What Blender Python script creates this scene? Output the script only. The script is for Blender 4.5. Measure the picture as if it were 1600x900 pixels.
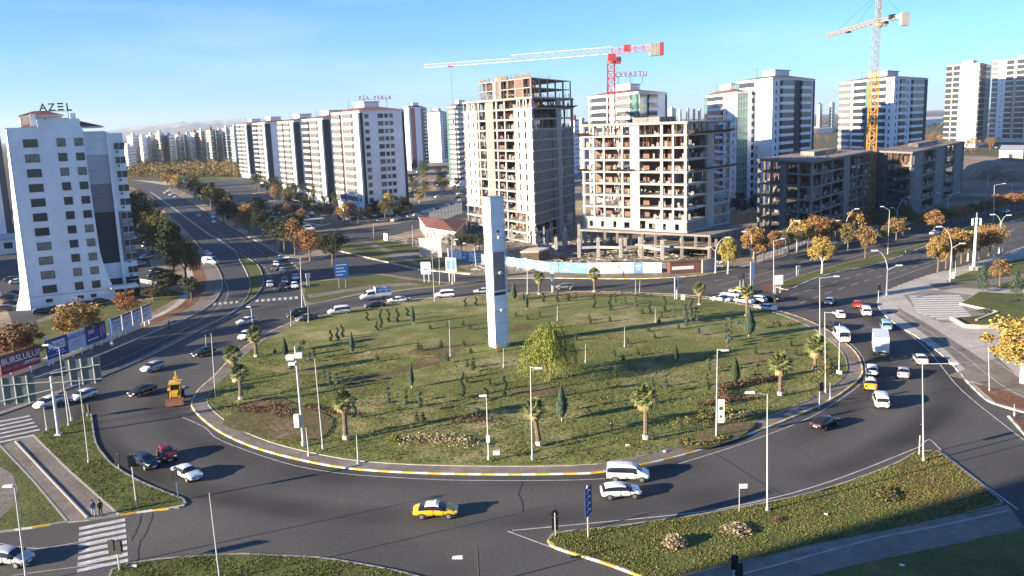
import bpy, bmesh, math, random
import numpy as np
from mathutils import Vector, Matrix
R = math.radians
random.seed(7)
for o in list(bpy.data.objects): bpy.data.objects.remove(o)
SC = bpy.context.scene
COL = SC.collection
# ------------------------------------------------------------ camera, sky, sun, exposure
CAMH, FPX, YH, ROLL = 38.0, 1380.0, 192.0, R(2.03)
PITCH = math.atan((450-YH)*math.cos(ROLL)/FPX)
cd = bpy.data.cameras.new('camera'); cam = bpy.data.objects.new('camera', cd); COL.objects.link(cam)
cd.sensor_width = 36; cd.lens = FPX/1600*36; cd.clip_end = 30000; cd.clip_start = .5
cam.matrix_world = Matrix.Translation((0, 0, CAMH)) @ Matrix.Rotation(R(90)-PITCH, 4, 'X') @ Matrix.Rotation(-ROLL, 4, 'Z')
SC.camera = cam
SUN_EL, SUN_DIR = 13.5, 24.0          # elevation; direction the shadows run, degrees from +X towards +Y
w = bpy.data.worlds.new('World'); SC.world = w; w.use_nodes = True
wn = w.node_tree; bg = wn.nodes['Background']; sky = wn.nodes.new('ShaderNodeTexSky')
sky.sky_type = 'NISHITA'; sky.sun_disc = False; sky.sun_elevation = R(SUN_EL)
sky.sun_rotation = R(90-(SUN_DIR+180)); sky.air_density = 1.0; sky.dust_density = 0; sky.ozone_density = 6.0; sky.altitude = 600
tint = wn.nodes.new('ShaderNodeVectorMath'); tint.operation = 'MULTIPLY'; tint.inputs[1].default_value = (.84, 1.0, 1.14)   # the clear, very blue air of the photograph
wn.links.new(sky.outputs[0], tint.inputs[0])
# very thin high cirrus, stretched along the sky
wt = wn.nodes.new('ShaderNodeTexCoord'); wm = wn.nodes.new('ShaderNodeMapping'); wm.inputs['Scale'].default_value = (2.2, 2.2, 14); wm.inputs['Rotation'].default_value = (.12, .2, 0); wno = wn.nodes.new('ShaderNodeTexNoise'); wno.inputs['Scale'].default_value = 1.6; wno.inputs['Detail'].default_value = 6
wr = wn.nodes.new('ShaderNodeMapRange'); wr.inputs['From Min'].default_value = .50; wr.inputs['From Max'].default_value = .80; wr.inputs['To Max'].default_value = .20; wmx = wn.nodes.new('ShaderNodeMix'); wmx.data_type = 'RGBA'; wmx.inputs['B'].default_value = (5.2, 5.6, 6.0, 1)
wn.links.new(wt.outputs['Generated'], wm.inputs['Vector']); wn.links.new(wm.outputs[0], wno.inputs['Vector']); wn.links.new(wno.outputs['Fac'], wr.inputs['Value']); wn.links.new(wr.outputs[0], wmx.inputs['Factor']); wn.links.new(tint.outputs[0], wmx.inputs['A'])
wn.links.new(wmx.outputs['Result'], bg.inputs[0]); bg.inputs[1].default_value = .066
sl = bpy.data.lights.new('sun', 'SUN'); sl.energy = 5.0; sl.angle = R(.5); sl.color = (1, .84, .62)
so = bpy.data.objects.new('sun', sl); COL.objects.link(so)
sv = Vector((-math.cos(R(SUN_DIR))*math.cos(R(SUN_EL)), -math.sin(R(SUN_DIR))*math.cos(R(SUN_EL)), math.sin(R(SUN_EL))))
so.rotation_euler = sv.to_track_quat('Z', 'Y').to_euler()
SC.view_settings.view_transform = 'Standard'; SC.view_settings.look = 'None'; SC.view_settings.exposure = 1.78; SC.view_settings.gamma = 1
SC.render.engine = 'CYCLES'
SC.cycles.max_bounces = 6; SC.cycles.diffuse_bounces = 2; SC.cycles.glossy_bounces = 2; SC.cycles.transparent_max_bounces = 8; SC.cycles.volume_bounces = 0

# ------------------------------------------------------------ measuring the site (survey of the flat ground)
def G(px, py, z=0.0):
    x, y = px-800, py-450
    u = x*math.cos(ROLL)-y*math.sin(ROLL); v = x*math.sin(ROLL)+y*math.cos(ROLL)
    d = (u, FPX*math.cos(PITCH)-v*math.sin(PITCH), -FPX*math.sin(PITCH)-v*math.cos(PITCH))
    t = (z-CAMH)/d[2]; return (d[0]*t, d[1]*t)
def V(px, dist):                       # plan position on the sight line of column px at a given depth
    x, y = px-800, 300-450
    u = x*math.cos(ROLL)-y*math.sin(ROLL); v = x*math.sin(ROLL)+y*math.cos(ROLL)
    return (u*dist/(FPX*math.cos(PITCH)-v*math.sin(PITCH)), dist)
def PJ(X, Y, Z):
    Z -= CAMH; c, s = math.cos(PITCH), math.sin(PITCH); fw = Y*c-Z*s; up = Y*s+Z*c
    u = FPX*X/fw; v = -FPX*up/fw
    return 800+u*math.cos(ROLL)+v*math.sin(ROLL), 450-u*math.sin(ROLL)+v*math.cos(ROLL)
def HT(px, py, yt):
    X, Y = G(px, py); lo, hi = 0, 200
    for _ in range(30):
        m = (lo+hi)/2
        if PJ(X, Y, m)[1] > yt: lo = m
        else: hi = m
    return lo

# ------------------------------------------------------------ materials
MC = {}
def M(name, col, rough=.8, metal=0, var=.0, scale=1.0, bump=0.0, isl=0.0, spec=.5, col2=None, oi=0.0):
    if name in MC: return MC[name]
    m = bpy.data.materials.new(name); m.use_nodes = True; nt = m.node_tree; b = nt.nodes['Principled BSDF']
    b.inputs['Roughness'].default_value = rough; b.inputs['Metallic'].default_value = metal
    b.inputs['Specular IOR Level'].default_value = spec
    b.inputs['Base Color'].default_value = (*col, 1); N = nt.nodes.new; L = nt.links.new
    src = None
    if var or col2 or bump:
        tc = N('ShaderNodeTexCoord'); no = N('ShaderNodeTexNoise'); no.inputs['Scale'].default_value = scale
        no.inputs['Detail'].default_value = 7; no.inputs['Roughness'].default_value = .62
        L(tc.outputs['Object'], no.inputs['Vector'])
        cr = N('ShaderNodeValToRGB'); cr.color_ramp.elements[0].position = .34; cr.color_ramp.elements[1].position = .66
        c2 = col2 or tuple(min(1, c*(1+var)) for c in col); c1 = col if col2 else tuple(c*(1-var) for c in col)
        cr.color_ramp.elements[0].color = (*c1, 1); cr.color_ramp.elements[1].color = (*c2, 1)
        L(no.outputs['Fac'], cr.inputs['Fac']); src = cr.outputs['Color']
        if bump:
            bp = N('ShaderNodeBump'); bp.inputs['Strength'].default_value = bump; bp.inputs['Distance'].default_value = .05
            n2 = N('ShaderNodeTexNoise'); n2.inputs['Scale'].default_value = scale*6; n2.inputs['Detail'].default_value = 4
            L(tc.outputs['Object'], n2.inputs['Vector']); L(n2.outputs['Fac'], bp.inputs['Height']); L(bp.outputs['Normal'], b.inputs['Normal'])
    if isl or oi:
        hs = N('ShaderNodeHueSaturation'); hs.inputs['Color'].default_value = (*col, 1)
        if src: L(src, hs.inputs['Color'])
        if isl:
            ge = N('ShaderNodeNewGeometry'); mr = N('ShaderNodeMapRange'); mr.inputs['To Min'].default_value = 1-isl; mr.inputs['To Max'].default_value = 1+isl
            L(ge.outputs['Random Per Island'], mr.inputs['Value']); L(mr.outputs[0], hs.inputs['Value'])
        if oi:
            on = N('ShaderNodeObjectInfo'); m2 = N('ShaderNodeMapRange'); m2.inputs['To Min'].default_value = .5-oi; m2.inputs['To Max'].default_value = .5+oi
            L(on.outputs['Random'], m2.inputs['Value']); L(m2.outputs[0], hs.inputs['Hue'])
        src = hs.outputs['Color']
    if src: L(src, b.inputs['Base Color'])
    MC[name] = m; return m
def paint(name, col): return M('paint '+name, col, .22, 0, spec=.6)

def ground_mat(name, stops, scale, fine, bump=.4, rough=.95):
    """several noises mixed: broad patches, mid clumps and fine grain"""
    m = bpy.data.materials.new(name); m.use_nodes = True; nt = m.node_tree; b = nt.nodes['Principled BSDF']
    b.inputs['Roughness'].default_value = rough; b.inputs['Specular IOR Level'].default_value = .2; N = nt.nodes.new; L = nt.links.new
    tc = N('ShaderNodeTexCoord'); fac = None
    for s, wt in ((scale, .5), (scale*6, .3), (fine, .25)):
        no = N('ShaderNodeTexNoise'); no.inputs['Scale'].default_value = s; no.inputs['Detail'].default_value = 6; no.inputs['Roughness'].default_value = .65
        L(tc.outputs['Object'], no.inputs['Vector'])
        mu = N('ShaderNodeMath'); mu.operation = 'MULTIPLY_ADD'; mu.inputs[1].default_value = wt
        L(no.outputs['Fac'], mu.inputs[0])
        if fac is not None: L(fac, mu.inputs[2])
        else: mu.inputs[2].default_value = -.02
        fac = mu.outputs[0]
    cr = N('ShaderNodeValToRGB'); e = cr.color_ramp.elements
    for i, (p, c) in enumerate(stops):
        el = e[i] if i < 2 else e.new(p)
        el.position = p; el.color = (*c, 1)
    L(fac, cr.inputs['Fac']); L(cr.outputs['Color'], b.inputs['Base Color'])
    bp = N('ShaderNodeBump'); bp.inputs['Strength'].default_value = bump; bp.inputs['Distance'].default_value = .12
    n2 = N('ShaderNodeTexNoise'); n2.inputs['Scale'].default_value = fine*.7; n2.inputs['Detail'].default_value = 5
    L(tc.outputs['Object'], n2.inputs['Vector']); L(n2.outputs['Fac'], bp.inputs['Height']); L(bp.outputs['Normal'], b.inputs['Normal'])
    MC[name] = m; return m
def asphalt_mat():
    m = bpy.data.materials.new('asphalt'); m.use_nodes = True; nt = m.node_tree; b = nt.nodes['Principled BSDF']
    b.inputs['Roughness'].default_value = .85; b.inputs['Specular IOR Level'].default_value = .3; N = nt.nodes.new; L = nt.links.new
    tc = N('ShaderNodeTexCoord')
    def noise(s, d=6, mp=None):
        no = N('ShaderNodeTexNoise'); no.inputs['Scale'].default_value = s; no.inputs['Detail'].default_value = d; L(tc.outputs['Object'], no.inputs['Vector']); return no
    n1 = noise(.045); cr = N('ShaderNodeValToRGB'); cr.color_ramp.elements[0].position = .35; cr.color_ramp.elements[1].position = .66
    cr.color_ramp.elements[0].color = (.066, .063, .060, 1); cr.color_ramp.elements[1].color = (.104, .098, .091, 1)
    L(n1.outputs['Fac'], cr.inputs['Fac'])
    n2 = noise(3.5, 8); mr = N('ShaderNodeMapRange'); mr.inputs['From Min'].default_value = .3; mr.inputs['From Max'].default_value = .7; mr.inputs['To Min'].default_value = .8; mr.inputs['To Max'].default_value = 1.2
    L(n2.outputs['Fac'], mr.inputs['Value'])
    # oil and rubber darkened wheel tracks running round the circle
    sub = N('ShaderNodeVectorMath'); sub.operation = 'SUBTRACT'; sub.inputs[1].default_value = (.3, 148, 0); L(tc.outputs['Object'], sub.inputs[0])
    wv = noise(.05, 3); wsc = N('ShaderNodeMath'); wsc.operation = 'MULTIPLY_ADD'; wsc.inputs[1].default_value = 5; L(wv.outputs['Fac'], wsc.inputs[0])
    ln = N('ShaderNodeVectorMath'); ln.operation = 'LENGTH'; L(sub.outputs[0], ln.inputs[0]); L(ln.outputs['Value'], wsc.inputs[2])
    rr = N('ShaderNodeMapRange'); rr.inputs['From Min'].default_value = 55; rr.inputs['From Max'].default_value = 85; L(wsc.outputs[0], rr.inputs['Value'])
    st = N('ShaderNodeValToRGB'); el = st.color_ramp.elements; el[0].position = 0; el[0].color = (1, 1, 1, 1); el[1].position = 1; el[1].color = (1, 1, 1, 1)
    for p, v in ((.08, 1), (.15, .62), (.20, .58), (.27, .92), (.38, 1.05), (.46, .5), (.52, .42), (.58, .88), (.66, 1.05)):
        q = el.new(p); q.color = (v, v, v, 1)
    L(rr.outputs[0], st.inputs['Fac'])
    n3 = noise(.03, 3); m3 = N('ShaderNodeMapRange'); m3.inputs['From Min'].default_value = .42; m3.inputs['From Max'].default_value = .58; L(n3.outputs['Fac'], m3.inputs['Value'])
    mx0 = N('ShaderNodeMix'); mx0.data_type = 'RGBA'; mx0.inputs['A'].default_value = (1, 1, 1, 1); L(m3.outputs[0], mx0.inputs['Factor']); L(st.outputs['Color'], mx0.inputs['B'])
    # fine cracks and sealed joints
    vo = N('ShaderNodeTexVoronoi'); vo.feature = 'DISTANCE_TO_EDGE'; vo.inputs['Scale'].default_value = .06
    dn = noise(.4, 6); dm = N('ShaderNodeVectorMath'); dm.operation = 'SCALE'; dm.inputs['Scale'].default_value = 5; L(dn.outputs['Color'], dm.inputs[0])
    da = N('ShaderNodeVectorMath'); L(tc.outputs['Object'], da.inputs[0]); L(dm.outputs[0], da.inputs[1]); L(da.outputs[0], vo.inputs['Vector'])
    cm = N('ShaderNodeMapRange'); cm.inputs['From Max'].default_value = .006; cm.inputs['To Min'].default_value = .80; L(vo.outputs['Distance'], cm.inputs['Value'])
    p1 = N('ShaderNodeMath'); p1.operation = 'MULTIPLY'; L(mr.outputs[0], p1.inputs[0]); L(cm.outputs[0], p1.inputs[1])
    a = N('ShaderNodeVectorMath'); a.operation = 'SCALE'; L(cr.outputs['Color'], a.inputs[0]); L(p1.outputs[0], a.inputs['Scale'])
    c = N('ShaderNodeVectorMath'); c.operation = 'MULTIPLY'; L(a.outputs[0], c.inputs[0]); L(mx0.outputs['Result'], c.inputs[1])
    L(c.outputs[0], b.inputs['Base Color'])
    bp = N('ShaderNodeBump'); bp.inputs['Strength'].default_value = .25; bp.inputs['Distance'].default_value = .02; n4 = noise(12, 4); L(n4.outputs['Fac'], bp.inputs['Height']); L(bp.outputs['Normal'], b.inputs['Normal'])
    MC['asphalt'] = m; return m
ASPH = asphalt_mat()
ASPH2 = M('dark new asphalt', (.045, .047, .052), .85, var=.25, scale=.3, bump=.2)  # darker asphalt for the avenue, side streets and parking areas
GRASS = ground_mat('lawn', [(.38, (.13, .09, .05)), (.42, (.16, .145, .055)), (.46, (.12, .15, .04)), (.51, (.165, .175, .055)), (.55, (.25, .225, .095)), (.60, (.34, .29, .155))], .035, 2.5, .8)
GRASS2 = ground_mat('thin verge grass', [(.38, (.075, .045, .030)), (.45, (.085, .090, .030)), (.54, (.105, .125, .035)), (.62, (.20, .15, .075))], .06, 3, .8)
DIRT = ground_mat('dry earth', [(.36, (.12, .085, .060)), (.46, (.20, .155, .110)), (.55, (.30, .245, .18)), (.64, (.42, .36, .28))], .05, 1.2, .7)
FIELD = ground_mat('far fields', [(.36, (.07, .055, .035)), (.46, (.12, .095, .055)), (.54, (.085, .085, .040)), (.64, (.22, .17, .11))], .006, .12, .4)
PATCH = ground_mat('worn muddy lawn', [(.40, (.10, .065, .04)), (.48, (.10, .105, .035)), (.54, (.15, .10, .062)), (.62, (.24, .17, .11))], .25, 2.2, .8)
SOIL = ground_mat('reddish soil', [(.40, (.10, .048, .033)), (.50, (.17, .085, .05)), (.62, (.25, .15, .10))], .12, 2, .7)
PAVE = ground_mat('worn concrete paving', [(.40, (.13, .11, .09)), (.50, (.19, .165, .14)), (.60, (.26, .23, .20))], .1, 4, .3)
PAVE2 = ground_mat('pale stone paving', [(.38, (.33, .30, .26)), (.50, (.42, .38, .33)), (.62, (.52, .48, .42))], .1, 4, .3)
KW = M('white kerb paint', (.68, .66, .60), .7, var=.18, scale=1.5); KY = M('yellow kerb paint', (.66, .42, .07), .7, var=.2, scale=1.5)
KG = M('bare kerb concrete', (.36, .34, .31), .9, var=.25, scale=1); WL = M('road marking paint', (.50, .49, .47), .8, var=.3, scale=1.2)
CONC = M('raw concrete', (.36, .34, .325), .9, var=.16, scale=.35, bump=.2); CONC2 = M('weathered concrete', (.22, .20, .18), .92, var=.2, scale=.3, bump=.2)  # CONC2: worn concrete, also the shade-darkened copy for the tower's right face
BLOCK = M('pale block wall', (.42, .40, .37), .92, var=.12, scale=.5, bump=.2); CLAY = M('clay brick infill', (.17, .10, .075), .92, var=.2, scale=.6)
CONCD = M('shade-darkened concrete', (.18, .18, .18), .92, var=.2, scale=.3, bump=.2); WOOD = M('formwork timber', (.14, .11, .08), .85, var=.3, scale=1); RUST = M('rusty steel', (.19, .08, .045), .8, var=.3, scale=1)  # CONCD: concrete copy with the low blocks' shade put into its colour
PLAS = M('white render', (.77, .79, .83), .75, var=.08, scale=.22); PLAS2 = M('cream render', (.62, .52, .41), .8, var=.06, scale=.12)
LGREY = M('light grey render', (.46, .47, .50), .8, var=.06, scale=.2); MGREY = M('mid grey render', (.20, .21, .24), .8, var=.06, scale=.2); DGREY = M('dark grey render', (.035, .038, .048), .7, var=.1, scale=.2)
BROWN = M('brown cladding', (.13, .062, .048), .6, var=.15, scale=.3); REDB = M('terracotta cladding', (.36, .15, .10), .7, var=.12, scale=.3)
ROOF = M('red roof tiles', (.17, .065, .052), .8, var=.25, scale=1.2, bump=.3); METL = M('galvanised steel', (.42, .43, .44), .45, .6, var=.1, scale=2)
GLASS = M('window glass', (.045, .052, .060), .12, 0, spec=.6, oi=0); GLASS2 = M('curtained glass', (.20, .20, .19), .25, spec=.6, var=.35, scale=.8); GGRN = M('green glass', (.09, .20, .18), .10, .1, spec=.7, var=.3, scale=.4)
FRAME = M('dark window frame', (.05, .05, .055), .5); FRAMEW = M('white window frame', (.65, .65, .65), .5); BLACK = M('black plastic', (.02, .02, .022), .5); RUB = M('tyre rubber', (.02, .02, .02), .9)
POLE = M('painted pole', (.50, .51, .51), .5, .2, var=.1, scale=3); POLED = M('dark pole', (.05, .05, .055), .5, .3); WHT = M('white board', (.72, .73, .74), .6, var=.05, scale=.6); BLU = M('blue board', (.03, .15, .42), .5, var=.12, scale=.6)
CYAN = M('light blue board', (.13, .29, .42), .5, var=.2, scale=.5); NAVY = M('navy board', (.02, .04, .20), .5, var=.12, scale=.8); MAR = M('maroon board', (.20, .035, .05), .5, var=.12, scale=.8); PINK = M('pink print', (.55, .22, .28), .5)
CRED = M('crane red', (.34, .045, .05), .5, var=.1, scale=.5); CWHT = M('crane white', (.30, .285, .28), .5, var=.06, scale=.5); CYEL = M('crane yellow', (.55, .27, .05), .5, var=.15, scale=.5)
RIM = M('alloy rim', (.45, .46, .47), .35, .7); LAMPR = M('tail lamp red', (.35, .02, .02), .3); LAMPW = M('headlamp glass', (.75, .76, .75), .2); CARGL = M('car glass', (.015, .017, .02), .08, spec=.7)

# ------------------------------------------------------------ mesh building
class B:
    def __init__(s): s.v = []; s.f = []; s.m = []
    def quad(s, pts, m=0):
        n = len(s.v); s.v += [tuple(p) for p in pts]; s.f.append(tuple(range(n, n+len(pts)))); s.m.append(m); return s
    def hexa(s, c, m=0):               # eight corners, bottom ring then top ring
        n = len(s.v); s.v += [tuple(p) for p in c]
        for q in ((3, 2, 1, 0), (4, 5, 6, 7), (0, 1, 5, 4), (1, 2, 6, 5), (2, 3, 7, 6), (3, 0, 4, 7)):
            s.f.append(tuple(n+i for i in q)); s.m.append(m)
        return s
    def box(s, x0, x1, y0, y1, z0, z1, m=0):
        return s.hexa([(x0, y0, z0), (x1, y0, z0), (x1, y1, z0), (x0, y1, z0), (x0, y0, z1), (x1, y0, z1), (x1, y1, z1), (x0, y1, z1)], m)
    def bar(s, p0, p1, w, h=None, m=0, w1=None):
        h = h or w; p0 = Vector(p0); p1 = Vector(p1); d = (p1-p0).normalized()
        up = Vector((0, 0, 1)) if abs(d.z) < .95 else Vector((1, 0, 0))
        a = d.cross(up).normalized(); b = a.cross(d).normalized(); k = (w1/w) if w1 else 1
        r0 = [p0+a*sx*w/2+b*sy*h/2 for sx, sy in ((-1, -1), (1, -1), (1, 1), (-1, 1))]
        r1 = [p1+a*sx*w/2*k+b*sy*h/2*k for sx, sy in ((-1, -1), (1, -1), (1, 1), (-1, 1))]
        return s.hexa(r0+r1, m)
    def cyl(s, p0, p1, r0, r1=None, n=8, m=0, cap=True):
        r1 = r0 if r1 is None else r1; p0 = Vector(p0); p1 = Vector(p1); d = (p1-p0).normalized()
        up = Vector((0, 0, 1)) if abs(d.z) < .95 else Vector((1, 0, 0)); a = d.cross(up).normalized(); b = a.cross(d)
        k = len(s.v)
        for p, r in ((p0, r0), (p1, r1)):
            for i in range(n):
                t = 2*math.pi*i/n; s.v.append(tuple(p+a*math.cos(t)*r+b*math.sin(t)*r))
        for i in range(n):
            j = (i+1) % n; s.f.append((k+i, k+j, k+n+j, k+n+i)); s.m.append(m)
        if cap:
            s.f.append(tuple(k+i for i in range(n))[::-1]); s.m.append(m); s.f.append(tuple(k+n+i for i in range(n))); s.m.append(m)
        return s
    def prism(s, poly, z0, z1, m=0, mt=None):
        n = len(poly); k = len(s.v); ar = sum(poly[i][0]*poly[(i+1) % n][1]-poly[(i+1) % n][0]*poly[i][1] for i in range(n))
        if ar < 0: poly = poly[::-1]
        s.v += [(x, y, z0) for x, y in poly]+[(x, y, z1) for x, y in poly]
        for i in range(n):
            j = (i+1) % n; s.f.append((k+i, k+j, k+n+j, k+n+i)); s.m.append(m)
        s.f.append(tuple(k+n+i for i in range(n))); s.m.append(m if mt is None else mt)
        s.f.append(tuple(k+i for i in range(n))[::-1]); s.m.append(m); return s
    def ball(s, c, r, m=0, seg=8, ring=5, jit=0, sz=1):
        k = len(s.v)
        for i in range(ring+1):
            t = math.pi*i/ring
            for j in range(seg):
                a = 2*math.pi*j/seg; q = r*(1+random.uniform(-jit, jit))
                s.v.append((c[0]+q*math.sin(t)*math.cos(a), c[1]+q*math.sin(t)*math.sin(a), c[2]+q*sz*math.cos(t)))
        for i in range(ring):
            for j in range(seg):
                s.f.append((k+i*seg+j, k+(i+1)*seg+j, k+(i+1)*seg+(j+1) % seg, k+i*seg+(j+1) % seg)); s.m.append(m)
        return s
    def mesh(s, name, mats, smooth=False):
        me = bpy.data.meshes.new(name); me.from_pydata(s.v, [], s.f)
        mats = mats if isinstance(mats, (list, tuple)) else [mats]
        for q in mats: me.materials.append(q)
        if len(mats) > 1: me.polygons.foreach_set('material_index', s.m)
        if smooth: me.polygons.foreach_set('use_smooth', [True]*len(me.polygons))
        return me
def O(name, me, parent=None, loc=(0, 0, 0), rz=0, sc=None, rot=None, label=None):
    o = bpy.data.objects.new(name, me); COL.objects.link(o); o.location = loc if len(loc) == 3 else (*loc, 0)
    o.rotation_euler = rot if rot else (0, 0, rz)
    if sc: o.scale = sc if hasattr(sc, '__len__') else (sc, sc, sc)
    if parent: o.parent = parent
    if label: o['label'] = label
    return o
def T(name, label, cat, loc=(0, 0, 0), rz=0, group=None, me=None, sc=None):
    o = O(name, me, None, loc, rz, sc); o['label'] = label; o['category'] = cat
    if group: o['group'] = group
    return o
def S(name, me, parent=None, kind='structure', loc=(0, 0, 0)):
    o = O(name, me, parent, loc); o['kind'] = kind; return o
def tri(me):
    bm = bmesh.new(); bm.from_mesh(me); bmesh.ops.triangulate(bm, faces=[f for f in bm.faces if len(f.verts) > 4], quad_method='BEAUTY', ngon_method='EAR_CLIP'); bm.to_mesh(me); bm.free(); return me
MEM = {}
def memo(key, fn):
    if key not in MEM: MEM[key] = fn()
    return MEM[key]
def spline(pts, closed=False, step=4):
    """Catmull-Rom through plan points"""
    n = len(pts); out = []
    for i in range(n if closed else n-1):
        g = (lambda k: pts[k % n]) if closed else (lambda k: pts[max(0, min(n-1, k))])
        p0, p1, p2, p3 = g(i-1), g(i), g(i+1), g(i+2)
        for k in range(step):
            t = k/step
            out.append(tuple(.5*(2*p1[a]+(p2[a]-p0[a])*t+(2*p0[a]-5*p1[a]+4*p2[a]-p3[a])*t*t+(3*p1[a]-p0[a]-3*p2[a]+p3[a])*t**3) for a in (0, 1)))
    if not closed: out.append(pts[-1])
    return out
def GP(pts, z=0): return [G(*p, z) for p in pts]
def strip(path, wd, z, m, off=0):
    b = B(); n = len(path); L = []; Rr = []
    for i in range(n):
        a = Vector(path[max(0, i-1)]); c = Vector(path[min(n-1, i+1)]); d = (c-a).normalized(); nn = Vector((-d.y, d.x)); p = Vector(path[i])+nn*off
        L.append(p+nn*wd/2); Rr.append(p-nn*wd/2)
    for i in range(n-1): b.quad([(*L[i], z), (*Rr[i], z), (*Rr[i+1], z), (*L[i+1], z)][::-1])
    me = b.mesh('strip', m)
    return me
def sheet(poly, z, m):
    b = B(); n = len(poly); ar = sum(poly[i][0]*poly[(i+1) % n][1]-poly[(i+1) % n][0]*poly[i][1] for i in range(n))
    b.quad([(x, y, z) for x, y in (poly if ar > 0 else poly[::-1])]); return tri(b.mesh('sheet', m))
def resample(path, step, closed=False):
    if closed: path = path+[path[0]]
    out = []; acc = 0; d0 = 0
    tot = sum(math.dist(path[i], path[i+1]) for i in range(len(path)-1)); n = max(1, round(tot/step)); st = tot/n; i = 0; cur = 0; seg = math.dist(path[0], path[1])
    for k in range(n+1):
        t = k*st
        while cur+seg < t-1e-6 and i < len(path)-2: cur += seg; i += 1; seg = math.dist(path[i], path[i+1])
        f = (t-cur)/seg if seg else 0; out.append(tuple(path[i][a]+(path[i+1][a]-path[i][a])*f for a in (0, 1)))
    return out
def kerbs(path, parent, L=1.5, mats=(KW, KY), w=.28, h=.15, closed=False, name='kerb_stone', z0=-.02, cyc=1, skip=None):
    pts = resample(path, L, closed); n = 0
    for i in range(len(pts)-1):
        a, b = pts[i], pts[i+1]; d = math.dist(a, b)
        if d < .05: continue
        mt = mats[(i//cyc) % len(mats)]
        me = memo(('kerb', mt.name, round(d, 1), w, h), lambda: B().hexa([(-.495*d, -w/2, z0), (.495*d, -w/2, z0), (.495*d, w/2, z0), (-.495*d, w/2, z0), (-.495*d, -w/2+.03, h), (.495*d, -w/2+.03, h), (.495*d, w/2-.03, h), (-.495*d, w/2-.03, h)]).mesh('kerb_stone', mt))
        if skip and skip(a): continue
        O(name, me, parent, ((a[0]+b[0])/2, (a[1]+b[1])/2, 0), math.atan2(b[1]-a[1], b[0]-a[0])); n += 1
    return n
def inside(p, poly):
    c = False; n = len(poly)
    for i in range(n):
        a, b = poly[i], poly[i-1]
        if (a[1] > p[1]) != (b[1] > p[1]) and p[0] < (b[0]-a[0])*(p[1]-a[1])/(b[1]-a[1])+a[0]: c = not c
    return c
def text(s, size, depth, mat, name='lettering'):
    c = bpy.data.curves.new('t', 'FONT'); c.body = s; c.size = size; c.extrude = depth; c.offset = size*.012; c.align_x = 'CENTER'; c.resolution_u = 2
    o = bpy.data.objects.new('t', c); COL.objects.link(o); me = bpy.data.meshes.new_from_object(o.evaluated_get(bpy.context.evaluated_depsgraph_get()))
    bpy.data.objects.remove(o); me.materials.clear(); me.materials.append(mat); me.name = name; return me
# ============================================================ GROUND, ROADS, ISLANDS
gb = B(); NG = 40
xs = [-9000, -4000, -2000, -1000, -500, 0, 500, 1000, 2000, 4000, 9000]; ys = [-300, 0, 300, 700, 1200, 2500, 5000, 9000, 14000]
for i in range(len(xs)-1):
    for j in range(len(ys)-1): gb.quad([(xs[i], ys[j], -.08), (xs[i+1], ys[j], -.08), (xs[i+1], ys[j+1], -.08), (xs[i], ys[j+1], -.08)])
S('ground', gb.mesh('ground', FIELD))
rn = S('asphalt_road', sheet([(-230, 8), (330, 8), (420, 250), (200, 262), (-60, 262), (-330, 240)], 0, ASPH))
av = GP([(200, 288), (209, 297), (240, 318), (272, 344), (305, 378), (330, 415), (345, 470), (478, 479), (474, 455), (470, 438), (460, 415), (422, 390), (372, 362), (345, 345), (320, 330), (290, 312), (262, 297), (238, 287)])
S('avenue_road', sheet(av, .004, ASPH2))
bo = GP([(1050, 437), (1120, 429), (1185, 413), (1262, 393), (1360, 368), (1425, 351), (1500, 329), (1600, 301), (1760, 262), (1800, 330), (1600, 386), (1525, 411), (1450, 431), (1390, 453), (1372, 476), (1250, 500), (1180, 470)])
S('boulevard_road', sheet(bo, .006, ASPH))
def slab(name, poly, m, z=.12, kerb=None, kw=None, side=KG):
    o = S(name, tri(B().prism(poly, -.05, z, 0, 1).mesh(name, [side, m])))
    if kerb: kerbs(kerb, o, **(kw or {}))
    return o
# ---- the round island
RING = spline(GP([(300, 628), (303, 640), (318, 656), (345, 676), (388, 696), (440, 712), (520, 729), (600, 737), (700, 741), (800, 742), (880, 741), (950, 737), (1060, 714), (1130, 692), (1200, 668), (1262, 642), (1310, 618), (1342, 592), (1347, 576), (1338, 553), (1315, 532), (1285, 512), (1240, 493), (1180, 477), (1100, 464), (1000, 458), (900, 456), (800, 459), (700, 464), (620, 471), (560, 481), (480, 496), (420, 520), (370, 552), (335, 588), (312, 608)]), True, 3)
cx = sum(p[0] for p in RING)/len(RING); cy = sum(p[1] for p in RING)/len(RING)
def inset(poly, k):
    out = []
    for x, y in poly:
        d = math.hypot(x-cx, y-cy); f = (d-k)/d; out.append((cx+(x-cx)*f, cy+(y-cy)*f))
    return out
isl = slab('roundabout_island', RING, PAVE, .13)
kerbs(RING, isl, 1.5, closed=True)
LAWN = inset(RING, 2.1)
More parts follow.
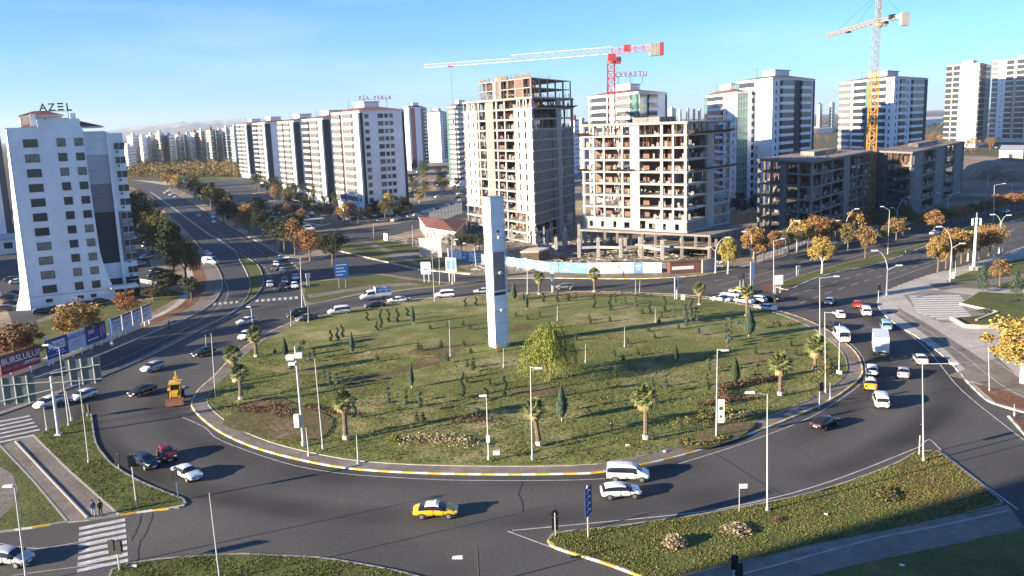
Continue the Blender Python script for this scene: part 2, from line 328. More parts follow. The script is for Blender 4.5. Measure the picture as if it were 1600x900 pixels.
# the lawn: a gently domed sheet, so that it is not a flat disc
lb = B(); rings = [1, .985, .94, .85, .7, .5, .25]; nn = len(LAWN)
def lz(f, x, y): return .15+.75*(1-f*f)+.10*math.sin(x*.31)*math.cos(y*.27)*(1-f)
for f in rings:
    for x, y in LAWN: X = cx+(x-cx)*f; Y = cy+(y-cy)*f; lb.v.append((X, Y, lz(f, X, Y)))
lb.v.append((cx, cy, lz(0, cx, cy)))
for k in range(len(rings)-1):
    for i in range(nn):
        j = (i+1) % nn; lb.f.append((k*nn+i, (k+1)*nn+i, (k+1)*nn+j, k*nn+j)); lb.m.append(0)
for i in range(nn): lb.f.append(((len(rings)-1)*nn+i, len(lb.v)-1, (len(rings)-1)*nn+(i+1) % nn)); lb.m.append(0)
S('lawn', lb.mesh('lawn', GRASS, True), isl)
def lawn_z(x, y):
    r = math.hypot(x-cx, y-cy)/52; return lz(min(1, r), x, y)
kerbs(LAWN, isl, 3, mats=(KG,), w=.16, h=.2, closed=True, name='lawn_edging')
# ---- bottom right island
BRI = spline(GP([(857, 846), (862, 836), (900, 830), (960, 824), (1050, 812), (1120, 801), (1200, 786), (1250, 776), (1300, 762), (1350, 745), (1400, 725), (1432, 707)]), False, 3)+GP([(1465, 705), (1504, 735), (1542, 765), (1566, 786)])
BRB = GP([(1566, 788), (1470, 812), (1375, 833), (1287, 849), (1200, 870), (1050, 903), (1010, 912)])
BRK = spline(GP([(1010, 905), (960, 886), (920, 873), (880, 861), (860, 853), (857, 846)]), False, 3)
brp = BRI+BRB+BRK
o = slab('corner_verge', brp, GRASS2, .14)
kerbs(BRI, o, 1.5, mats=(KG,)); kerbs(BRK, o, 1.5, mats=(KY, KW), cyc=1)
PB = GP([(1010, 912), (1050, 903), (1200, 871), (1287, 850), (1375, 834), (1470, 813), (1575, 790), (1600, 826), (1512, 846), (1340, 882), (1250, 905), (1150, 935)])
o = slab('footpath', PB, PAVE, .12)
kerbs(GP([(1575, 800), (1488, 820), (1375, 842), (1290, 864), (1200, 889), (1120, 910)]), o, 3, mats=(KG,), w=.2, h=.2)
o = slab('shaded_verge', GP([(1600, 828), (1512, 848), (1340, 884), (1250, 907), (1150, 938), (1100, 1200), (2000, 1200), (1900, 800)]), GRASS2, .13)
# ---- bottom centre island
BC = spline(GP([(168, 930), (176, 890), (207, 882), (250, 875), (337, 869), (382, 867), (420, 869), (500, 873), (575, 885), (645, 900), (720, 925)]), False, 3)
o = slab('near_verge', BC+GP([(760, 1000), (150, 1000)]), GRASS2, .14); kerbs(BC, o, 1.5, mats=(KG,))
# ---- left islands and footpath
BLa = spline(GP([(187, 806), (230, 799), (280, 794), (290, 788)]), False, 2)+spline(GP([(287, 781), (250, 767), (212, 750), (175, 727), (162, 712), (150, 695), (145, 670), (142, 648)]), False, 2)
BLb = GP([(52, 681), (110, 738), (187, 806)])
o = slab('signal_verge', BLa+BLb, GRASS2, .14); kerbs(BLa[:6], o, 1.5, mats=(KY, KW)); kerbs(BLa[6:], o, 1.5, mats=(KG,)); kerbs(BLb, o, 1.5, mats=(KG,))
o = slab('left_footpath', GP([(2, 699), (24, 690), (52, 682), (110, 739), (186, 807), (140, 814), (105, 817), (50, 752)]), PAVE, .12)
kerbs(GP([(24, 691), (80, 751), (137, 811)]), o, 1.5, mats=(KG,), w=.25, h=.24)
BL2 = GP([(0, 697), (55, 756), (105, 816)])
o = slab('left_verge', GP([(-40, 690), (0, 697), (55, 756), (105, 816), (60, 824), (0, 832), (-160, 858), (-260, 760)]), GRASS2, .14)
kerbs(BL2, o, 1.5, mats=(KG,)); kerbs(GP([(105, 816), (60, 824), (0, 832), (-60, 842)]), o, 1.5, mats=(KG, KY, KW))
S('paved_pad', sheet(GP([(-60, 730), (0, 730), (20, 742), (28, 765), (24, 790), (0, 812), (-80, 820)]), .15, PAVE))
# ---- left median
md = spline(GP([(95, 612), (140, 596), (200, 572), (240, 553), (322, 511), (360, 491), (385, 473), (399, 463), (410, 447), (411, 435), (402, 414), (380, 400), (366, 391)]), False, 3)
md2 = spline(GP([(366, 391), (378, 412), (387, 430), (391, 447), (388, 462), (372, 482), (345, 499), (318, 510), (236, 552), (198, 570), (138, 594), (95, 612)]), False, 3)
o = slab('median_strip', md+md2[1:-1], GRASS2, .13); kerbs(md, o, 3, mats=(KG,), w=.2, h=.22); kerbs(md2, o, 3, mats=(KG,), w=.2, h=.22)
o = S('median_kerb_line', strip(spline(GP([(366, 391), (335, 370), (323, 364), (251, 311), (235, 300)]), False, 3), .9, .1, KG))
md = GP([(95, 612), (60, 626), (20, 640), (-60, 668)]); o = S('lane_divider', strip(md, 1.3, .12, DIRT)); kerbs([(x, y-.6) for x, y in md], o, 3, mats=(KG,)); kerbs([(x, y+.6) for x, y in md], o, 3, mats=(KG,))
# ---- left block (tower side)
LB = spline(GP([(-500, 790), (-200, 688), (0, 612), (60, 589), (140, 562), (225, 525), (275, 505), (307, 490), (335, 471), (347, 448), (345, 430), (335, 412), (322, 398), (300, 372), (270, 341), (240, 315), (207, 292)]), False, 3)
farL = [(-330, 470), (-700, 480), (-700, 60)]
o = slab('left_block', LB+farL, DIRT, .12); kerbs([p for p in LB if p[0] > -190 and p[1] < 420], o, 3, mats=(KG,))
def off_strip(path, wd, z, m, off, name, parent=None): return S(name, strip(path, wd, z, m, off), parent)
lbn = [p for p in LB if p[1] < 330 and p[0] > -260]
off_strip(lbn, 3.6, .126, PAVE, 2.0, 'pavement'); off_strip(lbn, 3.0, .126, SOIL, 5.4, 'flower_bed'); off_strip([p for p in lbn if p[0] < -58], 1.6, .128, PAVE2, 7.8, 'wall_footing')
carp = GP([(-300, 500), (0, 455), (25, 520), (60, 500), (190, 452), (225, 470), (245, 440), (222, 380), (205, 330), (120, 260), (-300, 300)])
S('car_park', sheet(carp, .130, ASPH2))
S('dark_verge', sheet(GP([(-100, 560), (0, 527), (60, 505), (190, 468), (232, 474), (262, 452), (290, 460), (230, 492), (140, 537), (60, 568), (0, 590), (-100, 625)]), .134, GRASS2))
# ---- north block
NB = spline(GP([(262, 296), (290, 311), (320, 329), (345, 344), (372, 361), (422, 389), (460, 414), (470, 436), (473, 458), (478, 478)]), False, 3)
NB2 = spline(GP([(478, 478), (515, 471), (565, 461), (610, 457), (660, 451), (710, 446), (742, 440), (790, 436), (860, 435), (980, 436), (1050, 434), (1120, 427), (1185, 411), (1262, 391), (1360, 366), (1425, 349), (1500, 327), (1600, 299), (1740, 262)]), False, 3)
far = [(420, 520), (300, 900), (-300, 1500), (-520, 1500)]
o = slab('north_block', NB+NB2[1:]+far, DIRT, .12)
kerbs([p for p in NB if p[1] < 480], o, 3, mats=(KG,)); kerbs([p for p in NB2 if p[0] < 55], o, 3, mats=(KG,), skip=lambda p: -22 < p[0] < -12)
kerbs([p for p in NB2 if p[0] > 8 and p[0] < 60], o, 1.5, mats=(KY, KW), w=.3, h=.16)
kerbs([p for p in NB2 if p[0] >= 55 and p[0] < 240], o, 3, mats=(KW, KG))
def flat(name, pts, m, z, sp=False): return S(name, sheet(spline(GP(pts), True, 3) if sp else GP(pts), z, m))
flat('side_street', [(525, 393), (585, 408), (655, 423), (735, 431), (790, 437), (742, 441), (690, 441), (640, 434), (595, 428), (560, 428), (520, 436), (478, 442), (470, 438), (460, 415), (500, 405)], ASPH2, .126)
flat('service_road', [(440, 372), (500, 362), (560, 357), (622, 350), (700, 333), (740, 318), (740, 326), (735, 340), (660, 356), (600, 372), (560, 376), (520, 384), (470, 400), (435, 395)], ASPH2, .127)
flat('parking_ground', [(372, 352), (300, 306), (262, 290), (290, 268), (380, 262), (480, 285), (560, 305), (640, 318), (730, 305), (740, 316), (620, 346), (560, 352), (500, 358), (440, 372), (422, 384)], ASPH2, .129)
flat('corner_lawn', [(482, 442), (520, 438), (560, 431), (600, 431), (640, 438), (700, 444), (660, 449), (610, 455), (560, 459), (515, 469), (482, 474), (476, 455)], GRASS2, .132, True)
flat('inner_path', [(480, 461), (520, 456), (580, 446), (640, 442), (660, 446), (600, 450), (540, 457), (484, 467)], PAVE, .136)
vs = S('street_verge', tri(B().prism(GP([(527, 382), (560, 377), (600, 372), (632, 378), (700, 412), (740, 428), (655, 421), (585, 405), (526, 391)]), .1, .2, 0, 1).mesh('street_verge', [KG, GRASS2])))
kerbs(GP([(526, 392), (585, 406), (655, 422), (735, 430)]), vs, 3, mats=(KG, KW), w=.35, h=.3)
flat('verge_path', [(560, 377), (572, 376), (690, 425), (672, 424)], PAVE, .204); flat('gate_path', [(600, 402), (640, 393), (668, 400), (700, 406), (690, 412), (650, 402), (618, 408)], PAVE, .206)
flat('site_ground', [(745, 412), (787, 417), (860, 427), (1032, 428), (1116, 424), (1200, 396), (1250, 380), (1420, 340), (1500, 318), (1480, 290), (1180, 300), (900, 320), (720, 345)], DIRT, .133)
flat('field_path', [(205, 281), (250, 284), (330, 280), (262, 290)], PAVE2, .14)
flat('green_field', [(285, 262), (395, 258), (398, 276), (300, 285)], GRASS2, .141)
for q in ([(378, 322), (432, 313)], [(415, 334), (462, 326)], [(395, 303), (446, 296)], [(455, 312), (520, 326)], [(470, 296), (540, 308)], [(500, 338), (560, 330)], [(445, 345), (500, 352)], [(560, 322), (600, 327)], [(700, 324), (640, 342)], [(450, 364), (515, 350)]): kerbs(GP(q), o, 6, mats=(KW,), w=1.1, h=.2, name='parking_kerb')
# ---- boulevard median
BMa = spline(GP([(1214, 449), (1222, 441), (1255, 430), (1305, 416), (1380, 397), (1442, 381), (1525, 351), (1600, 330), (1700, 300)]), False, 3); BMb = spline(GP([(1700, 312), (1600, 341), (1525, 361), (1450, 384), (1380, 410), (1297, 428), (1255, 443), (1232, 453), (1214, 449)]), False, 3)
o = slab('boulevard_median', BMa+BMb[1:-1], GRASS2, .13); kerbs(BMa, o, 3, mats=(KG,)); kerbs(BMb, o, 3, mats=(KW, KG))
flat('median_tip', [(1186, 447), (1222, 441), (1236, 447), (1232, 454), (1214, 458), (1192, 455)], SOIL, .02)
# ---- plaza block on the right
PLk = spline(GP([(1900, 300), (1700, 355), (1600, 386), (1525, 411), (1450, 431), (1390, 453), (1375, 466), (1372, 477), (1385, 495), (1412, 514), (1440, 531), (1482, 563), (1505, 590), (1535, 620), (1555, 632), (1600, 645), (1720, 680)]), False, 3)
pl = slab('plaza', PLk+[(200, 90), (480, 90), (560, 330), (420, 300)], PAVE2, .12); kerbs([p for p in PLk if p[0] < 190], pl, 1.5, mats=(KG, KW), skip=None)
flat('tactile_paving', [(1412, 462), (1450, 453), (1520, 462), (1500, 476), (1560, 490), (1540, 500), (1506, 505), (1470, 505), (1440, 490), (1425, 478)], M('ribbed paving', (.22, .20, .18), .9, var=.2, scale=.8), .126)
b = B()
for k in range(0, 26, 2):
    y = 464+k*1.75; a, c = G(1421+k*.9+(k > 14)*(k-14)*4, y), G(1508-abs(k-6)*1.2+(k > 10)*(k-10)*3, y-1)
    if k > 20: a, c = G(1465+(k-20)*14, y), G(1500+(k-20)*13, y)
    b.bar((*a, .134), (*c, .134), 1.25, .02)
st = S('paving_bands', b.mesh('paving_bands', M('white stone band', (.55, .52, .48), .8, var=.1, scale=1)), pl, 'stuff')
flat('cycle_lane', [(1395, 490), (1404, 482), (1450, 508), (1500, 540), (1560, 580), (1600, 605), (1600, 632), (1560, 618), (1520, 590), (1480, 550), (1440, 520)], PAVE, .1275)
for q in ([(1400, 487), (1450, 518), (1500, 552), (1560, 600), (1600, 622)], [(1404, 482), (1460, 505), (1520, 542), (1600, 596)]): S('lane_line', strip(spline(GP(q), False, 3), .12, .132, WL), pl)
S('side_ground', sheet(GP([(1480, 588), (1530, 600), (1600, 640), (1600, 600), (1560, 560)]), .131, PAVE), pl)
pg = slab('plaza_lawn', GP([(1500, 477), (1530, 458), (1600, 462), (1700, 480), (1660, 520), (1560, 512), (1500, 508), (1486, 500), (1560, 492)]), GRASS2, .3, side=PLAS2)
kerbs(GP([(1486, 500), (1512, 515), (1560, 513), (1660, 520)]), pg, 3, mats=(M('cream stone', (.52, .44, .33), .9, var=.15, scale=1),), w=.5, h=.7, name='planter_wall'); kerbs(GP([(1500, 477), (1560, 490), (1525, 503)]), pg, 3, mats=(MC['cream stone'],), w=.4, h=.5, name='planter_wall')
flat('park_ground', [(1478, 440), (1530, 425), (1600, 412), (1800, 380), (1800, 440), (1600, 445), (1530, 452), (1500, 450)], SOIL, .137, False)
flat('park_grass', [(1485, 436), (1530, 420), (1600, 404), (1720, 380), (1700, 420), (1600, 452), (1540, 450), (1500, 447)], GRASS2, .142)
flat('park_path', [(1450, 444), (1532, 440), (1600, 428), (1700, 410), (1700, 418), (1600, 436), (1528, 452), (1500, 450), (1470, 455)], PAVE, .146)
pt = slab('crossing_refuge', GP([(1576, 651), (1600, 657), (1650, 668), (1660, 700), (1612, 692), (1598, 676)]), SOIL, .13); kerbs(GP([(1576, 651), (1598, 676), (1612, 692)]), pt, 1.5, mats=(KW, KG))
flat('slip_corner', [(1520, 600), (1555, 630), (1640, 655), (1640, 640), (1570, 612)], SOIL, .133)
# ---- painted lines
def line(pts, wd=.14, z=.012, sp=True, m=WL): return S('lane_line', strip(spline(GP(pts), False, 4) if sp else GP(pts), wd, z, m))
line([(800, 829), (960, 814), (1100, 799), (1200, 780), (1280, 758), (1350, 733), (1437, 698)]); line([(793, 830), (850, 851), (900, 867), (950, 881), (990, 898)])
line([(1437, 698), (1452, 687), (1470, 703), (1500, 728), (1590, 796)])
line([(1385, 497), (1440, 537), (1470, 571), (1505, 612), (1600, 688)])
def dashes(pts, L=3, gap=3, wd=.14, z=.012):
    p = resample(spline(GP(pts), False, 6), .5); n = len(p); k = 0; ds = B(); i = 0
    while i+int(L*2) < n:
        a, b_ = p[i], p[i+int(L*2)]; ds.bar((*a, z), (*b_, z), wd, .004); i += int((L+gap)*2)
    return S('lane_dashes', ds.mesh('lane_dashes', WL), None, 'structure')
line([(285, 652), (320, 668), (345, 688), (440, 722), (520, 738), (600, 745), (700, 750), (800, 751), (900, 750), (960, 747)], .12); line([(1060, 725), (1140, 700), (1200, 679), (1270, 650), (1330, 612), (1352, 590), (1353, 573), (1342, 550), (1320, 530)], .12)
dashes([(1235, 462), (1300, 442), (1400, 412), (1500, 385), (1600, 352)]); dashes([(1250, 474), (1310, 452), (1400, 425), (1500, 397), (1600, 368)]); line([(1385, 440), (1450, 416), (1530, 389), (1600, 372)], .12)
dashes([(1090, 445), (1180, 425), (1290, 400), (1400, 372), (1500, 343)]); line([(1124, 445), (1180, 431), (1255, 410), (1355, 386), (1440, 367), (1520, 338), (1600, 312)], .12); line([(1130, 453), (1190, 440), (1260, 420), (1355, 396), (1420, 383)], .12)
dashes([(430, 458), (415, 420), (380, 392), (340, 362), (300, 330), (265, 305)]); dashes([(450, 455), (438, 418), (400, 388), (360, 360), (320, 338)])
line([(372, 404), (400, 452), (384, 480), (340, 505)], .1); line([(335, 418), (352, 440), (356, 458), (345, 478), (300, 508), (200, 556), (100, 600)], .1)
line([(640, 434), (700, 443), (730, 438)], .12); line([(0, 849), (60, 857), (135, 845)], .12); line([(190, 878), (120, 886), (20, 899)], .1)
line([(482, 478), (560, 465), (640, 457), (740, 446)], .1); dashes([(500, 500), (600, 484), (700, 473), (800, 466), (900, 462), (1000, 463)])
def zebra(a, b, n, ln, wd):            # stripes laid from plan point a to b, each ln long across
    z = S('zebra_crossing', None); A = Vector(G(*a)); Bv = Vector(G(*b)); d = (Bv-A).normalized()
    me = B().box(-ln/2, ln/2, -wd/2, wd/2, .004, .014).mesh('stripe', WL)
    for k in range(n):
        p = A+(Bv-A)*k/(n-1); O('stripe', me, z, (*p, 0), math.atan2(d.y, d.x)-math.pi/2)
zebra((160, 819), (161, 884), 8, 4.2, .75); zebra((15, 656), (33, 684), 6, 5.0, .6); zebra((402, 470), (463, 465), 8, 3.0, .7); zebra((335, 475), (370, 472), 5, 2.5, .6)
b = B()
for p, q in (((1115, 707), (1205, 762)), ((560, 575), (640, 545))): pass
for pts in ([(240, 800), (232, 830), (218, 850), (214, 880)], [(222, 805), (215, 828), (205, 845)], [(1112, 706), (1160, 735), (1230, 778)], [(818, 748), (812, 772), (820, 800)], [(1160, 590), (1240, 560)]):
    pp = spline(GP(pts), False, 4); pp = [(x+random.uniform(-.15, .15), y+random.uniform(-.15, .15)) for x, y in pp]
    S('sealed_crack', strip(pp, .12, .008, M('bitumen seal', (.02, .02, .022), .6)))
# ---- tufts of grass that break the lawns' surface
def tufts(poly, n, h, name, zf, mat, seed):
    rs = random.Random(seed); x0 = min(p[0] for p in poly); x1 = max(p[0] for p in poly); y0 = min(p[1] for p in poly); y1 = max(p[1] for p in poly); v = []; f = []
    k = 0; tries = 0
    while k < n and tries < n*6:
        tries += 1
        x = rs.uniform(x0, x1); y = rs.uniform(y0, y1)
        if not inside((x, y), poly): continue
        if math.sin(x*.9+1.3*math.sin(y*.5))*math.cos(y*.8) < rs.uniform(-1.1, .7): continue
        z = zf(x, y)-.02; a = rs.uniform(0, 6.28); r = h*rs.uniform(.4, .9); hh = h*rs.uniform(.5, 1.3); c, s_ = math.cos(a)*r, math.sin(a)*r; m = len(v)
        v += [(x-c, y-s_, z), (x+c, y+s_, z), (x+rs.uniform(-.1, .1)-c*.4, y+rs.uniform(-.1, .1), z+hh), (x+s_, y-c, z), (x-s_, y+c, z), (x+rs.uniform(-.1, .1), y+rs.uniform(-.1, .1)+c*.4, z+hh*.8)]
        f += [(m, m+1, m+2), (m+3, m+4, m+5)]; k += 1
    me = bpy.data.meshes.new(name); me.from_pydata(v, [], f); me.materials.append(mat); o = T(name, 'short uneven grass tufts growing over the '+{'lawn_grass': 'round island', 'verge_grass': 'corner verge at the bottom right', 'leaf_litter': 'x'}.get(name, 'verge')+'', 'grass', me=me); o['kind'] = 'stuff'; return o
GT = M('grass blades', (.145, .16, .045), .9, isl=.45, oi=.0, spec=.1); GTY = M('dry grass blades', (.20, .16, .07), .9, isl=.4, spec=.1); LIT = M('fallen leaves', (.34, .20, .09), .9, isl=.5, spec=.1)
tufts(LAWN, 42000, .13, 'lawn_grass', lawn_z, GT, 1); tufts(LAWN, 22000, .12, 'lawn_grass', lawn_z, GTY, 2)['label'] = 'dry straw-coloured grass tufts scattered over the round island'
tufts(brp, 12000, .12, 'verge_grass', lambda x, y: .14, GT, 3); tufts(brp, 3500, .12, 'verge_grass', lambda x, y: .14, GTY, 4)['label'] = 'dry pale grass tufts on the corner verge at the bottom right'
tufts(BC+GP([(720, 930), (150, 930)]), 5000, .12, 'verge_grass', lambda x, y: .14, GT, 6)['label'] = 'short grass tufts on the verge at the bottom left centre'
tufts(BLa+BLb, 4500, .12, 'verge_grass', lambda x, y: .14, GT, 7)['label'] = 'short grass tufts on the verge with the gantry sign'
def litter(poly, n, seed, label, big=.07):
    rs = random.Random(seed); x0 = min(p[0] for p in poly); x1 = max(p[0] for p in poly); y0 = min(p[1] for p in poly); y1 = max(p[1] for p in poly); b = B(); k = 0
    while k < n:
        x = rs.uniform(x0, x1); y = rs.uniform(y0, y1); k += 1
        if not inside((x, y), poly): continue
        s = rs.uniform(.4, 1.4)*big; z = .19; b.quad([(x-s, y, z), (x, y-s, z+rs.uniform(0, s)), (x+s, y, z+rs.uniform(0, s*.6)), (x, y+s, z)])
    o = T('leaf_litter', label, 'fallen leaves', me=b.mesh('leaf_litter', LIT)); o['kind'] = 'stuff'
litter(GP([(1400, 728), (1432, 707), (1465, 705), (1566, 786), (1470, 810), (1380, 780)]), 2600, 5, 'brown fallen leaves strewn over the right tip of the corner verge', .09)
litter(brp, 1500, 8, 'pale fallen leaves scattered thinly over the whole corner verge')
litter(BLa+BLb, 700, 9, 'brown fallen leaves under the gantry sign', .09)
# ============================================================ BUILDINGS
# a facade runs left to right as seen from the road: local x along it, local -y out of it
MCON = [CONC]
def elem(kind, wd, fh, a=()):
    """meshes of one facade bay on one floor: list of (name, mesh, sub-parts)"""
    key = ('el', MCON[0].name, kind, round(wd, 2), round(fh, 2), str(a))
    def mk():
        w2 = wd/2; out = []
        if kind in 'wWcC':                      # window: a = (width, height, sill)
            ww, wh, sl = a[:3]; fr = FRAMEW if kind in 'WC' else FRAME; gl = GLASS2 if kind in 'cC' else GLASS; b = B(); x0, x1, z0, z1 = w2-ww/2, w2+ww/2, sl, sl+wh
            t = .09
            b.box(x0-t, x1+t, -.10, -.005, z0-t, z0).box(x0-t, x1+t, -.10, -.005, z1, z1+t).box(x0-t, x0, -.10, -.005, z0, z1).box(x1, x1+t, -.10, -.005, z0, z1)
            for k in range(1, 3 if ww > 1.8 else 2): xm = x0+ww*k/(3 if ww > 1.8 else 2); b.box(xm-.03, xm+.03, -.08, -.005, z0, z1)
            if ww > 1.8: b.box(x0, x1, -.07, -.005, z0+wh*.22, z0+wh*.22+.05)
            b.box(x0-.12, x1+.12, -.18, -.005, z0-t-.06, z0-t)
            g = B().box(x0, x1, -.035, -.003, z0, z1).mesh('pane', gl)
            out.append(('window', b.mesh('window', fr), [('pane', g)]))
        elif kind == 'b':                        # projecting balcony, white parapet, dark glazing behind; a = (depth, parapet material, glass)
            d, pm, gl = a[0], MC[a[1]], MC[a[2]]
            b = B().box(.08, wd-.08, -d, -.002, -.12, .12).box(.08, wd-.08, -d, -d+.12, .12, 1.05).box(.08, .2, -d+.12, -.002, .12, 1.05).box(wd-.2, wd-.08, -d+.12, -.002, .12, 1.05)
            out.append(('balcony', b.mesh('balcony', pm), []))
            g = B().box(.1, wd-.1, -.06, -.004, .14, fh-.2, 1)
            for k in range(4): g.box(.1+(wd-.26)*k/3, .16+(wd-.26)*k/3, -.1, -.06, .14, fh-.2)
            out.append(('glazing', g.mesh('glazing', [FRAME, gl]), []))
        elif kind == 'e':                        # enclosed balcony: parapet band and glass band
            d, pm, gl = a[0], MC[a[1]], MC[a[2]]
            out.append(('balcony', B().box(.04, wd-.04, -d, -.002, -.25, .95).mesh('balcony', pm), []))
            g = B().box(.1, wd-.1, -d+.08, -.004, .955, fh-.255, 1); n = max(2, int(wd/1.1))
            for k in range(n+1): g.box(.08+(wd-.22)*k/n, .14+(wd-.22)*k/n, -d+.02, -d+.08, .955, fh-.255)
            out.append(('glazing', g.mesh('glazing', [FRAME, gl]), []))
        elif kind == 'g':                        # curtain glass column
            d, gl = a[0], MC[a[1]]; g = B().box(.02, wd-.02, -d, -.002, .03, fh-.03, 1); n = max(1, int(wd/1.2))
            for k in range(n+1): g.box((wd-.08)*k/n, .08+(wd-.08)*k/n, -d-.05, -d, 0, fh)
            g.box(0, wd, -d-.04, -d-.001, -.05, .05)
            out.append(('glass_panel', g.mesh('glass_panel', [METL, gl]), []))
        elif kind in 'xXy':                       # masonry infill with an opening: a = (w, h, sill)
            ww, wh, sl = a; m = {'x': BLOCK, 'X': CONC2, 'y': CLAY}[kind]; b = B(); x0, x1, z0, z1 = w2-ww/2, w2+ww/2, sl, min(fh-.5, sl+wh); y0, y1 = .04, .26
            if x0 > .02: b.box(0, x0, y0, y1, .11, fh-.43).box(x1, wd, y0, y1, .11, fh-.43)
            b.box(x0, x1, y0, y1, z1, fh-.43)
            if z0 > .12: b.box(x0, x1, y0, y1, .11, z0)
            out.append(('infill_wall', b.mesh('infill_wall', m), []))
        elif kind in 'vV': out.append(('infill_wall', B().box(0, wd, .04, .26, .11, fh-.43).mesh('infill_wall', (BLOCK if kind == 'v' else CONC2) if MCON[0] is CONC else CONCD), []))  # V walls and low blocks take darker copies that paint in their shade
        elif kind == 'k': out.append(('column', B().box(w2-a[0]/2-.08, w2+a[0]/2+.08, -.03, .5, .10, fh-.42).mesh('column', MCON[0]), []))
        elif kind == 'S': out.append(('shear_wall', B().box(0, wd, -.12, .35, .0, fh-.02).mesh('shear_wall', MC[a[0]] if MCON[0] is CONC else CONCD), []))
        return out
    return memo(key, mk)
def facade(par, p, q, z0, nfl, fh, strips, skip=None):
    p = Vector(p); q = Vector(q); d = q-p; Lw = d.length; an = math.atan2(d.y, d.x); tot = sum(s[0] for s in strips); x = 0; d.normalize(); base = Vector(par.location).to_2d()
    for si, s in enumerate(strips):
        wd = s[0]/tot*Lw; kind = s[1]; a = s[2] if len(s) > 2 else (); lo, hi = (s[3] if len(s) > 3 else (0, nfl))
        if kind in 'pP':                          # tall panel the full height, slightly proud
            pr = a[1] if len(a) > 1 else .12; zt = (hi-lo)*fh
            me = memo(('pan', round(wd, 2), round(zt, 1), a[0], pr), lambda: B().box(0, wd, -pr, -.002, 0, zt).mesh('wall_panel', MC[a[0]]))
            c = p+d*x-base; O('wall_panel', me, par, (c.x, c.y, z0+lo*fh), an)
        elif kind != '-':
            for f in range(lo, min(hi, nfl)):
                if skip and skip(si, f): continue
                ee = elem(kind, wd, fh, a)
                if kind == 'w' and random.random() < .5: ee = elem('c', wd, fh, a)
                for nm, me, subs in ee:
                    c = p+d*x-base; o = O(nm, me, par, (c.x, c.y, z0+f*fh), an)
                    for sn, sm in subs: O(sn, sm, o)
        x += wd
def quadfoot(L_, Mv, R_): return [L_, Mv, R_, (L_[0]+R_[0]-Mv[0], L_[1]+R_[1]-Mv[1])]
def rel(poly, o): return [(x-o[0], y-o[1]) for x, y in poly]
def lerp(a, b, t): return (a[0]+(b[0]-a[0])*t, a[1]+(b[1]-a[1])*t)
def shrink(poly, k):
    cx_, cy_ = sum(p[0] for p in poly)/len(poly), sum(p[1] for p in poly)/len(poly); return [(cx_+(x-cx_)*k, cy_+(y-cy_)*k) for x, y in poly]
def hip(par, poly, z, h, m=None, over=1.06, k=.25, name='roof'):
    a = shrink(poly, over); c = shrink(poly, k); b = B(); n = len(a)
    b.prism(a, z, z+.25, 1); 
    for i in range(n):
        j = (i+1) % n; b.quad([(*a[i], z+.25), (*a[j], z+.25), (*c[j], z+h), (*c[i], z+h)])
    b.quad([(*q, z+h) for q in c]); me = b.mesh('roof', [m or ROOF, FRAMEW]); bm = bmesh.new(); bm.from_mesh(me); bmesh.ops.recalc_face_normals(bm, faces=bm.faces); bm.to_mesh(me); bm.free()
    return O(name, me, par)
def tower(label, Lp, Mp, Rp, top, nfl, left, right, wall=None, base=3.3, name='apartment_tower', roof=True, pent=True, group=None, wm2=None, z_off=0):
    t = T(name, label, 'apartment tower', (*Mp, 0), group=group); poly = quadfoot(Lp, Mp, Rp); rp = rel(poly, Mp); fh = (top-base)/nfl
    O('wall', B().prism(rp, 0, top, 0).mesh('wall', wall or PLAS), t)
    facade(t, Lp, Mp, base, nfl, fh, left); facade(t, Mp, Rp, base, nfl, fh, right)
    O('parapet', B().prism(shrink(rp, 1.012), top-.1, top+.5).mesh('parapet', wall or PLAS), t)
    if roof: hip(t, shrink(rp, .98), top+.55, 2.2)
    if pent:
        pr = O('roof_house', B().prism(shrink(rp, .34), top+1.2, top+4.6).mesh('roof_house', wall or PLAS), t); O('roof_slab', B().prism(shrink(rp, .38), top+4.62, top+4.95).mesh('roof_slab', LGREY), pr)
        c = shrink(rp, .5); 
        for i, (dx, hh) in enumerate(((0, 3.2), (1, 2.2), (3, 2.6))):
            O('antenna', B().cyl((*c[dx], top+1.5), (*c[dx], top+3+hh), .07, n=5).mesh('antenna', POLED), t)
    return t, rp
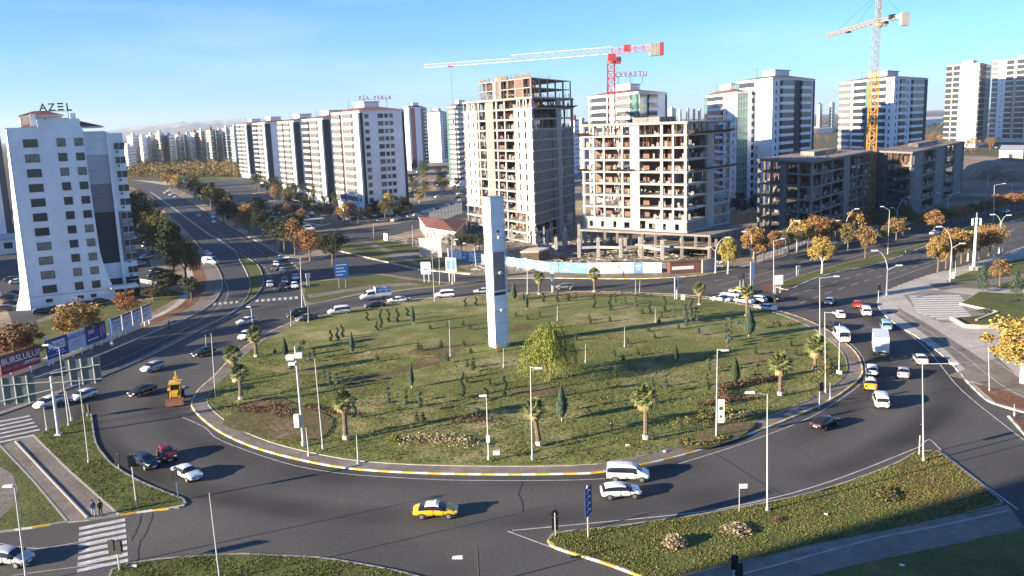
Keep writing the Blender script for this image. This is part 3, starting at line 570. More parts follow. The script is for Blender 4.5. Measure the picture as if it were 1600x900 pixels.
# ---- the white tower on the left
def left_tower():
    p0 = G(50, 485); an = R(29); W = 18.8; H_ = 40.5
    t = T('apartment_tower', 'white apartment tower with flared edges by the left road, under the AZEL roof sign', 'apartment tower', (*p0, 0), an)
    fl = lambda z: 2.9*max(0, (1-z/13.0))**1.6 if z < 13 else 0
    fs = lambda z: .1+1.5*(1-z/40.5)+1.3*max(0, 1-z/6.0)**2      # how far the front flares out sideways near the ground
    dep = 15; b = B(); zs = [0, 2, 4, 6, 8, 10, 12, 14, 20, 30, H_]; Wt = W-3.2
    def prof(z): return -.2-.0*z, Wt+fl(z)*.98-.02*z
    for i in range(len(zs)-1):
        a0, a1 = prof(zs[i]); b0, b1 = prof(zs[i+1]); b.hexa([(a0, 0, zs[i]), (a1, 0, zs[i]), (a1, 1.2, zs[i]), (a0, 1.2, zs[i]), (b0, 0, zs[i+1]), (b1, 0, zs[i+1]), (b1, 1.2, zs[i+1]), (b0, 1.2, zs[i+1])])
    O('front_wall', b.mesh('front_wall', PLAS), t)
    b = B()
    for i in range(len(zs)-1):                                       # sunlit side wing, curving outwards to the foot
        a0, b0 = .65-fs(zs[i]), .65-fs(zs[i+1]); b.hexa([(a0-.9, 1.2, zs[i]), (-.2, -.25, zs[i]), (-.2, 6, zs[i]), (a0-.9, 6, zs[i]), (b0-.9, 1.2, zs[i+1]), (-.2, -.25, zs[i+1]), (-.2, 6, zs[i+1]), (b0-.9, 6, zs[i+1])])
    O('side_wing', b.mesh('side_wing', PLAS), t)
    O('wall', B().box(.3, Wt-.5, 1.2, dep, 0, H_-.6).mesh('wall', PLAS), t)
    fh = 3.28; z1 = 3.0; cols = [(.265, 2.7, 1.55), (.655, 1.6, 1.55), (.885, 1.6, 1.5)]
    for f in range(11):
        for c, ww, wh in cols:
            z = H_-4.0-f*fh; k = 'w' if random.random() < .6 else 'c'
            nm, me, subs = elem(k, ww, 3, (ww, wh, 0))[0]; o = O(nm, me, t, (Wt*c-ww/2, 0, z)); [O(sn, sm, o) for sn, sm in subs]
    for c, ww in ((.2, 1.2), (.62, 1.1), (.8, 1.0)): nm, me, subs = elem('w', ww, 3, (ww, .5, 0))[0]; o = O(nm, me, t, (Wt*c, 0, 1.6)); [O(sn, sm, o) for sn, sm in subs]
    O('base_ledge', B().box(-.5, Wt+2, -.12, -.003, 2.9, 3.05).mesh('base_ledge', LGREY), t)
    # recessed bay to the right, graded from white down to black, and the far wing with corner windows
    rx0, rx1, rx2 = Wt-.6, Wt+4.3, Wt+8.0
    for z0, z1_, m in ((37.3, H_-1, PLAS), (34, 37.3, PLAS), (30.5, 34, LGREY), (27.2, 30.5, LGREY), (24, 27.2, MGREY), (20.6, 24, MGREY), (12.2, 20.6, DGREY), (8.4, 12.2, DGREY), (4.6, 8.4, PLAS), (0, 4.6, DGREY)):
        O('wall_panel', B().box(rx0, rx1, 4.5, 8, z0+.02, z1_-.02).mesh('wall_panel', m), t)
    O('white_fin', B().box(rx1, rx1+.7, 3.6, 9, 0, H_-1.4).mesh('white_fin', PLAS), t)
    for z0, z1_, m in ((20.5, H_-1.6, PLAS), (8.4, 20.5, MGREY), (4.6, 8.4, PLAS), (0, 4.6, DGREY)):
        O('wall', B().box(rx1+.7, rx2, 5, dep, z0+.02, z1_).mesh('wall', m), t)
    O('wall', B().box(rx0, rx1+.7, 8.05, dep, 0, H_-1.2).mesh('wall', PLAS), t)
    for f in range(11):
        z = H_-5.4-f*fh; me = memo('cornerwin', lambda: B().box(rx2-2.1, rx2+.12, 4.88, 6.9, 0, 1.5).mesh('corner_window', GLASS)); o = O('corner_window', me, t, (0, 0, z)); O('frame', memo('cwf', lambda: B().box(rx2-2.2, rx2+.16, 4.85, 6.95, -.1, 0).box(rx2-2.2, rx2+.16, 4.85, 6.95, 1.5, 1.6).box(rx2-1.1, rx2-1.02, 4.84, 4.9, 0, 1.5).mesh('frame', FRAMEW)), o)
        O('air_conditioner', memo('acu', lambda: B().box(0, .8, -.35, 0, 0, .55).box(.15, .65, -.37, -.35, .08, .47, 1).mesh('air_conditioner', [WHT, BLACK])), t, (rx2-2.0, 4.98, z-.85))
    # roofs
    O('parapet', B().box(-.45, Wt-1, -.02, .5, H_-.01, H_+.25).box(Wt*.38, Wt-1.1, -.02, 1.2, H_+.25, H_+1.9).mesh('parapet', PLAS), t)
    rp = [(Wt*.10, 1.2), (Wt+4, 3), (Wt+4, dep), (Wt*.1, dep)]; hip(t, rp, H_-.2, 2.4, over=1.0, k=.2)
    hs = O('roof_house', B().box(Wt*.18, Wt*.72, 4, 11, H_-.5, H_+2.6).mesh('roof_house', PLAS2), t); hip(hs, [(Wt*.18, 4), (Wt*.72, 4), (Wt*.72, 11), (Wt*.18, 11)], H_+2.62, 1.3, over=1.1, k=.3)
    O('vent', B().cyl((Wt*.5, 3.9, H_+1.9), (Wt*.5, 4.1, H_+1.9), .3, n=12).mesh('vent', BLACK), hs)
    for c in (.3, .82): O('chimney', B().box(Wt*c, Wt*c+1.2, 2.5, 3.5, H_, H_+3.2).mesh('chimney', PLAS), t)
    # canopy and terrace at the foot
    O('canopy', B().box(Wt+1, Wt+7, -3, 2, 3.2, 3.5).box(Wt+1, Wt+7, -3.1, -3.0, 3.1, 3.7).mesh('canopy', WHT), t)
    tw = T('roof_sign', 'roof sign reading AZEL in dark letters on top of the left white tower', 'sign', (p0[0]+math.cos(an)*Wt*.66, p0[1]+math.sin(an)*Wt*.66, 0), an)
    for i, ch in enumerate('AZEL'):
        if ch == 'E':
            bb = B(); [bb.box(-.75, .75, 0, .25, k, k+.4) for k in (0, .85, 1.7)]; me = bb.mesh('letter', BLACK); o = O('letter', me, tw, (-2.6+i*1.75+.1, 6, H_+3.9), sc=.82)
        else: O('letter', text(ch, 2.35, .12, RUST if ch == 'A' else BLACK, 'letter'), tw, (-2.6+i*1.75, 6, H_+3.9), rot=(R(90), 0, 0))
    O('support', B().bar((-2.6, 6.2, H_+2.5), (-2.6, 6.2, H_+3.9), .12).bar((2.4, 6.2, H_+1), (2.4, 6.2, H_+3.9), .12).bar((-3.2, 6.2, H_+3.8), (3.4, 6.2, H_+3.8), .1).mesh('support', POLED), tw)
left_tower()
# towers glimpsed at the left edge
tower('dark grey tower half hidden at the left edge behind the white flared tower', V(-45, 330), V(-12, 318), V(12, 340), 42, 12, [(1, 'e', (1, 'dark grey render', 'window glass'))], [(1, 'p', ('white render', .3)), (1, 'p', ('dark grey render', .1))], wall=DGREY, pent=False, roof=False)
# ---- the row of five slabs
WR, GG = 'white render', 'green glass'
def slabtower(i, ML, RR, Lf, top, nfl, label, extra=True):
    left = [(.5, 'p', (WR, .3)), (3.4, 'e', (1.1, WR, 'window glass' if i % 2 else 'curtained glass')), (.6, 'p', ('brown cladding', .5)), (.5, 'p', (WR, .7)), (3.4, 'e', (1.2, WR, 'curtained glass')), (1.6, 'w', (1, 1.4, 1)), (.5, 'p', ('brown cladding', .5)), (.4, 'p', (WR, .8))]
    if i == 0: right = [(1.1, 'p', ('dark grey render', .25)), (3, 'w', (1.7, 1.5, .95)), (2.6, '-'), (2.6, 'w', (2.3, 1.6, .9)), (1.9, 'w', (1.4, 1.5, .95)), (1.9, 'w', (1.5, 1.5, .95)), (3.4, '-'), (1.0, 'p', ('dark grey render', .1))]
    else: right = [(1.4, 'p', ('dark grey render', .25)), (1.6, '-'), (3.2, 'w', (2, 1.5, .95)), (2.2, '-')]
    t, rp = tower(label, Lf, ML, RR, top, nfl, left, right, base=5.5 if i == 0 else 3.5, group=None, pent=True)
    return t, rp
pia = G(572, 339); pr_ = G(641, 323)
# row direction: up the street, away and to the left
CD = Vector((math.cos(R(29)), math.sin(R(29)))); CP = Vector((-CD.y, CD.x))
def grid(Mp, w_, dp): Mp = Vector(Mp); return tuple(Mp), tuple(Mp+CD*w_), tuple(Mp+CP*dp)
pia, pr_, pL = grid(pia, 20.5, 37)
s1 = slabtower(0, pia, pr_, pL, 44.6, 12, 'nearest white slab tower of the row of five, under the PİA PERLA letters')
O('base_wall', B().prism(rel([lerp(pia, pr_, -.01), lerp(pia, pr_, .4), lerp(pia, pr_, .4), (pia[0]+.1, pia[1]+12)], pia), 0, 5.4).mesh('base_wall', DGREY), s1[0])
for i_, (mx, my, tp_, lb_) in enumerate(((-93.7, 460, 43, 'second slab tower of the row, just behind the one with the rooftop letters'), (-127, 538, 43, 'third slab tower of the row, in the middle, before a dark autumn tree'),
    (-172, 642, 43.6, 'fourth slab tower of the row, with an aerial frame on the roof'), (-214, 742, 44, 'farthest slab tower of the row, next to the open field'))):
    m_, r_, l_ = grid((mx, my), 22, 36); slabtower(i_+1, m_, r_, l_, tp_, 12, lb_)
def letters(txt, px, dist, z, size, mat, label, ang=0, sup=2.5):
    x, y = V(px, dist); t = T('roof_sign', label, 'sign', (x, y, 0), ang); n = len(txt)
    for i, ch in enumerate(txt):
        if ch != ' ': O('letter', text(ch, size, .12, mat, 'letter'), t, ((i-(n-1)/2)*size*.78, 0, z), rot=(R(90), 0, 0))
    b = B(); b.bar((-(n/2)*size*.78, .2, z-.1), ((n/2)*size*.78, .2, z-.1), .12)
    for k in (-.35, 0, .35): b.bar((n*size*.78*k, .2, z-sup), (n*size*.78*k, .2, z), .14)
    O('support', b.mesh('support', POLED), t)
letters('PİA PERLA', 595, 405, 50.6, 2.1, M('sign maroon', (.22, .03, .06), .5), 'roof sign reading PİA PERLA on the nearest slab tower of the row', .2, 4)
# ---- towers behind the row
def plain_tower(label, Lp, Mp, Rp, top, nfl, left, right, **k): return tower(label, Lp, Mp, Rp, top, nfl, left, right, **k)
plain_tower('white tower with two terracotta stripes, standing behind the nearest slab tower', V(638, 800), V(645, 780), V(672, 830), 54, 16, [(1, '-')], [(.9, '-'), (1.3, 'p', ('terracotta cladding', .3)), (.15, '-'), (.5, 'p', ('terracotta cladding', .3)), (3.0, '-'), (1.0, 'p', ('terracotta cladding', .3)), (1.7, 'e', (1, WR, 'window glass'))])
plain_tower('slender white tower with short dark bars on its face, left of the bare concrete tower', V(672, 950), V(693, 930), V(706, 985), 51, 15, [(2.8, '-'), (.2, 'p', (WR, .2))], [(1.5, 'w', (1.4, 1.5, 1)), (1.2, 'g', (.4, 'green glass')), (1.5, 'e', (1, WR, 'window glass'))])
plain_tower('pale tower with thin balcony bars close behind the bare concrete tower', V(704, 560), V(718, 545), V(745, 600), 48.5, 15, [(1.2, 'g', (.3, 'green glass')), (2, 'e', (.9, WR, 'curtained glass'))], [(2, 'e', (1, WR, 'window glass')), (2, '-')])
# ---- towers beyond the construction site
bal = ('b', (1.3, WR, 'window glass'))
tower('white and green tower with a red rooftop name, behind the lower concrete frame', V(922, 402), V(998, 352), V(1042, 380), 47.5, 14,
      [(.8, 'w', (.9, 1.3, 1)), (.6, 'g', (.5, GG)), (3, 'e', (1.2, WR, 'window glass')), (1.2, 'w', (1, 1.4, 1)), (1.5, 'p', (WR, .3)), (3, 'e', (1.2, WR, 'curtained glass')), (1, 'g', (.6, GG))],
      [(2.2, 'g', (.6, GG)), (2.2, 'e', (1.2, WR, 'window glass')), (3, '-'), (.4, 'p', ('dark grey render', .2))])
letters('EVVASTU', 987, 372, 55.2, 2.6, CRED, 'faint red roof sign letters on the tower behind the lower concrete frame', .1, 3)
tower('lower left half of the white twin tower, with green glass corners', V(1102, 430), V(1150, 372), V(1172, 374), 46.6, 14,
      [(.8, 'g', (.7, GG)), (2.4, 'e', (1.2, WR, 'window glass')), (1.2, 'w', (1, 1.4, 1)), (1, 'w', (.9, 1.4, 1))], [(1, 'g', (.5, GG)), (.4, 'p', (WR, .2))])
tower('right half of the white twin tower, taller, one face sunlit and one in blue shade', V(1150, 392), V(1204, 360), V(1268, 392), 51.3, 15,
      [(1.0, 'g', (.5, GG)), (2.6, 'e', (1.2, WR, 'window glass')), (1.2, 'w', (.6, 1.0, 1.2)), (2.2, '-')],
      [(1.6, 'w', (.9, 1.6, .9)), (2.6, 'e', (1.2, WR, 'window glass')), (1.8, 'p', ('dark grey render', .5)), (2.2, 'e', (1.2, WR, 'window glass')), (1.0, 'w', (.7, 2, .6)), (.3, 'p', ('dark grey render', .3))])
tower('white tower with rows of balconies behind the yellow crane', V(1308, 470), V(1390, 420), V(1440, 452), 52, 15,
      [(.3, 'p', ('dark grey render', .2)), (2.6, 'e', (1.2, WR, 'curtained glass')), (1, 'w', (.8, 1.4, 1)), (2.6, 'e', (1.2, WR, 'window glass')), (1.2, 'g', (.6, GG)), (.4, 'p', (WR, .2)), (2.8, 'e', (1.2, WR, 'window glass')), (1.6, 'w', (1, 1.4, 1))],
      [(1.2, 'w', (1, 1.6, .9)), (1.2, 'e', (.8, WR, 'window glass')), (1.4, 'w', (.9, 1.3, 1)), (2.6, 'e', (1.2, WR, 'window glass')), (1.2, 'p', ('dark grey render', .4))])
tower('cream and white tower with a dark blue side, second from the right edge', V(1470, 880), V(1519, 840), V(1535, 900), 77, 14, [(1.5, 'e', (1, 'cream render', 'window glass')), (.4, 'p', ('cream render', .3)), (1.6, 'e', (1, WR, 'window glass')), (3, '-'), (2, 'p', ('cream render', .4))], [(1.5, 'e', (1, 'mid grey render', 'window glass')), (1.5, 'g', (1, 'window glass'))], wm2=None)
tower('long white tower with a cream stripe at the right edge', V(1540, 960), V(1620, 900), V(1660, 960), 84, 15, [(1.2, 'e', (1, WR, 'curtained glass')), (2, 'w', (.8, 1.2, 1)), (1.6, 'e', (1, WR, 'window glass')), (.8, 'p', ('cream render', .4)), (2, 'e', (1.4, WR, 'window glass')), (2, 'w', (.8, 1.2, 1)), (2, 'w', (.8, 1.2, 1))], [(1, '-')])
# ---- the far skyline on the left: every block a thing of its own with a joined grid of windows
def far_block(px, wpx, dist, top, label, wall, split=.5, group='far apartment blocks on the left skyline', rows=None, dark=False):
    Lp, Rp = V(px, dist*1.04), V(px+wpx, dist*1.05); Mp = V(px+wpx*split, dist); t = T('apartment_block', label, 'apartment block', (*Mp, 0), group=group)
    poly = rel(quadfoot(Lp, Mp, Rp), Mp); O('wall', B().prism(poly, 0, top).mesh('wall', wall), t); b = B(); n = int(top/3.2)
    for (p, q) in ((poly[0], poly[1]), (poly[1], poly[2])):
        d = Vector(q)-Vector(p); Lw = d.length; d.normalize(); nn = Vector((d.y, -d.x)); c = max(1, int(Lw/4.4))
        for k in range(c):
            kd = (k+int(px)) % 3
            for f in range(1, n):
                a = Vector(p)+d*(Lw*(k+.28+.1*(kd == 0))/c); e = Vector(p)+d*(Lw*(k+.74)/c); z = f*3.2; o_ = nn*.15
                if kd == 2 and f % 2: b.hexa([(*a, z), (*e, z), (*(e+nn*.9), z), (*(a+nn*.9), z), (*a, z+1), (*e, z+1), (*(e+nn*.9), z+1), (*(a+nn*.9), z+1)], 1)
                b.quad([(*(a+o_), z+1), (*(e+o_), z+1), (*(e+o_), z+2.3), (*(a+o_), z+2.3)])
    w_ = O('windows', b.mesh('windows', [GLASS, PLAS]), t); w_['kind'] = 'stuff'
    O('roof', B().prism(shrink(poly, 1.03), top, top+.8).prism(shrink(poly, .35), top+.8, top+4).mesh('roof', ROOF if int(px) % 2 else LGREY), t)
sky_l = [(196, 20, 1000, 26, PLAS), (208, 16, 1060, 38, PLAS), (224, 12, 1180, 36, PLAS), (238, 12, 1100, 38, PLAS), (252, 12, 1060, 40, PLAS2), (266, 13, 1080, 37, PLAS), (283, 10, 1140, 38, PLAS), (296, 9, 1180, 37, PLAS), (307, 10, 1120, 40, PLAS), (318, 9, 1100, 41, PLAS2), (331, 12, 1060, 42, LGREY), (346, 8, 1100, 41, PLAS), (356, 11, 1060, 43, LGREY), (368, 11, 1000, 43, LGREY)]
nm_ = ['low white block right behind the white tower', 'white block under the mountain', 'grey block next to the white one', 'cream block with a flat roof', 'sunlit cream block in the middle of the group', 'grey shaded block beside the cream pair', 'narrow white block with green balconies', 'narrow grey block set back', 'cream block with balconies facing left', 'thin brown block', 'wide dark block', 'thin white slice of block', 'dark blue-grey block', 'dark block touching the row of slab towers']
for i, (px, wp, ds, tp, m) in enumerate(sky_l): far_block(px, wp*1.15, ds, tp, nm_[i]+' on the far left skyline', m, .45)
sky_r = [(893, 14, 640, 38, PLAS, 'white block between the two concrete buildings'), (900, 22, 700, 36, LGREY, 'grey block peeping out left of the lower concrete frame'), (1044, 12, 1500, 52, PLAS2, 'pale block just right of the red-lettered tower'), (1273, 8, 1700, 52, PLAS, 'small white block right of the twin tower'), (1292, 8, 1700, 54, LGREY, 'small blue-grey block left of the balcony tower'), (1060, 5, 2600, 58, LGREY, 'faint far block over the concrete frame'), (1072, 5, 2600, 62, LGREY, 'faint tall far block over the concrete frame'), (1082, 4, 2700, 60, MGREY, 'faint narrow far block over the concrete frame'), (1090, 5, 2650, 59, LGREY, 'faint far block left of the twin tower')]
for px, wp, ds, tp, m, lb_ in sky_r: far_block(px, wp, ds, tp, lb_, m, .5, group=None)
# low buildings in the far right
def lowbox(label, pts, h, wall, roofm=None, wins=0, name='low_building', cat='building', px=True, rh=0):
    poly = GP(pts) if px else pts; o = T(name, label, cat, (*poly[0], 0)); rp = rel(poly, poly[0]); O('wall', B().prism(rp, 0, h).mesh('wall', wall), o)
    if rh: hip(o, rp, h, rh, roofm, 1.05, .15)
    else: O('roof', B().prism(shrink(rp, 1.03), h, h+.5).mesh('roof', roofm or LGREY), o)
    for k in range(wins):
        a, b_ = Vector(rp[0]), Vector(rp[1]); d = b_-a; L_ = d.length; an = math.atan2(d.y, d.x); p = a+d*((k+.5)/wins); nm, me, subs = elem('w', 3, 3, (min(2.6, L_/wins*.6), h*.35, 0))[0]
        w_ = O(nm, me, o, (p.x-1.5*math.cos(an), p.y-1.5*math.sin(an), h*.45), an); [O(sn, sm, w_) for sn, sm in subs]
    return o
lowbox('low pale building with one dark strip window, by the right edge behind the dirt bank', [(1560, 258), (1597, 259), (1600, 248), (1564, 247)], 9, PLAS2, wins=1)
lowbox('low blue-grey hall at the right edge below the long white tower', [(1575, 216), (1640, 220), (1650, 208), (1585, 206)], 12, MGREY, wins=4)
lowbox('white podium building under the long white tower', [(1540, 212), (1600, 208), (1620, 200), (1550, 201)], 12, PLAS, wins=5)
lowbox('long white shed in the distance left of the cream tower', [(1438, 199), (1470, 196), (1476, 190), (1444, 191)], 14, WHT, wins=0)
lowbox('white shed in the distance right of the twin tower', [(1268, 209), (1300, 207), (1300, 202), (1270, 203)], 8, WHT, wins=0)
lowbox('small grey building left of the white tower in the parking area', [(-20, 402), (26, 396), (28, 388), (-10, 390)], 5, WHT, wins=2)
# ============================================================ THE CONCRETE BUILDINGS UNDER CONSTRUCTION
def frame_building(label, Lp, Mp, Rp, nfl, fh, left, right, z0=0, name='unfinished_tower', inner=True, skipL=None, skipR=None, colsp=5.2, seed=1, label2=None, roofprops=True, core=CONC2, wl=5):
    rs = random.Random(seed); t = T(name, label, 'unfinished building', (*Mp, 0)); poly = quadfoot(Lp, Mp, Rp); rp = rel(poly, Mp)
    sl = B().prism(shrink(rp, 1.012), -.42, .10).mesh('floor_slab', MCON[0])
    for f in range(nfl+1): O('floor_slab', sl, t, (0, 0, z0+f*fh+(.001 if f else .45)))
    facade(t, Lp, Mp, z0, nfl, fh, left, skipL); facade(t, Mp, Rp, z0, nfl, fh, right, skipR)
    e1 = Vector(rp[0])-Vector(rp[1]); e2 = Vector(rp[2])-Vector(rp[1]); l1, l2 = e1.length, e2.length; e1.normalize(); e2.normalize()
    # columns inside and along the two hidden sides, a stair core and rough partition walls set back from the faces
    cm = B().box(-.25, .25, -.25, .25, .1, fh-.43).mesh('column', MCON[0]); n1, n2 = max(2, int(l1/colsp)), max(2, int(l2/colsp))
    for f in range(nfl):
        for i in range(n1+1):
            for j in range(n2+1):
                if (i == n1 or j == n2) or (f >= nfl-wl+1 and (i+j) % 2 == 0 and 0 < i < n1 and 0 < j < n2):
                    p = e1*(l1-.6)*i/n1+e2*(l2-.6)*j/n2; O('column', cm, t, (p.x, p.y, z0+f*fh))
    k = (e1*.40*l1+e2*.35*l2, e1*.40*l1+e2*.72*l2, e1*.66*l1+e2*.72*l2, e1*.66*l1+e2*.35*l2)
    O('stair_core', B().prism([tuple(q) for q in k], z0, z0+nfl*fh+1.5).mesh('stair_core', core), t)
    ang1 = math.atan2(-e1.y, -e1.x)
    for f in range(nfl-1):
        for (a, b_, L_) in ((e1*.97*l1+e2*.22*l2, e1*.03*l1+e2*.22*l2, l1), (e1*.14*l1+e2*.05*l2, e1*.14*l1+e2*.95*l2, l2)):
            d = (b_-a); segs = 4
            for q in range(segs):
                if rs.random() < (.78 if MCON[0] is CONC else .3):
                    wl_ = L_*.94/segs*rs.choice((.8, .95)); wl_ = round(wl_, 0); me = memo(('part', label, wl_), lambda: B().box(0, wl_, 0, .2, .1, fh-.14).mesh('partition_wall', rs.choice((CONC2, CLAY, CONC2)) if MCON[0] is CONC else CONCD))
                    p = a+d*(q/segs); O('partition_wall', me, t, (p.x, p.y, z0+f*fh), math.atan2(d.y, d.x))
    # pallets of blocks and rubble on the floors, props and formwork under the fresh slabs
    b = B(); pr = B()
    for f in range(nfl):
        for _ in range(int(l1/1.6)):
            u, v_ = rs.random(), rs.uniform(.03, .16); p = e1*l1*u+e2*l2*v_; s = rs.uniform(.3, .8); b.box(p.x-s/2, p.x+s/2, p.y-s/2, p.y+s/2, z0+f*fh+.11, z0+f*fh+.11+rs.uniform(.4, 1.7))
        for _ in range(int(l2/2)):
            u, v_ = rs.random(), rs.uniform(.03, .14); p = e2*l2*u+e1*l1*v_; s = rs.uniform(.3, .7); b.box(p.x-s/2, p.x+s/2, p.y-s/2, p.y+s/2, z0+f*fh+.11, z0+f*fh+.11+rs.uniform(.4, 1.5))
    for fz in range(max(0, nfl-2) if roofprops else nfl, nfl):
        for _ in range(int((l1+l2)*2.2)):
            if rs.random() < .5: p = e1*l1*rs.random()+e2*l2*rs.uniform(.01, .2)
            else: p = e2*l2*rs.random()+e1*l1*rs.uniform(.01, .2)
            pr.cyl((p.x, p.y, z0+fz*fh+.1), (p.x+rs.uniform(-.15, .15), p.y, z0+(fz+1)*fh-.14), .05, n=4, cap=False)
    zt = z0+nfl*fh
    for _ in range(int(l1*1.4+l2)):             # starter bars and posts sticking out of the top
        p = (e1*l1*rs.random()+e2*l2*rs.choice((.02, .3, .5, .9))) if rs.random() < .7 else (e2*l2*rs.random()+e1*l1*.02)
        pr.cyl((p.x, p.y, zt+.1), (p.x+rs.uniform(-.1, .1), p.y, zt+rs.uniform(.8, 2.0)), .045, n=3, cap=False)
    o = O('block_stacks', b.mesh('block_stacks', BLOCK), t); o['kind'] = 'stuff'; o = O('props_and_rebar', pr.mesh('props_and_rebar', RUST), t); o['kind'] = 'stuff'
    bb = B(); bb.prism(shrink(rp, 1.03), zt-.60, zt-.425); O('formwork', bb.mesh('formwork', WOOD), t)
    return t, rp, e1, e2, l1, l2
def netting(t, p, q, z, w, seed=1):             # a safety platform of boards sticking out of the facade
    p = Vector(p); q = Vector(q); d = (q-p); L_ = d.length; d.normalize(); n = Vector((d.y, -d.x)); b = B(); rs = random.Random(seed); base = Vector(t.location).to_2d(); k = int(L_/2)
    for i in range(k):
        a = p+d*(L_*i/k)-base; c = p+d*(L_*(i+1)/k-.05)-base; z1 = z+w*.35+rs.uniform(-.1, .1)
        b.quad([(*a, z), (*c, z), (*(c+n*w), z1), (*(a+n*w), z1)]); b.quad([(*a, z-.05), (*(a+n*w), z1-.05), (*(c+n*w), z1-.05), (*c, z-.05)]); b.bar((*a, z-.08), (*(a+n*w), z1-.08), .1)
    O('safety_platform', b.mesh('safety_platform', WOOD), t)
c1L, c1M, c1R = V(729, 318), V(835, 276), V(898, 312)
wn_ = lambda a, b_, c: (a, b_, c)
C1left = [(.6, 'k', (.5,)), (1.2, 'v'), (1.5, 'x', (.9, 2.0, .4)), (.8, 'v'), (1.6, 'x', (1.0, 1.2, 1.1)), (.8, 'v'), (.9, 'y', (.6, 1.9, .4)), (.5, 'k', (.5,)), (3.0, '-'), (.4, 'k', (.4,)), (3.2, 'S', ('weathered concrete',)), (1.1, '-'), (.5, 'k', (.6,)), (3.0, '-'), (.5, 'k', (.5,)), (3.6, '-'), (1.2, 'v'), (1.5, 'x', (1.0, 2.0, .4)), (1.1, 'v'), (1.5, 'x', (1.0, 1.9, .5)), (1.2, 'v'), (.9, 'k', (.8,))]
C1right = [(.5, 'k', (.4,)), (3.9, 'V'), (1.0, 'X', (.5, .5, 1.8)), (1.3, 'X', (.9, 2.2, .15)), (.9, 'V'), (1.5, 'S', ('raw concrete',)), (.5, '-'), (3.2, 'V'), (.7, 'k', (.5,))]
t1, rp1, e1, e2, l1, l2 = frame_building('taller bare concrete tower under construction, sunlit brick-filled face to the left', c1L, c1M, c1R, 14, 3.26, C1left, C1right, z0=0.0, seed=3,
    skipL=lambda s, f: (f == 13 and s in (1, 3, 5, 16, 18, 20)) or (f < 3 and s in (1, 2, 3, 4, 5, 6, 16, 17, 18)), skipR=lambda s, f: f > 10 and s in (1, 2, 3, 4, 7) or f < 2 and s in (1, 3, 7))
# its top: set-back upper storeys
b = B(); up = [e1*.74*l1+e2*.02*l2, e1*.02*l1+e2*.02*l2, e1*.02*l1+e2*.98*l2, e1*.74*l1+e2*.98*l2]; zt = 14*3.26
for k in range(2): O('floor_slab', B().prism([tuple(q) for q in up], zt+(k+1)*2.9-.13, zt+(k+1)*2.9+.1).mesh('floor_slab', CONC), t1)
colu = B().box(-.22, .22, -.22, .22, .1, 2.77).mesh('column', CONC)
for k in range(2):
    for i in range(8):
        p = up[1]+(up[0]-up[1])*i/7; O('column', colu, t1, (p.x, p.y, zt+k*2.9)); p = up[1]+(up[2]-up[1])*min(1, i/5); 
        if 0 < i < 6: O('column', colu, t1, (p.x, p.y, zt+k*2.9))
        p = up[3]+(up[2]-up[3])*i/7; O('column', colu, t1, (p.x, p.y, zt+k*2.9))
    for i0, i1, m in ((1, 1.9, CLAY), (4.2, 4.9, BLOCK)):
        a, c = up[1]+(up[0]-up[1])*i0/7, up[1]+(up[0]-up[1])*i1/7; O('infill_wall', B().prism([tuple(a), tuple(c), tuple(c+e2*.25), tuple(a+e2*.25)], zt+k*2.9+.1, zt+k*2.9+2.7).mesh('infill_wall', m), t1)
pr = B(); rs = random.Random(5)
for _ in range(420):
    p = up[1]+(up[0]-up[1])*rs.random()+e2*rs.uniform(.3, 6); k = rs.choice((0, 1, 1)); pr.cyl((p.x, p.y, zt+k*2.9), (p.x+rs.uniform(-.3, .3), p.y, zt+k*2.9+2.75), .055, n=4, cap=False)
for _ in range(110):
    p = up[1]+(up[0]-up[1])*rs.random()+e2*l2*rs.choice((.02, .5)); pr.cyl((p.x, p.y, zt+5.8), (p.x, p.y, zt+5.8+rs.uniform(.6, 1.8)), .05, n=3, cap=False)
o = O('props_and_rebar', pr.mesh('props_and_rebar', RUST), t1); o['kind'] = 'stuff'
for (i0, i1, h) in ((.0, .3, .9), (.45, .62, 1.3), (.85, .97, .8)): a, c = up[1]+(up[0]-up[1])*i0, up[1]+(up[0]-up[1])*i1; O('formwork', B().prism([tuple(a), tuple(c), tuple(c+e2*.15), tuple(a+e2*.15)], zt+5.95, zt+5.95+h).mesh('formwork', WOOD), t1)
O('shear_wall', B().prism([tuple(up[0]*.55+up[1]*.45), tuple(up[0]*.68+up[1]*.32), tuple(up[0]*.68+up[1]*.32+e2*3), tuple(up[0]*.55+up[1]*.45+e2*3)], zt, zt+7).mesh('shear_wall', CONC2), t1)
netting(t1, c1M, c1R, 13*3.26, 2.0, 1)
c2L, c2M, c2R = V(911, 257), V(1073, 236), V(1140, 256)
C2left = [(.5, 'k', (.5,)), (2.4, '-'), (.5, 'k', (.4,)), (2.3, '-'), (.5, 'k', (.4,)), (4.4, '-'), (.5, 'k', (.5,)), (1.9, '-'), (2.4, 'S', ('raw concrete',)), (.2, '-'), (5.0, '-'), (.7, 'k', (.6,)), (2.2, '-'), (.5, 'k', (.4,)), (2.4, '-'), (.7, 'k', (.6,))]
C2right = [(.6, 'k', (.5,)), (5.5, '-'), (.4, 'k', (.4,)), (1.8, 'S', ('raw concrete',)), (.4, '-'), (4.4, '-'), (.6, 'k', (.5,))]
t2, rp2, f1, f2, m1, m2 = frame_building('lower bare concrete frame under construction beside the red crane, floors stacked with pale blocks', c2L, c2M, c2R, 9, 3.28, C2left, C2right, z0=7.2, seed=9, wl=9)
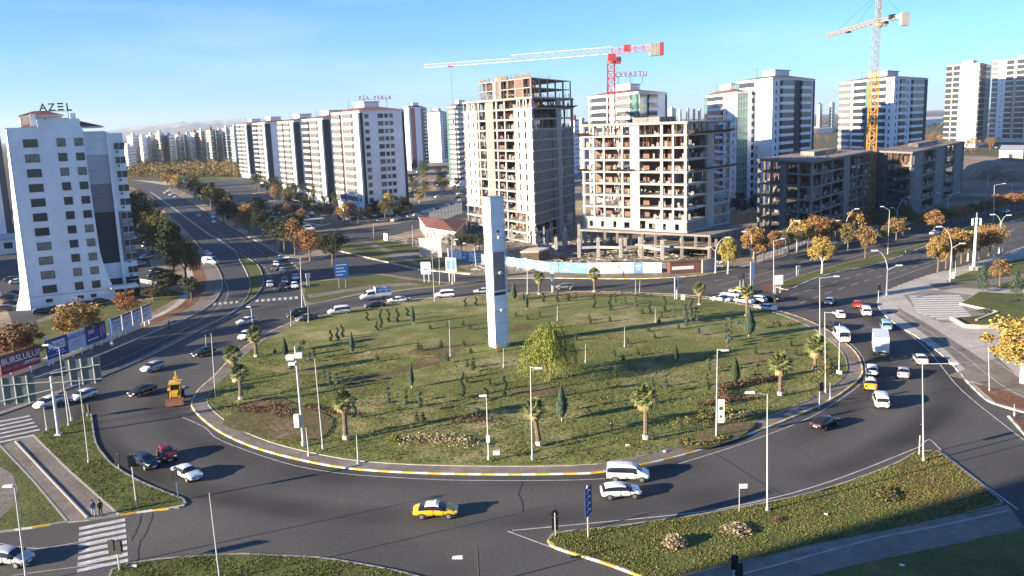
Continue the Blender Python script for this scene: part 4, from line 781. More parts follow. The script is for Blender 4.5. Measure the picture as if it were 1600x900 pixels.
# closed storeys low down on both faces
facade(t2, lerp(c2L, c2M, .02), lerp(c2L, c2M, .50), 7.2, 1, 3.28, [(3, 'x', (1.2, 2, .2)), (3, 'x', (1.4, 2, .2)), (3, 'x', (1.1, 2, .3)), (3, 'x', (1.8, 1.8, .4))])
facade(t2, lerp(c2L, c2M, .62), lerp(c2L, c2M, .97), 7.2, 1, 3.28, [(3, 'x', (1.9, 2, .2)), (3, 'x', (1.1, 2, .3)), (3, 'x', (1.2, 2, .3))])
facade(t2, lerp(c2M, c2R, .05), lerp(c2M, c2R, .5), 7.2, 1, 3.28, [(1, 'V')]); facade(t2, lerp(c2M, c2R, .62), lerp(c2M, c2R, .97), 7.2, 2, 3.28, [(2.2, 'V'), (1.4, 'X', (1.2, 2.1, .15)), (.6, 'V')])
netting(t2, lerp(c2L, c2M, -.02), lerp(c2L, c2M, .12), 7.2+8*3.28, 2.6, 2); netting(t2, c2M, lerp(c2M, c2R, 1.0), 7.2+8*3.28, 2.2, 3)
netting(t2, lerp(c2L, c2M, -.02), lerp(c2L, c2M, .1), 7.2+5*3.28, 2.6, 4); netting(t2, lerp(c2L, c2M, .3), lerp(c2L, c2M, .55), 7.2+5*3.28, 2.0, 5); netting(t2, c2M, lerp(c2M, c2R, 1.1), 7.2+5*3.28, 2.0, 6)
# podium slabs of the lower frame
pdL, pdM, pdR = V(903, 254), V(1110, 231), V(1176, 249)
pod = T('concrete_podium', 'two-storey concrete podium deck around the foot of the lower frame', 'unfinished building', (*pdM, 0)); pp = rel(quadfoot(pdL, pdM, pdR), pdM)
for z in (3.7, 7.1): O('floor_slab', B().prism(pp if z > 5 else rel([lerp(pdL, pdM, .45), pdM, pdR, lerp(pdL, pdR, .5)], pdM), z-.5, z).mesh('floor_slab', CONC2), pod)
ddL = Vector(pp[0]); ddR = Vector(pp[2]); cmm = B().box(-.3, .3, -.3, .3, 0, 3.2).mesh('column', CONC2)
for z in (0, 3.7):
    for i in (0, 1, 2, 4, 5, 7, 8, 10) if z else (0, 2, 4, 5, 8, 10): p = ddL*(i/10.0)*.98; O('column', cmm, pod, (p.x, p.y+.5, z), sc=(1, 1, 1 if z or i < 5 else 1.15))
    for i in range(1, 7): p = ddR*(i/6.0)*.97; O('column', cmm, pod, (p.x-.3, p.y, z))
O('retaining_wall', B().prism([(0, .3), tuple(ddR*.9+Vector((0, .3))), tuple(ddR*.9+Vector((-.5, .6))), (-.5, .6)], 0, 3.2).mesh('retaining_wall', CONC2), pod)
# open columns and ground beams in front
sk = T('column_row', 'bare concrete columns joined by a beam in front of the two construction buildings', 'unfinished building', (*G(905, 402), 0)); cb = G(905, 402)
fr = [(752, 392), (843, 398), (869, 401), (905, 403), (935, 402), (970, 403), (1000, 401), (1035, 407), (1065, 404), (1098, 398)]; pts = [G(x, y) for x, y in fr]
cme = memo('fcol', lambda: B().box(-.42, .42, -.42, .42, 0, 5.6).box(-.1, .1, -.1, .1, 5.6, 6.4, 1).mesh('column', [CONC, RUST]))
for i, p in enumerate(pts):
    if i in (0,): continue
    O('column', cme, sk, (p[0]-cb[0], p[1]-cb[1], 0))
    q = (p[0]+3.0, p[1]+13); O('column', cme, sk, (q[0]-cb[0], q[1]-cb[1], 0))
    if i < len(pts)-1 and i != 2:
        n_ = pts[i+1]; O('beam', B().bar((p[0]-cb[0], p[1]-cb[1], 2.9), (n_[0]-cb[0], n_[1]-cb[1], 2.9), .5, .7).mesh('beam', CONC), sk)
for (px, py) in ((770, 378), (800, 384), (818, 372), (850, 380), (862, 376), (885, 384), (905, 378), (925, 388), (955, 386), (985, 388)):
    p = G(px, py); O('column', cme, sk, (p[0]-cb[0], p[1]-cb[1], 0))
# the two low concrete blocks on the right
MCON[0] = CONC2  # darker frame colour carries part of these blocks' shade
def low_block(label, Lp, Mp, Rp, n, fh, seed, left, right):
    return frame_building(label, Lp, Mp, Rp, n, fh, left, right, seed=seed, name='unfinished_block', roofprops=True, wl=2, core=CONC2)
GRL = [(.5, 'k', (.4,)), (3.5, '-'), (.5, 'k', (.4,)), (3, '-'), (1.9, 'S', ('raw concrete',)), (3.4, '-'), (.5, 'k', (.4,)), (3.2, '-'), (.6, 'k', (.5,))]
GRR = [(.6, 'k', (.6,)), (2.6, '-'), (.6, 'k', (.5,)), (2.8, '-'), (.6, 'k', (.5,)), (4, '-'), (2.4, 'S', ('raw concrete',)), (.5, '-'), (2.6, '-'), (.5, 'k', (.4,)), (2.6, '-'), (.5, 'k', (.4,)), (2.6, '-'), (.6, 'k', (.5,))]
low_block('shaded low concrete block under construction, the left one behind the boulevard trees', V(1184, 296), V(1268, 268), V(1361, 327), 6, 3.9, 21, GRL, GRR)
low_block('shaded low concrete block under construction, the right one at the foot of the yellow crane', V(1362, 335), V(1423, 312), V(1502, 396), 5, 4.6, 22, [(.5, 'k', (.4,)), (2.5, 'S', ('raw concrete',)), (5, '-'), (.6, 'k', (.6,))], [(.6, 'k', (.6,)), (2.6, 'V'), (.6, 'k', (.5,)), (3, '-'), (.6, 'k', (.5,)), (3, 'V'), (.6, 'k', (.5,)), (3, '-'), (.6, 'k', (.5,)), (3, 'V'), (.6, 'k', (.5,))])
MCON[0] = CONC
# ============================================================ CRANES
def lattice(b, p0, p1, w, h, n, m, tri_=False, th=.16):
    p0 = Vector(p0); p1 = Vector(p1); d = (p1-p0); L_ = d.length; d.normalize(); up = Vector((0, 0, 1)) if abs(d.z) < .9 else Vector((0, 1, 0)); a = d.cross(up).normalized(); u = a.cross(d).normalized()
    co = [a*-w/2, a*w/2, a*w/2+u*h, a*-w/2+u*h] if not tri_ else [a*-w/2, a*w/2, u*h]
    k = len(co)
    for c in co: b.bar(p0+c, p1+c, th*1.3, m=m)
    for i in range(n):
        s0, s1 = p0+d*L_*i/n, p0+d*L_*(i+1)/n
        for j in range(k):
            c0, c1 = co[j], co[(j+1) % k]; b.bar(s0+c0, s0+c1, th, m=m); b.bar(s0+(c0 if i % 2 else c1), s1+(c1 if i % 2 else c0), th, m=m)
def crane1():
    x, y = V(958, 291); z = 59.5; t = T('tower_crane', 'red and white flat-top tower crane with a long level jib above the lower concrete frame', 'crane', (x, y, 0))
    tipx, tipy = V(673, 336); cx_, cy_ = V(1034, 281)
    b = B(); lattice(b, (0, 0, 0), (0, 0, z-4), 2.2, 2.2, 24, 0, th=.17); O('mast', b.mesh('mast', CRED), t)
    O('slewing_unit', B().cyl((0, -1.1, z-4), (0, -1.1, z-3.2), 1.5, n=12).box(-1.2, 1.2, -2.3, .2, z-3.2, z-1).mesh('slewing_unit', CRED), t)
    o = O('cab', B().box(1.2, 2.8, -2.6, -1, z-4.2, z-2).mesh('cab', CRED), t); O('window', B().box(1.3, 2.85, -2.66, -1.5, z-3.4, z-2.3).mesh('window', GLASS), o)
    d = Vector((tipx-x, tipy-y)); L_ = d.length; d.normalize(); q = Vector((cx_-x, cy_-y)); Lq = q.length
    b = B(); lattice(b, (0, -1.1, z-1), (*(d*L_*.5), z-.8), 1.5, 2.2, 16, 0, True, .10); lattice(b, (*(d*L_*.5), z-.8), (*(d*L_), z-.4), 1.1, 1.2, 16, 0, True, .08); O('jib', b.mesh('jib', CWHT), t)
    b = B(); lattice(b, (0, -1.1, z-1), (*(q*.97), z-.8), 1.5, 1.7, 6, 0, True, .15); b.box(*(sorted((q.x*.25, q.x*.4))), q.y*.3-1.5, q.y*.3+.3, z-.6, z+1.4); O('counter_jib', b.mesh('counter_jib', CRED), t)
    b = B()
    for k in range(4): c = q*(.80+k*.07); b.box(c.x-.42, c.x+.42, c.y-1.3, c.y+1.3, z-2.6, z+1.2, 1 if k == 3 else 0)
    O('counterweight', b.mesh('counterweight', [CWHT, CRED]), t)
    c = d*L_*.84; o = O('trolley', B().box(c.x-1, c.x+1, c.y-.6, c.y+.6, z-.9, z-.5).mesh('trolley', CRED), t); O('cable', B().cyl((c.x, c.y, z-1), (c.x, c.y, z-20), .05, n=4).box(c.x-.3, c.x+.3, c.y-.2, c.y+.2, z-20.8, z-20).mesh('cable', POLED), o)
    b = B(); 
    for k in range(30): b.cyl((1.45, -.9, 12+k*1.5), (1.45, -.9, 12.25+k*1.5), .42, n=8)
    O('ladder_hoops', b.mesh('ladder_hoops', CWHT), t)
crane1()
def crane2():
    x, y = V(1361, 330); z = 70.5; t = T('tower_crane', 'yellow tower crane with a pale stayed jib pointing away, rising from the low concrete blocks', 'crane', (x, y, 0))
    b = B(); lattice(b, (0, 0, 0), (0, 0, 52), 2.5, 2.5, 20, 0, th=.22); O('mast', b.mesh('mast', CYEL), t); b = B(); lattice(b, (0, 0, 52), (0, 0, z-3), 2.2, 2.2, 9, 0, th=.13); O('upper_mast', b.mesh('upper_mast', CWHT), t)
    O('slewing_unit', B().cyl((0, -1.2, z-3), (0, -1.2, z-2), 1.7, n=12).mesh('slewing_unit', CYEL), t); o = O('cab', B().box(1.0, 2.6, -3, -1.4, z-3, z-1).mesh('cab', CWHT), t); O('window', B().box(1.1, 2.65, -3.05, -2, z-2.4, z-1.3).mesh('window', GLASS), o)
    b = B(); lattice(b, (0, -1.2, z-2), (0, -1.2, z+9), 1.5, 1.5, 5, 0, th=.2); O('apex', b.mesh('apex', CWHT), t)
    tx, ty = V(1283, 390); d = Vector((tx-x, ty-y)); b = B(); lattice(b, (0, -1.2, z-1.5), (*d, z-1.5), 1.3, 1.5, 26, 0, True, .10); O('jib', b.mesh('jib', M('faded crane yellow', (.36, .27, .16), .6)), t)
    b = B(); lattice(b, (0, -1.2, z-1.5), (3.6, -14, z-1.5), 1.6, 1.2, 5, 0, True, .16); O('counter_jib', b.mesh('counter_jib', CWHT), t); O('counterweight', B().box(2.2, 4.8, -15, -12.6, z-4.2, z+.2).mesh('counterweight', CWHT), t); O('winch', B().box(1.0, 2.6, -9, -6.5, z-1.4, z+.3).mesh('winch', BLACK), t)
    O('stay_cable', B().cyl((0, -1.2, z+9), (d.x*.35, d.y*.35, z+.1), .05, n=4).cyl((0, -1.2, z+9), (d.x*.75, d.y*.75, z+.1), .05, n=4).cyl((0, -1.2, z+9), (3.4, -13, z-.5), .05, n=4).mesh('stay_cable', POLED), t)
    c = d*.52; o = O('trolley', B().box(c.x-.8, c.x+.8, c.y-1, c.y+1, z-2.2, z-1.6).mesh('trolley', POLED), t)
crane2()
# ---- unseen blocks added to throw the big shadows, behind the viewpoint and at left
def shade_block(label, x0, x1, y0, y1, h):
    o = T('apartment_block', label, 'apartment block', (x0, y0, 0)); O('wall', B().box(0, x1-x0, 0, y1-y0, 0, h).mesh('wall', PLAS2), o); hip(o, [(0, 0), (x1-x0, 0), (x1-x0, y1-y0), (0, y1-y0)], h, 2.5)
P0 = Vector(G(1375, 810)); sdv = Vector((math.cos(R(SUN_DIR)), math.sin(R(SUN_DIR)))); c0 = P0-sdv*190
shade_block('unseen tall cream block added for its shadow, behind and left of the viewpoint', c0.x, c0.x+36, c0.y-60, c0.y, 66)
shade_block('unseen cream block added for shade left of the car park', -262, -222, 205, 240, 40); shade_block('second unseen cream block added for shade left of the avenue', -262, -222, 272, 312, 41)
shade_block('third unseen cream block added for shade left of the avenue', -275, -232, 345, 390, 41); shade_block('fourth unseen cream block added for shade left of the avenue', -330, -280, 430, 480, 41)
# ============================================================ VEGETATION
LEAFS = {'orange': M('leaves orange', (.31, .18, .068), .8, isl=.45, oi=.02, spec=.2), 'yellow': M('leaves yellow', (.37, .28, .075), .8, isl=.45, oi=.02, spec=.2), 'rust': M('leaves rust', (.235, .13, .065), .8, isl=.45, oi=.02, spec=.2),
         'olive': M('leaves olive', (.15, .13, .045), .8, isl=.45, oi=.02, spec=.2), 'green': M('leaves green', (.055, .085, .030), .8, isl=.5, oi=.02, spec=.2), 'dark': M('leaves dark', (.045, .055, .030), .8, isl=.5, oi=.02, spec=.2),
         'blue': M('leaves blue grey', (.07, .10, .07), .8, isl=.35, spec=.2), 'willow': M('leaves willow', (.19, .215, .048), .8, isl=.4, spec=.2), 'brownhedge': M('leaves brown hedge', (.14, .075, .050), .9, isl=.5, spec=.1), 'palm': M('palm fronds', (.14, .16, .055), .6, isl=.35, spec=.4), 'palmdry': M('dry palm fronds', (.36, .26, .12), .8, isl=.3), 'reed': M('dry reeds', (.30, .24, .14), .9, isl=.4), 'cyp': M('cypress foliage', (.045, .070, .045), .85, isl=.45, spec=.2)}
BARK = M('bark', (.16, .12, .085), .95, var=.3, scale=2, bump=.5); BARKW = M('limewashed trunk', (.50, .47, .42), .9, var=.15, scale=2); PBARK = M('palm bark', (.16, .115, .08), .95, var=.35, scale=2, bump=.6)
def leafquad(b, p, s, rs, n=None, m=0):
    a = Vector((rs.gauss(0, 1), rs.gauss(0, 1), rs.gauss(0, .7))).normalized(); c = a.cross(Vector((rs.gauss(0, 1), rs.gauss(0, 1), rs.gauss(0, 1)))).normalized()
    w_ = s*rs.uniform(.6, 1.2); h_ = s*rs.uniform(.6, 1.3); b.quad([p-a*w_, p-c*h_*.7, p+a*w_, p+c*h_], m)
def crown(kind, var, mat, n=1500):
    """a unit-size crown (about 1 radius), clumps of leaf faces round limb ends, open between them"""
    def mk():
        rs = random.Random(hash((kind, var)) % 9999 if False else var*17+len(kind)); b = B(); cl = []
        nc = 26 if kind != 'thin' else 16
        for i in range(nc):
            t = rs.uniform(0, 6.28); u = rs.uniform(-.75, 1); r = rs.uniform(.35, .80)*math.sqrt(max(.08, 1-u*u*.8))
            if kind == 'tall': u *= 1.5; r *= .62
            cl.append((Vector((r*math.cos(t), r*math.sin(t), u*.72)), rs.uniform(.14, .38)))
        cl.append((Vector((0, 0, .1)), .45))
        per = n//len(cl)
        for c, r in cl:
            for _ in range(per):
                d = Vector((rs.gauss(0, 1), rs.gauss(0, 1), rs.gauss(0, .8))).normalized()*r*rs.uniform(.45, 1.12); leafquad(b, c+d, .062 if n < 1600 else .044, rs)
        return b.mesh('crown', mat)
    return memo(('crown', kind, var, mat.name, n), mk)
def trunkm(var, mat=BARK, forks=5):
    def mk():
        rs = random.Random(var); b = B(); b.cyl((0, 0, -.1), (rs.uniform(-.05, .05), 0, 1), .075, .05, 7, cap=False)
        for i in range(forks):
            a = 6.28*i/forks+rs.uniform(-.4, .4); e = Vector((math.cos(a)*.45, math.sin(a)*.45, 1+rs.uniform(.5, .95))); b.cyl((0, 0, .92), e, .035, .014, 5, cap=False)
            for _ in range(3): q = e+Vector((rs.uniform(-.3, .3), rs.uniform(-.3, .3), rs.uniform(.1, .4))); b.cyl(Vector((0, 0, .92)).lerp(e, rs.uniform(.5, .95)), q, .014, .006, 3, cap=False)
        return b.mesh('trunk', mat)
    return memo(('trunk', var, mat.name, forks), mk)
TREEN = [0]
def tree(x, y, h, kind='orange', shape='round', label='', group=None, r=None, n=1500, white=False, name='autumn_tree', z=.1, th=None):
    TREEN[0] += 1; v = TREEN[0] % 5; t = T(name, label, 'tree', (x, y, z), random.uniform(0, 6.28), group)
    th = th or h*.36; r = r or h*.30; O('trunk', trunkm(v, BARKW if white else BARK), t, sc=(r*1.0, r*1.0, th)); hz = (h-th*.8)/2
    O('crown', crown(shape, v, LEAFS[kind], n), t, (0, 0, th*.8+hz), sc=(r, r, hz*1.2)); return t
def tpx(px, py, ytop, kind, label, shape='round', r=None, n=1500, white=False, group=None, name='autumn_tree'):
    x, y = G(px, py); h = max(2, HT(px, py, ytop)); return tree(x, y, h, kind, shape, label, group, r*math.hypot(x, y)/1380 if r else None, n, white, name)
# (base px, base py, top py, colour, crown radius px, label)
near = [(127, 545, 473, 'orange', 36, 'bright orange tree behind the blue billboards by the left road'), (200, 502, 456, 'orange', 20, 'orange tree behind the four small panels at the end of the billboard wall'),
 (35, 578, 508, 'rust', 40, 'thin half-bare rusty tree behind the maroon billboard'), (240, 470, 450, 'olive', 22, 'low dark tree beside the curved drive right of the white tower'), (262, 462, 425, 'dark', 28, 'dark bushy tree on the inner side of the bending left road'),
 (292, 445, 375, 'olive', 28, 'large olive tree over the bend of the left road, behind the white van'), (300, 470, 432, 'dark', 18, 'low dark tree at the bend next to the footway'), (270, 425, 345, 'dark', 26, 'big dark tree right of the white tower'), (250, 405, 340, 'olive', 22, 'olive-brown tree beside the parked cars right of the white tower'),
 (485, 408, 362, 'orange', 24, 'broad orange tree on the corner where the side street meets the avenue'), (520, 415, 362, 'dark', 26, 'dark reddish tree right behind the orange corner tree'), (390, 366, 320, 'orange', 20, 'orange tree on the right side of the avenue above the crossing'), (412, 372, 330, 'dark', 20, 'dark tree next to the orange one on the right side of the avenue'),
 (537, 352, 318, 'orange', 14, 'orange tree on the parking edge in front of the slab towers'), (548, 350, 316, 'rust', 12, 'rusty tree touching the orange one by the slab towers'), (515, 346, 318, 'rust', 9, 'slim rusty tree left of the orange one by the slab towers'), (482, 340, 317, 'olive', 8, 'small olive tree over the yellow and white minibus'), (430, 318, 290, 'orange', 10, 'orange tree left of the long parking lane'), (453, 325, 306, 'olive', 8, 'small olive tree by the pale canopy in the parking area'),
 (609, 338, 303, 'yellow', 14, 'yellow tree at the foot of the nearest slab tower'), (655, 318, 302, 'yellow', 9, 'small yellow tree right of the nearest slab tower'),
 (1137, 428, 372, 'yellow', 20, 'yellow-green street tree at the corner of the boulevard, right of the Y-shaped lamp'), (1178, 412, 358, 'orange', 24, 'orange tree second from the corner on the far kerb of the boulevard'),
 (1284, 428, 372, 'yellow', 24, 'round golden tree standing at the near tip of the boulevard median'), (1245, 395, 345, 'yellow', 18, 'golden tree on the far kerb behind the Y lamp'), (1276, 385, 337, 'orange', 20, 'orange tree on the far kerb, third in the row'),
 (1335, 375, 328, 'orange', 16, 'orange tree on the far kerb in front of the shaded concrete block'), (1305, 378, 340, 'rust', 15, 'rusty tree on the far kerb behind the single lamp'), (1362, 366, 332, 'olive', 12, 'slim olive tree on the far kerb'), (1325, 392, 350, 'olive', 17, 'dark olive tree on the median, left of the rusty one'), (1352, 404, 352, 'rust', 17, 'thin purple-brown tree on the boulevard median'),
 (1400, 378, 340, 'rust', 18, 'rusty tree at the far kerb by the second Y lamp'), (1414, 352, 320, 'olive', 12, 'olive tree with a pale trunk under the second Y lamp'), (1390, 350, 326, 'olive', 9, 'small olive tree behind the second Y lamp'), (1459, 365, 330, 'orange', 17, 'orange-pink tree on the far kerb, left of the dark ones'), (1440, 360, 338, 'orange', 10, 'small orange tree at the far kerb'),
 (1482, 352, 330, 'olive', 16, 'olive tree under the T-shaped lamp'), (1508, 345, 322, 'orange', 14, 'orange tree right of the T-shaped lamp'), (1530, 340, 320, 'olive', 12, 'olive tree at the far kerb near the right edge'), (1558, 335, 305, 'orange', 16, 'orange tree by the tall lamp at the right edge of the boulevard'), (1582, 328, 302, 'orange', 15, 'orange tree last but one at the right edge'), (1600, 322, 300, 'rust', 14, 'rusty tree cut by the right edge on the boulevard'),
 (1465, 425, 370, 'orange', 20, 'pink-orange tree leaning over the near kerb of the boulevard'), (1490, 418, 358, 'orange', 24, 'large orange tree on the near kerb behind the Y lamp'), (1512, 408, 362, 'yellow', 18, 'yellow tree between two orange ones on the near kerb'), (1545, 400, 352, 'orange', 24, 'orange tree behind the thick white mast'),
 (1562, 448, 405, 'rust', 16, 'thin rusty tree in the park bed beside the blue-grey conifer'), (1598, 600, 498, 'yellow', 62, 'big golden tree cut by the right edge above the plaza')]
for q in near: tpx(q[0], q[1], q[2], q[3], q[5], r=q[4], n=5200 if q[4] > 19 else 1500, white=q[3] in ('yellow',))
av_row = [(212, 330, 300, 'orange', 11), (222, 345, 305, 'olive', 13), (235, 360, 315, 'olive', 14), (246, 372, 330, 'rust', 12), (255, 385, 340, 'olive', 14), (268, 398, 360, 'dark', 14), (240, 392, 350, 'dark', 13), (225, 372, 335, 'dark', 13), (282, 412, 372, 'dark', 15), (216, 352, 318, 'dark', 12), (268, 296, 274, 'orange', 9), (278, 300, 278, 'yellow', 8), (290, 305, 282, 'dark', 10), (305, 312, 285, 'olive', 10), (318, 318, 290, 'dark', 11), (330, 328, 295, 'olive', 12), (345, 335, 302, 'rust', 11), (356, 345, 312, 'orange', 8), (350, 352, 318, 'dark', 12), (370, 356, 322, 'dark', 13), (400, 340, 312, 'dark', 11), (300, 294, 276, 'olive', 8), (262, 290, 272, 'orange', 9), (252, 285, 270, 'olive', 8), (430, 385, 348, 'dark', 14), (445, 395, 350, 'dark', 15), (455, 372, 340, 'dark', 12), (440, 350, 322, 'dark', 10), (465, 350, 325, 'dark', 10), (498, 345, 322, 'dark', 9), (560, 350, 325, 'olive', 10), (470, 330, 305, 'dark', 10), (445, 318, 296, 'dark', 9), (418, 305, 282, 'dark', 9), (400, 298, 276, 'dark', 8)]
for px, py, yt, k, r in [(1192, 408, 372, 'olive', 14), (1210, 402, 362, 'rust', 14), (1232, 398, 356, 'olive', 13), (1262, 390, 350, 'olive', 15), (1290, 384, 346, 'orange', 14), (1318, 376, 344, 'olive', 13), (1348, 372, 338, 'rust', 15), (1375, 365, 334, 'olive', 14), (1385, 384, 352, 'olive', 14), (1425, 360, 330, 'olive', 14), (1447, 356, 330, 'rust', 14), (1472, 350, 326, 'olive', 14), (1495, 350, 322, 'orange', 14), (1518, 344, 318, 'olive', 14), (1542, 338, 312, 'rust', 15), (1570, 332, 306, 'orange', 15), (1590, 328, 304, 'rust', 15), (1478, 420, 366, 'rust', 18), (1502, 412, 362, 'orange', 20), (1530, 405, 360, 'rust', 18)]:
    tpx(px, py, yt, k, 'medium %s tree filling the row along the boulevard' % {'olive': 'olive-brown', 'rust': 'rusty', 'orange': 'orange'}[k], r=r, n=1500, group='%s trees filling the rows along the boulevard' % k)
_rs = random.Random(33); avx = list(av_row)
for px, py, yt, k, r in av_row[:10]: avx.append((px-9+_rs.uniform(-4, 4), py+_rs.uniform(2, 12), yt+_rs.uniform(0, 8), _rs.choice(('dark', 'olive', 'dark')), r))
for px, py, yt, k, r in av_row[14:35]: avx.append((px+10+_rs.uniform(-5, 8), py+_rs.uniform(-8, 6), yt+_rs.uniform(-4, 6), _rs.choice(('dark', 'olive', 'rust', 'dark')), r*.9))
for _ in range(26): px = _rs.uniform(430, 640); py = 300+(px-400)*.14+_rs.uniform(-4, 16); avx.append((px, py, py-_rs.uniform(16, 26), _rs.choice(('dark', 'dark', 'olive', 'green')), _rs.uniform(6, 9)))
for i, (px, py, yt, k, r) in enumerate(avx):
    side = 'left of the avenue' if px < 262+.0*py else ('along the right kerb of the avenue' if px < 410 else 'in the car park before the slab towers')
    tpx(px, py, yt-4, k, 'small %s tree %s' % ({'dark': 'dark green', 'orange': 'orange', 'yellow': 'yellow', 'rust': 'rusty', 'olive': 'olive-brown', 'green': 'green'}[k], side), r=r*1.45, n=1100, group='%s trees %s' % (k, side))
rs = random.Random(4)
for i in range(34):                                                 # gardens round the foot of the slab towers and behind
    px = rs.uniform(642, 722); py = rs.uniform(262, 312); tpx(px, py, py-rs.uniform(14, 24), rs.choice(('dark', 'dark', 'green', 'olive')), 'dark garden tree between the slab towers and the bare concrete tower', r=rs.uniform(6, 11), n=700, group='garden trees between the slab towers and the concrete tower', name='garden_tree')
for i in range(26):
    px = rs.uniform(1180, 1300); py = rs.uniform(206, 232); tpx(px, py, py-rs.uniform(6, 11), rs.choice(('orange', 'olive', 'rust')), 'small brown tree on the plain behind the low concrete blocks', r=rs.uniform(4, 7), n=400, group='brown trees on the plain behind the low concrete blocks')
for i in range(26):
    px = rs.uniform(1440, 1560); py = rs.uniform(222, 240); tpx(px, py, py-rs.uniform(10, 18), rs.choice(('orange', 'rust', 'rust')), 'bare russet tree at the foot of the cream tower', r=rs.uniform(6, 9), n=500, group='russet trees at the foot of the cream tower')
for i, (px, py) in enumerate(((1148, 338), (1160, 342), (1172, 338), (1156, 330), (1140, 335), (1180, 332))): tpx(px, py, py-28, 'dark', 'dark green tree between the lower concrete frame and the shaded block', r=13, n=900, group='dark trees between the concrete buildings', name='garden_tree')
for i in range(9): px = 700+i*7; tpx(px, 392+rs.uniform(-12, 6), 366, 'dark', 'dark tree behind the gatehouse yard', r=11, n=600, group='dark trees in the gatehouse yard', name='garden_tree')
# far woods: a mass nobody could count
b = B(); rs = random.Random(12); b2 = B()
for i in range(900):
    px = rs.uniform(196, 396); py = rs.uniform(256, 277); x, y = G(px, py); r = rs.uniform(2, 4.6); bb = b if rs.random() < .4 else b2
    for _ in range(34): d = Vector((rs.gauss(0, .5), rs.gauss(0, .5), rs.gauss(0, .5)))*r; leafquad(bb, Vector((x, y, r*1.1))+d, .75, rs)
for bb, k, lb_ in ((b, 'rust', 'russet wood of mixed autumn trees in front of the far left skyline'), (b2, 'olive', 'olive and dark trees mixed into the wood before the far left skyline')):
    o = T('woodland', lb_, 'wood', me=bb.mesh('woodland', LEAFS[k])); o['kind'] = 'stuff'
b = B()
for i in range(700):
    px = rs.uniform(900, 1600); py = rs.uniform(178, 200); x, y = G(px, max(py, 178)); r = rs.uniform(5, 9)
    if y > 3500: continue
    for _ in range(8): d = Vector((rs.gauss(0, .6), rs.gauss(0, .6), rs.gauss(0, .4)))*r; leafquad(b, Vector((x, y, r*.6))+d, 2.2, rs)
o = T('scrubland', 'scattered scrub and hedgerows on the plain towards the horizon', 'scrub', me=b.mesh('scrubland', LEAFS['olive'])); o['kind'] = 'stuff'
# rough bushes on verges
def bush(x, y, r, kind, label, h=None, name='shrub', cat='shrub', z=.12, n=260, group=None):
    def mk():
        rs = random.Random(5+n); b = B()
        for _ in range(n): d = Vector((rs.gauss(0, 1), rs.gauss(0, 1), abs(rs.gauss(0, 1)))).normalized()*rs.uniform(.5, 1.05); leafquad(b, d, .12, rs)
        return b.mesh('shrub', LEAFS[kind])
    return T(name, label, cat, (x, y, z), random.uniform(0, 6), group, memo(('bush', kind, n), mk), (r, r, h or r))
def bpx(px, py, rp, kind, label, **k): x, y = G(px, py); return bush(x, y, rp*math.hypot(x, y)/1380, kind, label, z=lawn_z(x, y) if inside((x, y), LAWN) else .12, **k)
bpx(1055, 853, 21, 'reed', 'round clipped dry shrub on the corner verge, casting a dark shadow', h=.9, n=900); bpx(1150, 832, 26, 'reed', 'spreading half-dry shrub in the middle of the corner verge', h=.6, n=500); bpx(1380, 776, 27, 'olive', 'low sprawling shrub near the right tip of the corner verge', h=.55, n=420); bpx(1215, 815, 9, 'brownhedge', 'tiny brown shrub by the lamp on the corner verge', h=.4)
bpx(617, 695, 8, 'willow', 'yellow-green clipped cube-like bush near the lower edge of the island', h=.95, n=700); bpx(1390, 490, 5, 'olive', 'little weed at the plaza kerb', h=.3); bpx(1541, 488, 12, 'blue', 'blue-green mound on the plaza lawn behind the planter wall', h=.5, n=500); bpx(1580, 472, 12, 'blue', 'pale mound shrub beside the conifers in the park', h=.5, n=500)
# ---- island plants
def px_h(px, py, yt): return HT(px, py, yt)
def palm(px, py, yt, label, rp=22, lean=0):
    x, y = G(px, py); h = px_h(px, py, yt)/1.08; t = T('palm_tree', label, 'palm', (x, y, lawn_z(x, y) if inside((x, y), LAWN) else .1), random.uniform(0, 6.3), 'fan palms round the edge of the island'); r = 1.15*rp*math.hypot(x, y)/1380; th = h-r*.80
    b = B(); k = 10
    for i in range(k):
        z0, z1 = th*i/k, th*(i+1)/k; rr = .30-.08*i/k+(.10 if i == 0 else 0); b.cyl((lean*i/k, 0, z0), (lean*(i+1)/k, 0, z1+.04), rr, rr*1.12, 8, 1 if i == 0 else 0)
    O('trunk', b.mesh('trunk', [PBARK, BARKW]), t)
    def frond(dry):
        b = B(); rs = random.Random(3+dry); n = 11; b.bar((0, 0, 0), (.52, 0, .06), .03, .02)
        for i in range(n):
            a = (i-(n-1)/2)/(n-1)*2.6; L_ = .56*(1-.25*abs(a)/1.3); c = Vector((.5, 0, .05)); d = Vector((math.cos(a), math.sin(a), 0)); p = Vector((-math.sin(a), math.cos(a), 0))
            m1 = c+d*L_*.6+Vector((0, 0, .02-.05*abs(a))); e = c+d*L_+Vector((0, 0, -.10-.12*abs(a)-.1*dry)); b.quad([c, m1-p*.055, e, m1+p*.055])
        return b.mesh('frond', LEAFS['palmdry' if dry else 'palm'])
    fg, fd = memo('frondg', lambda: frond(0)), memo('frondd', lambda: frond(1))
    for i in range(30):
        a = i*2.4; el = R(80-i*3.7+random.uniform(-6, 6)); O('frond', fg, t, (lean, 0, th+.05), rot=(0, -el, a), sc=r*random.uniform(.88, 1.05))
    for i in range(14): a = i*2.4+.7; O('dry_frond', fd, t, (lean, 0, th-.15), rot=(0, R(38+random.uniform(0, 30)), a), sc=r*.75)
    return t
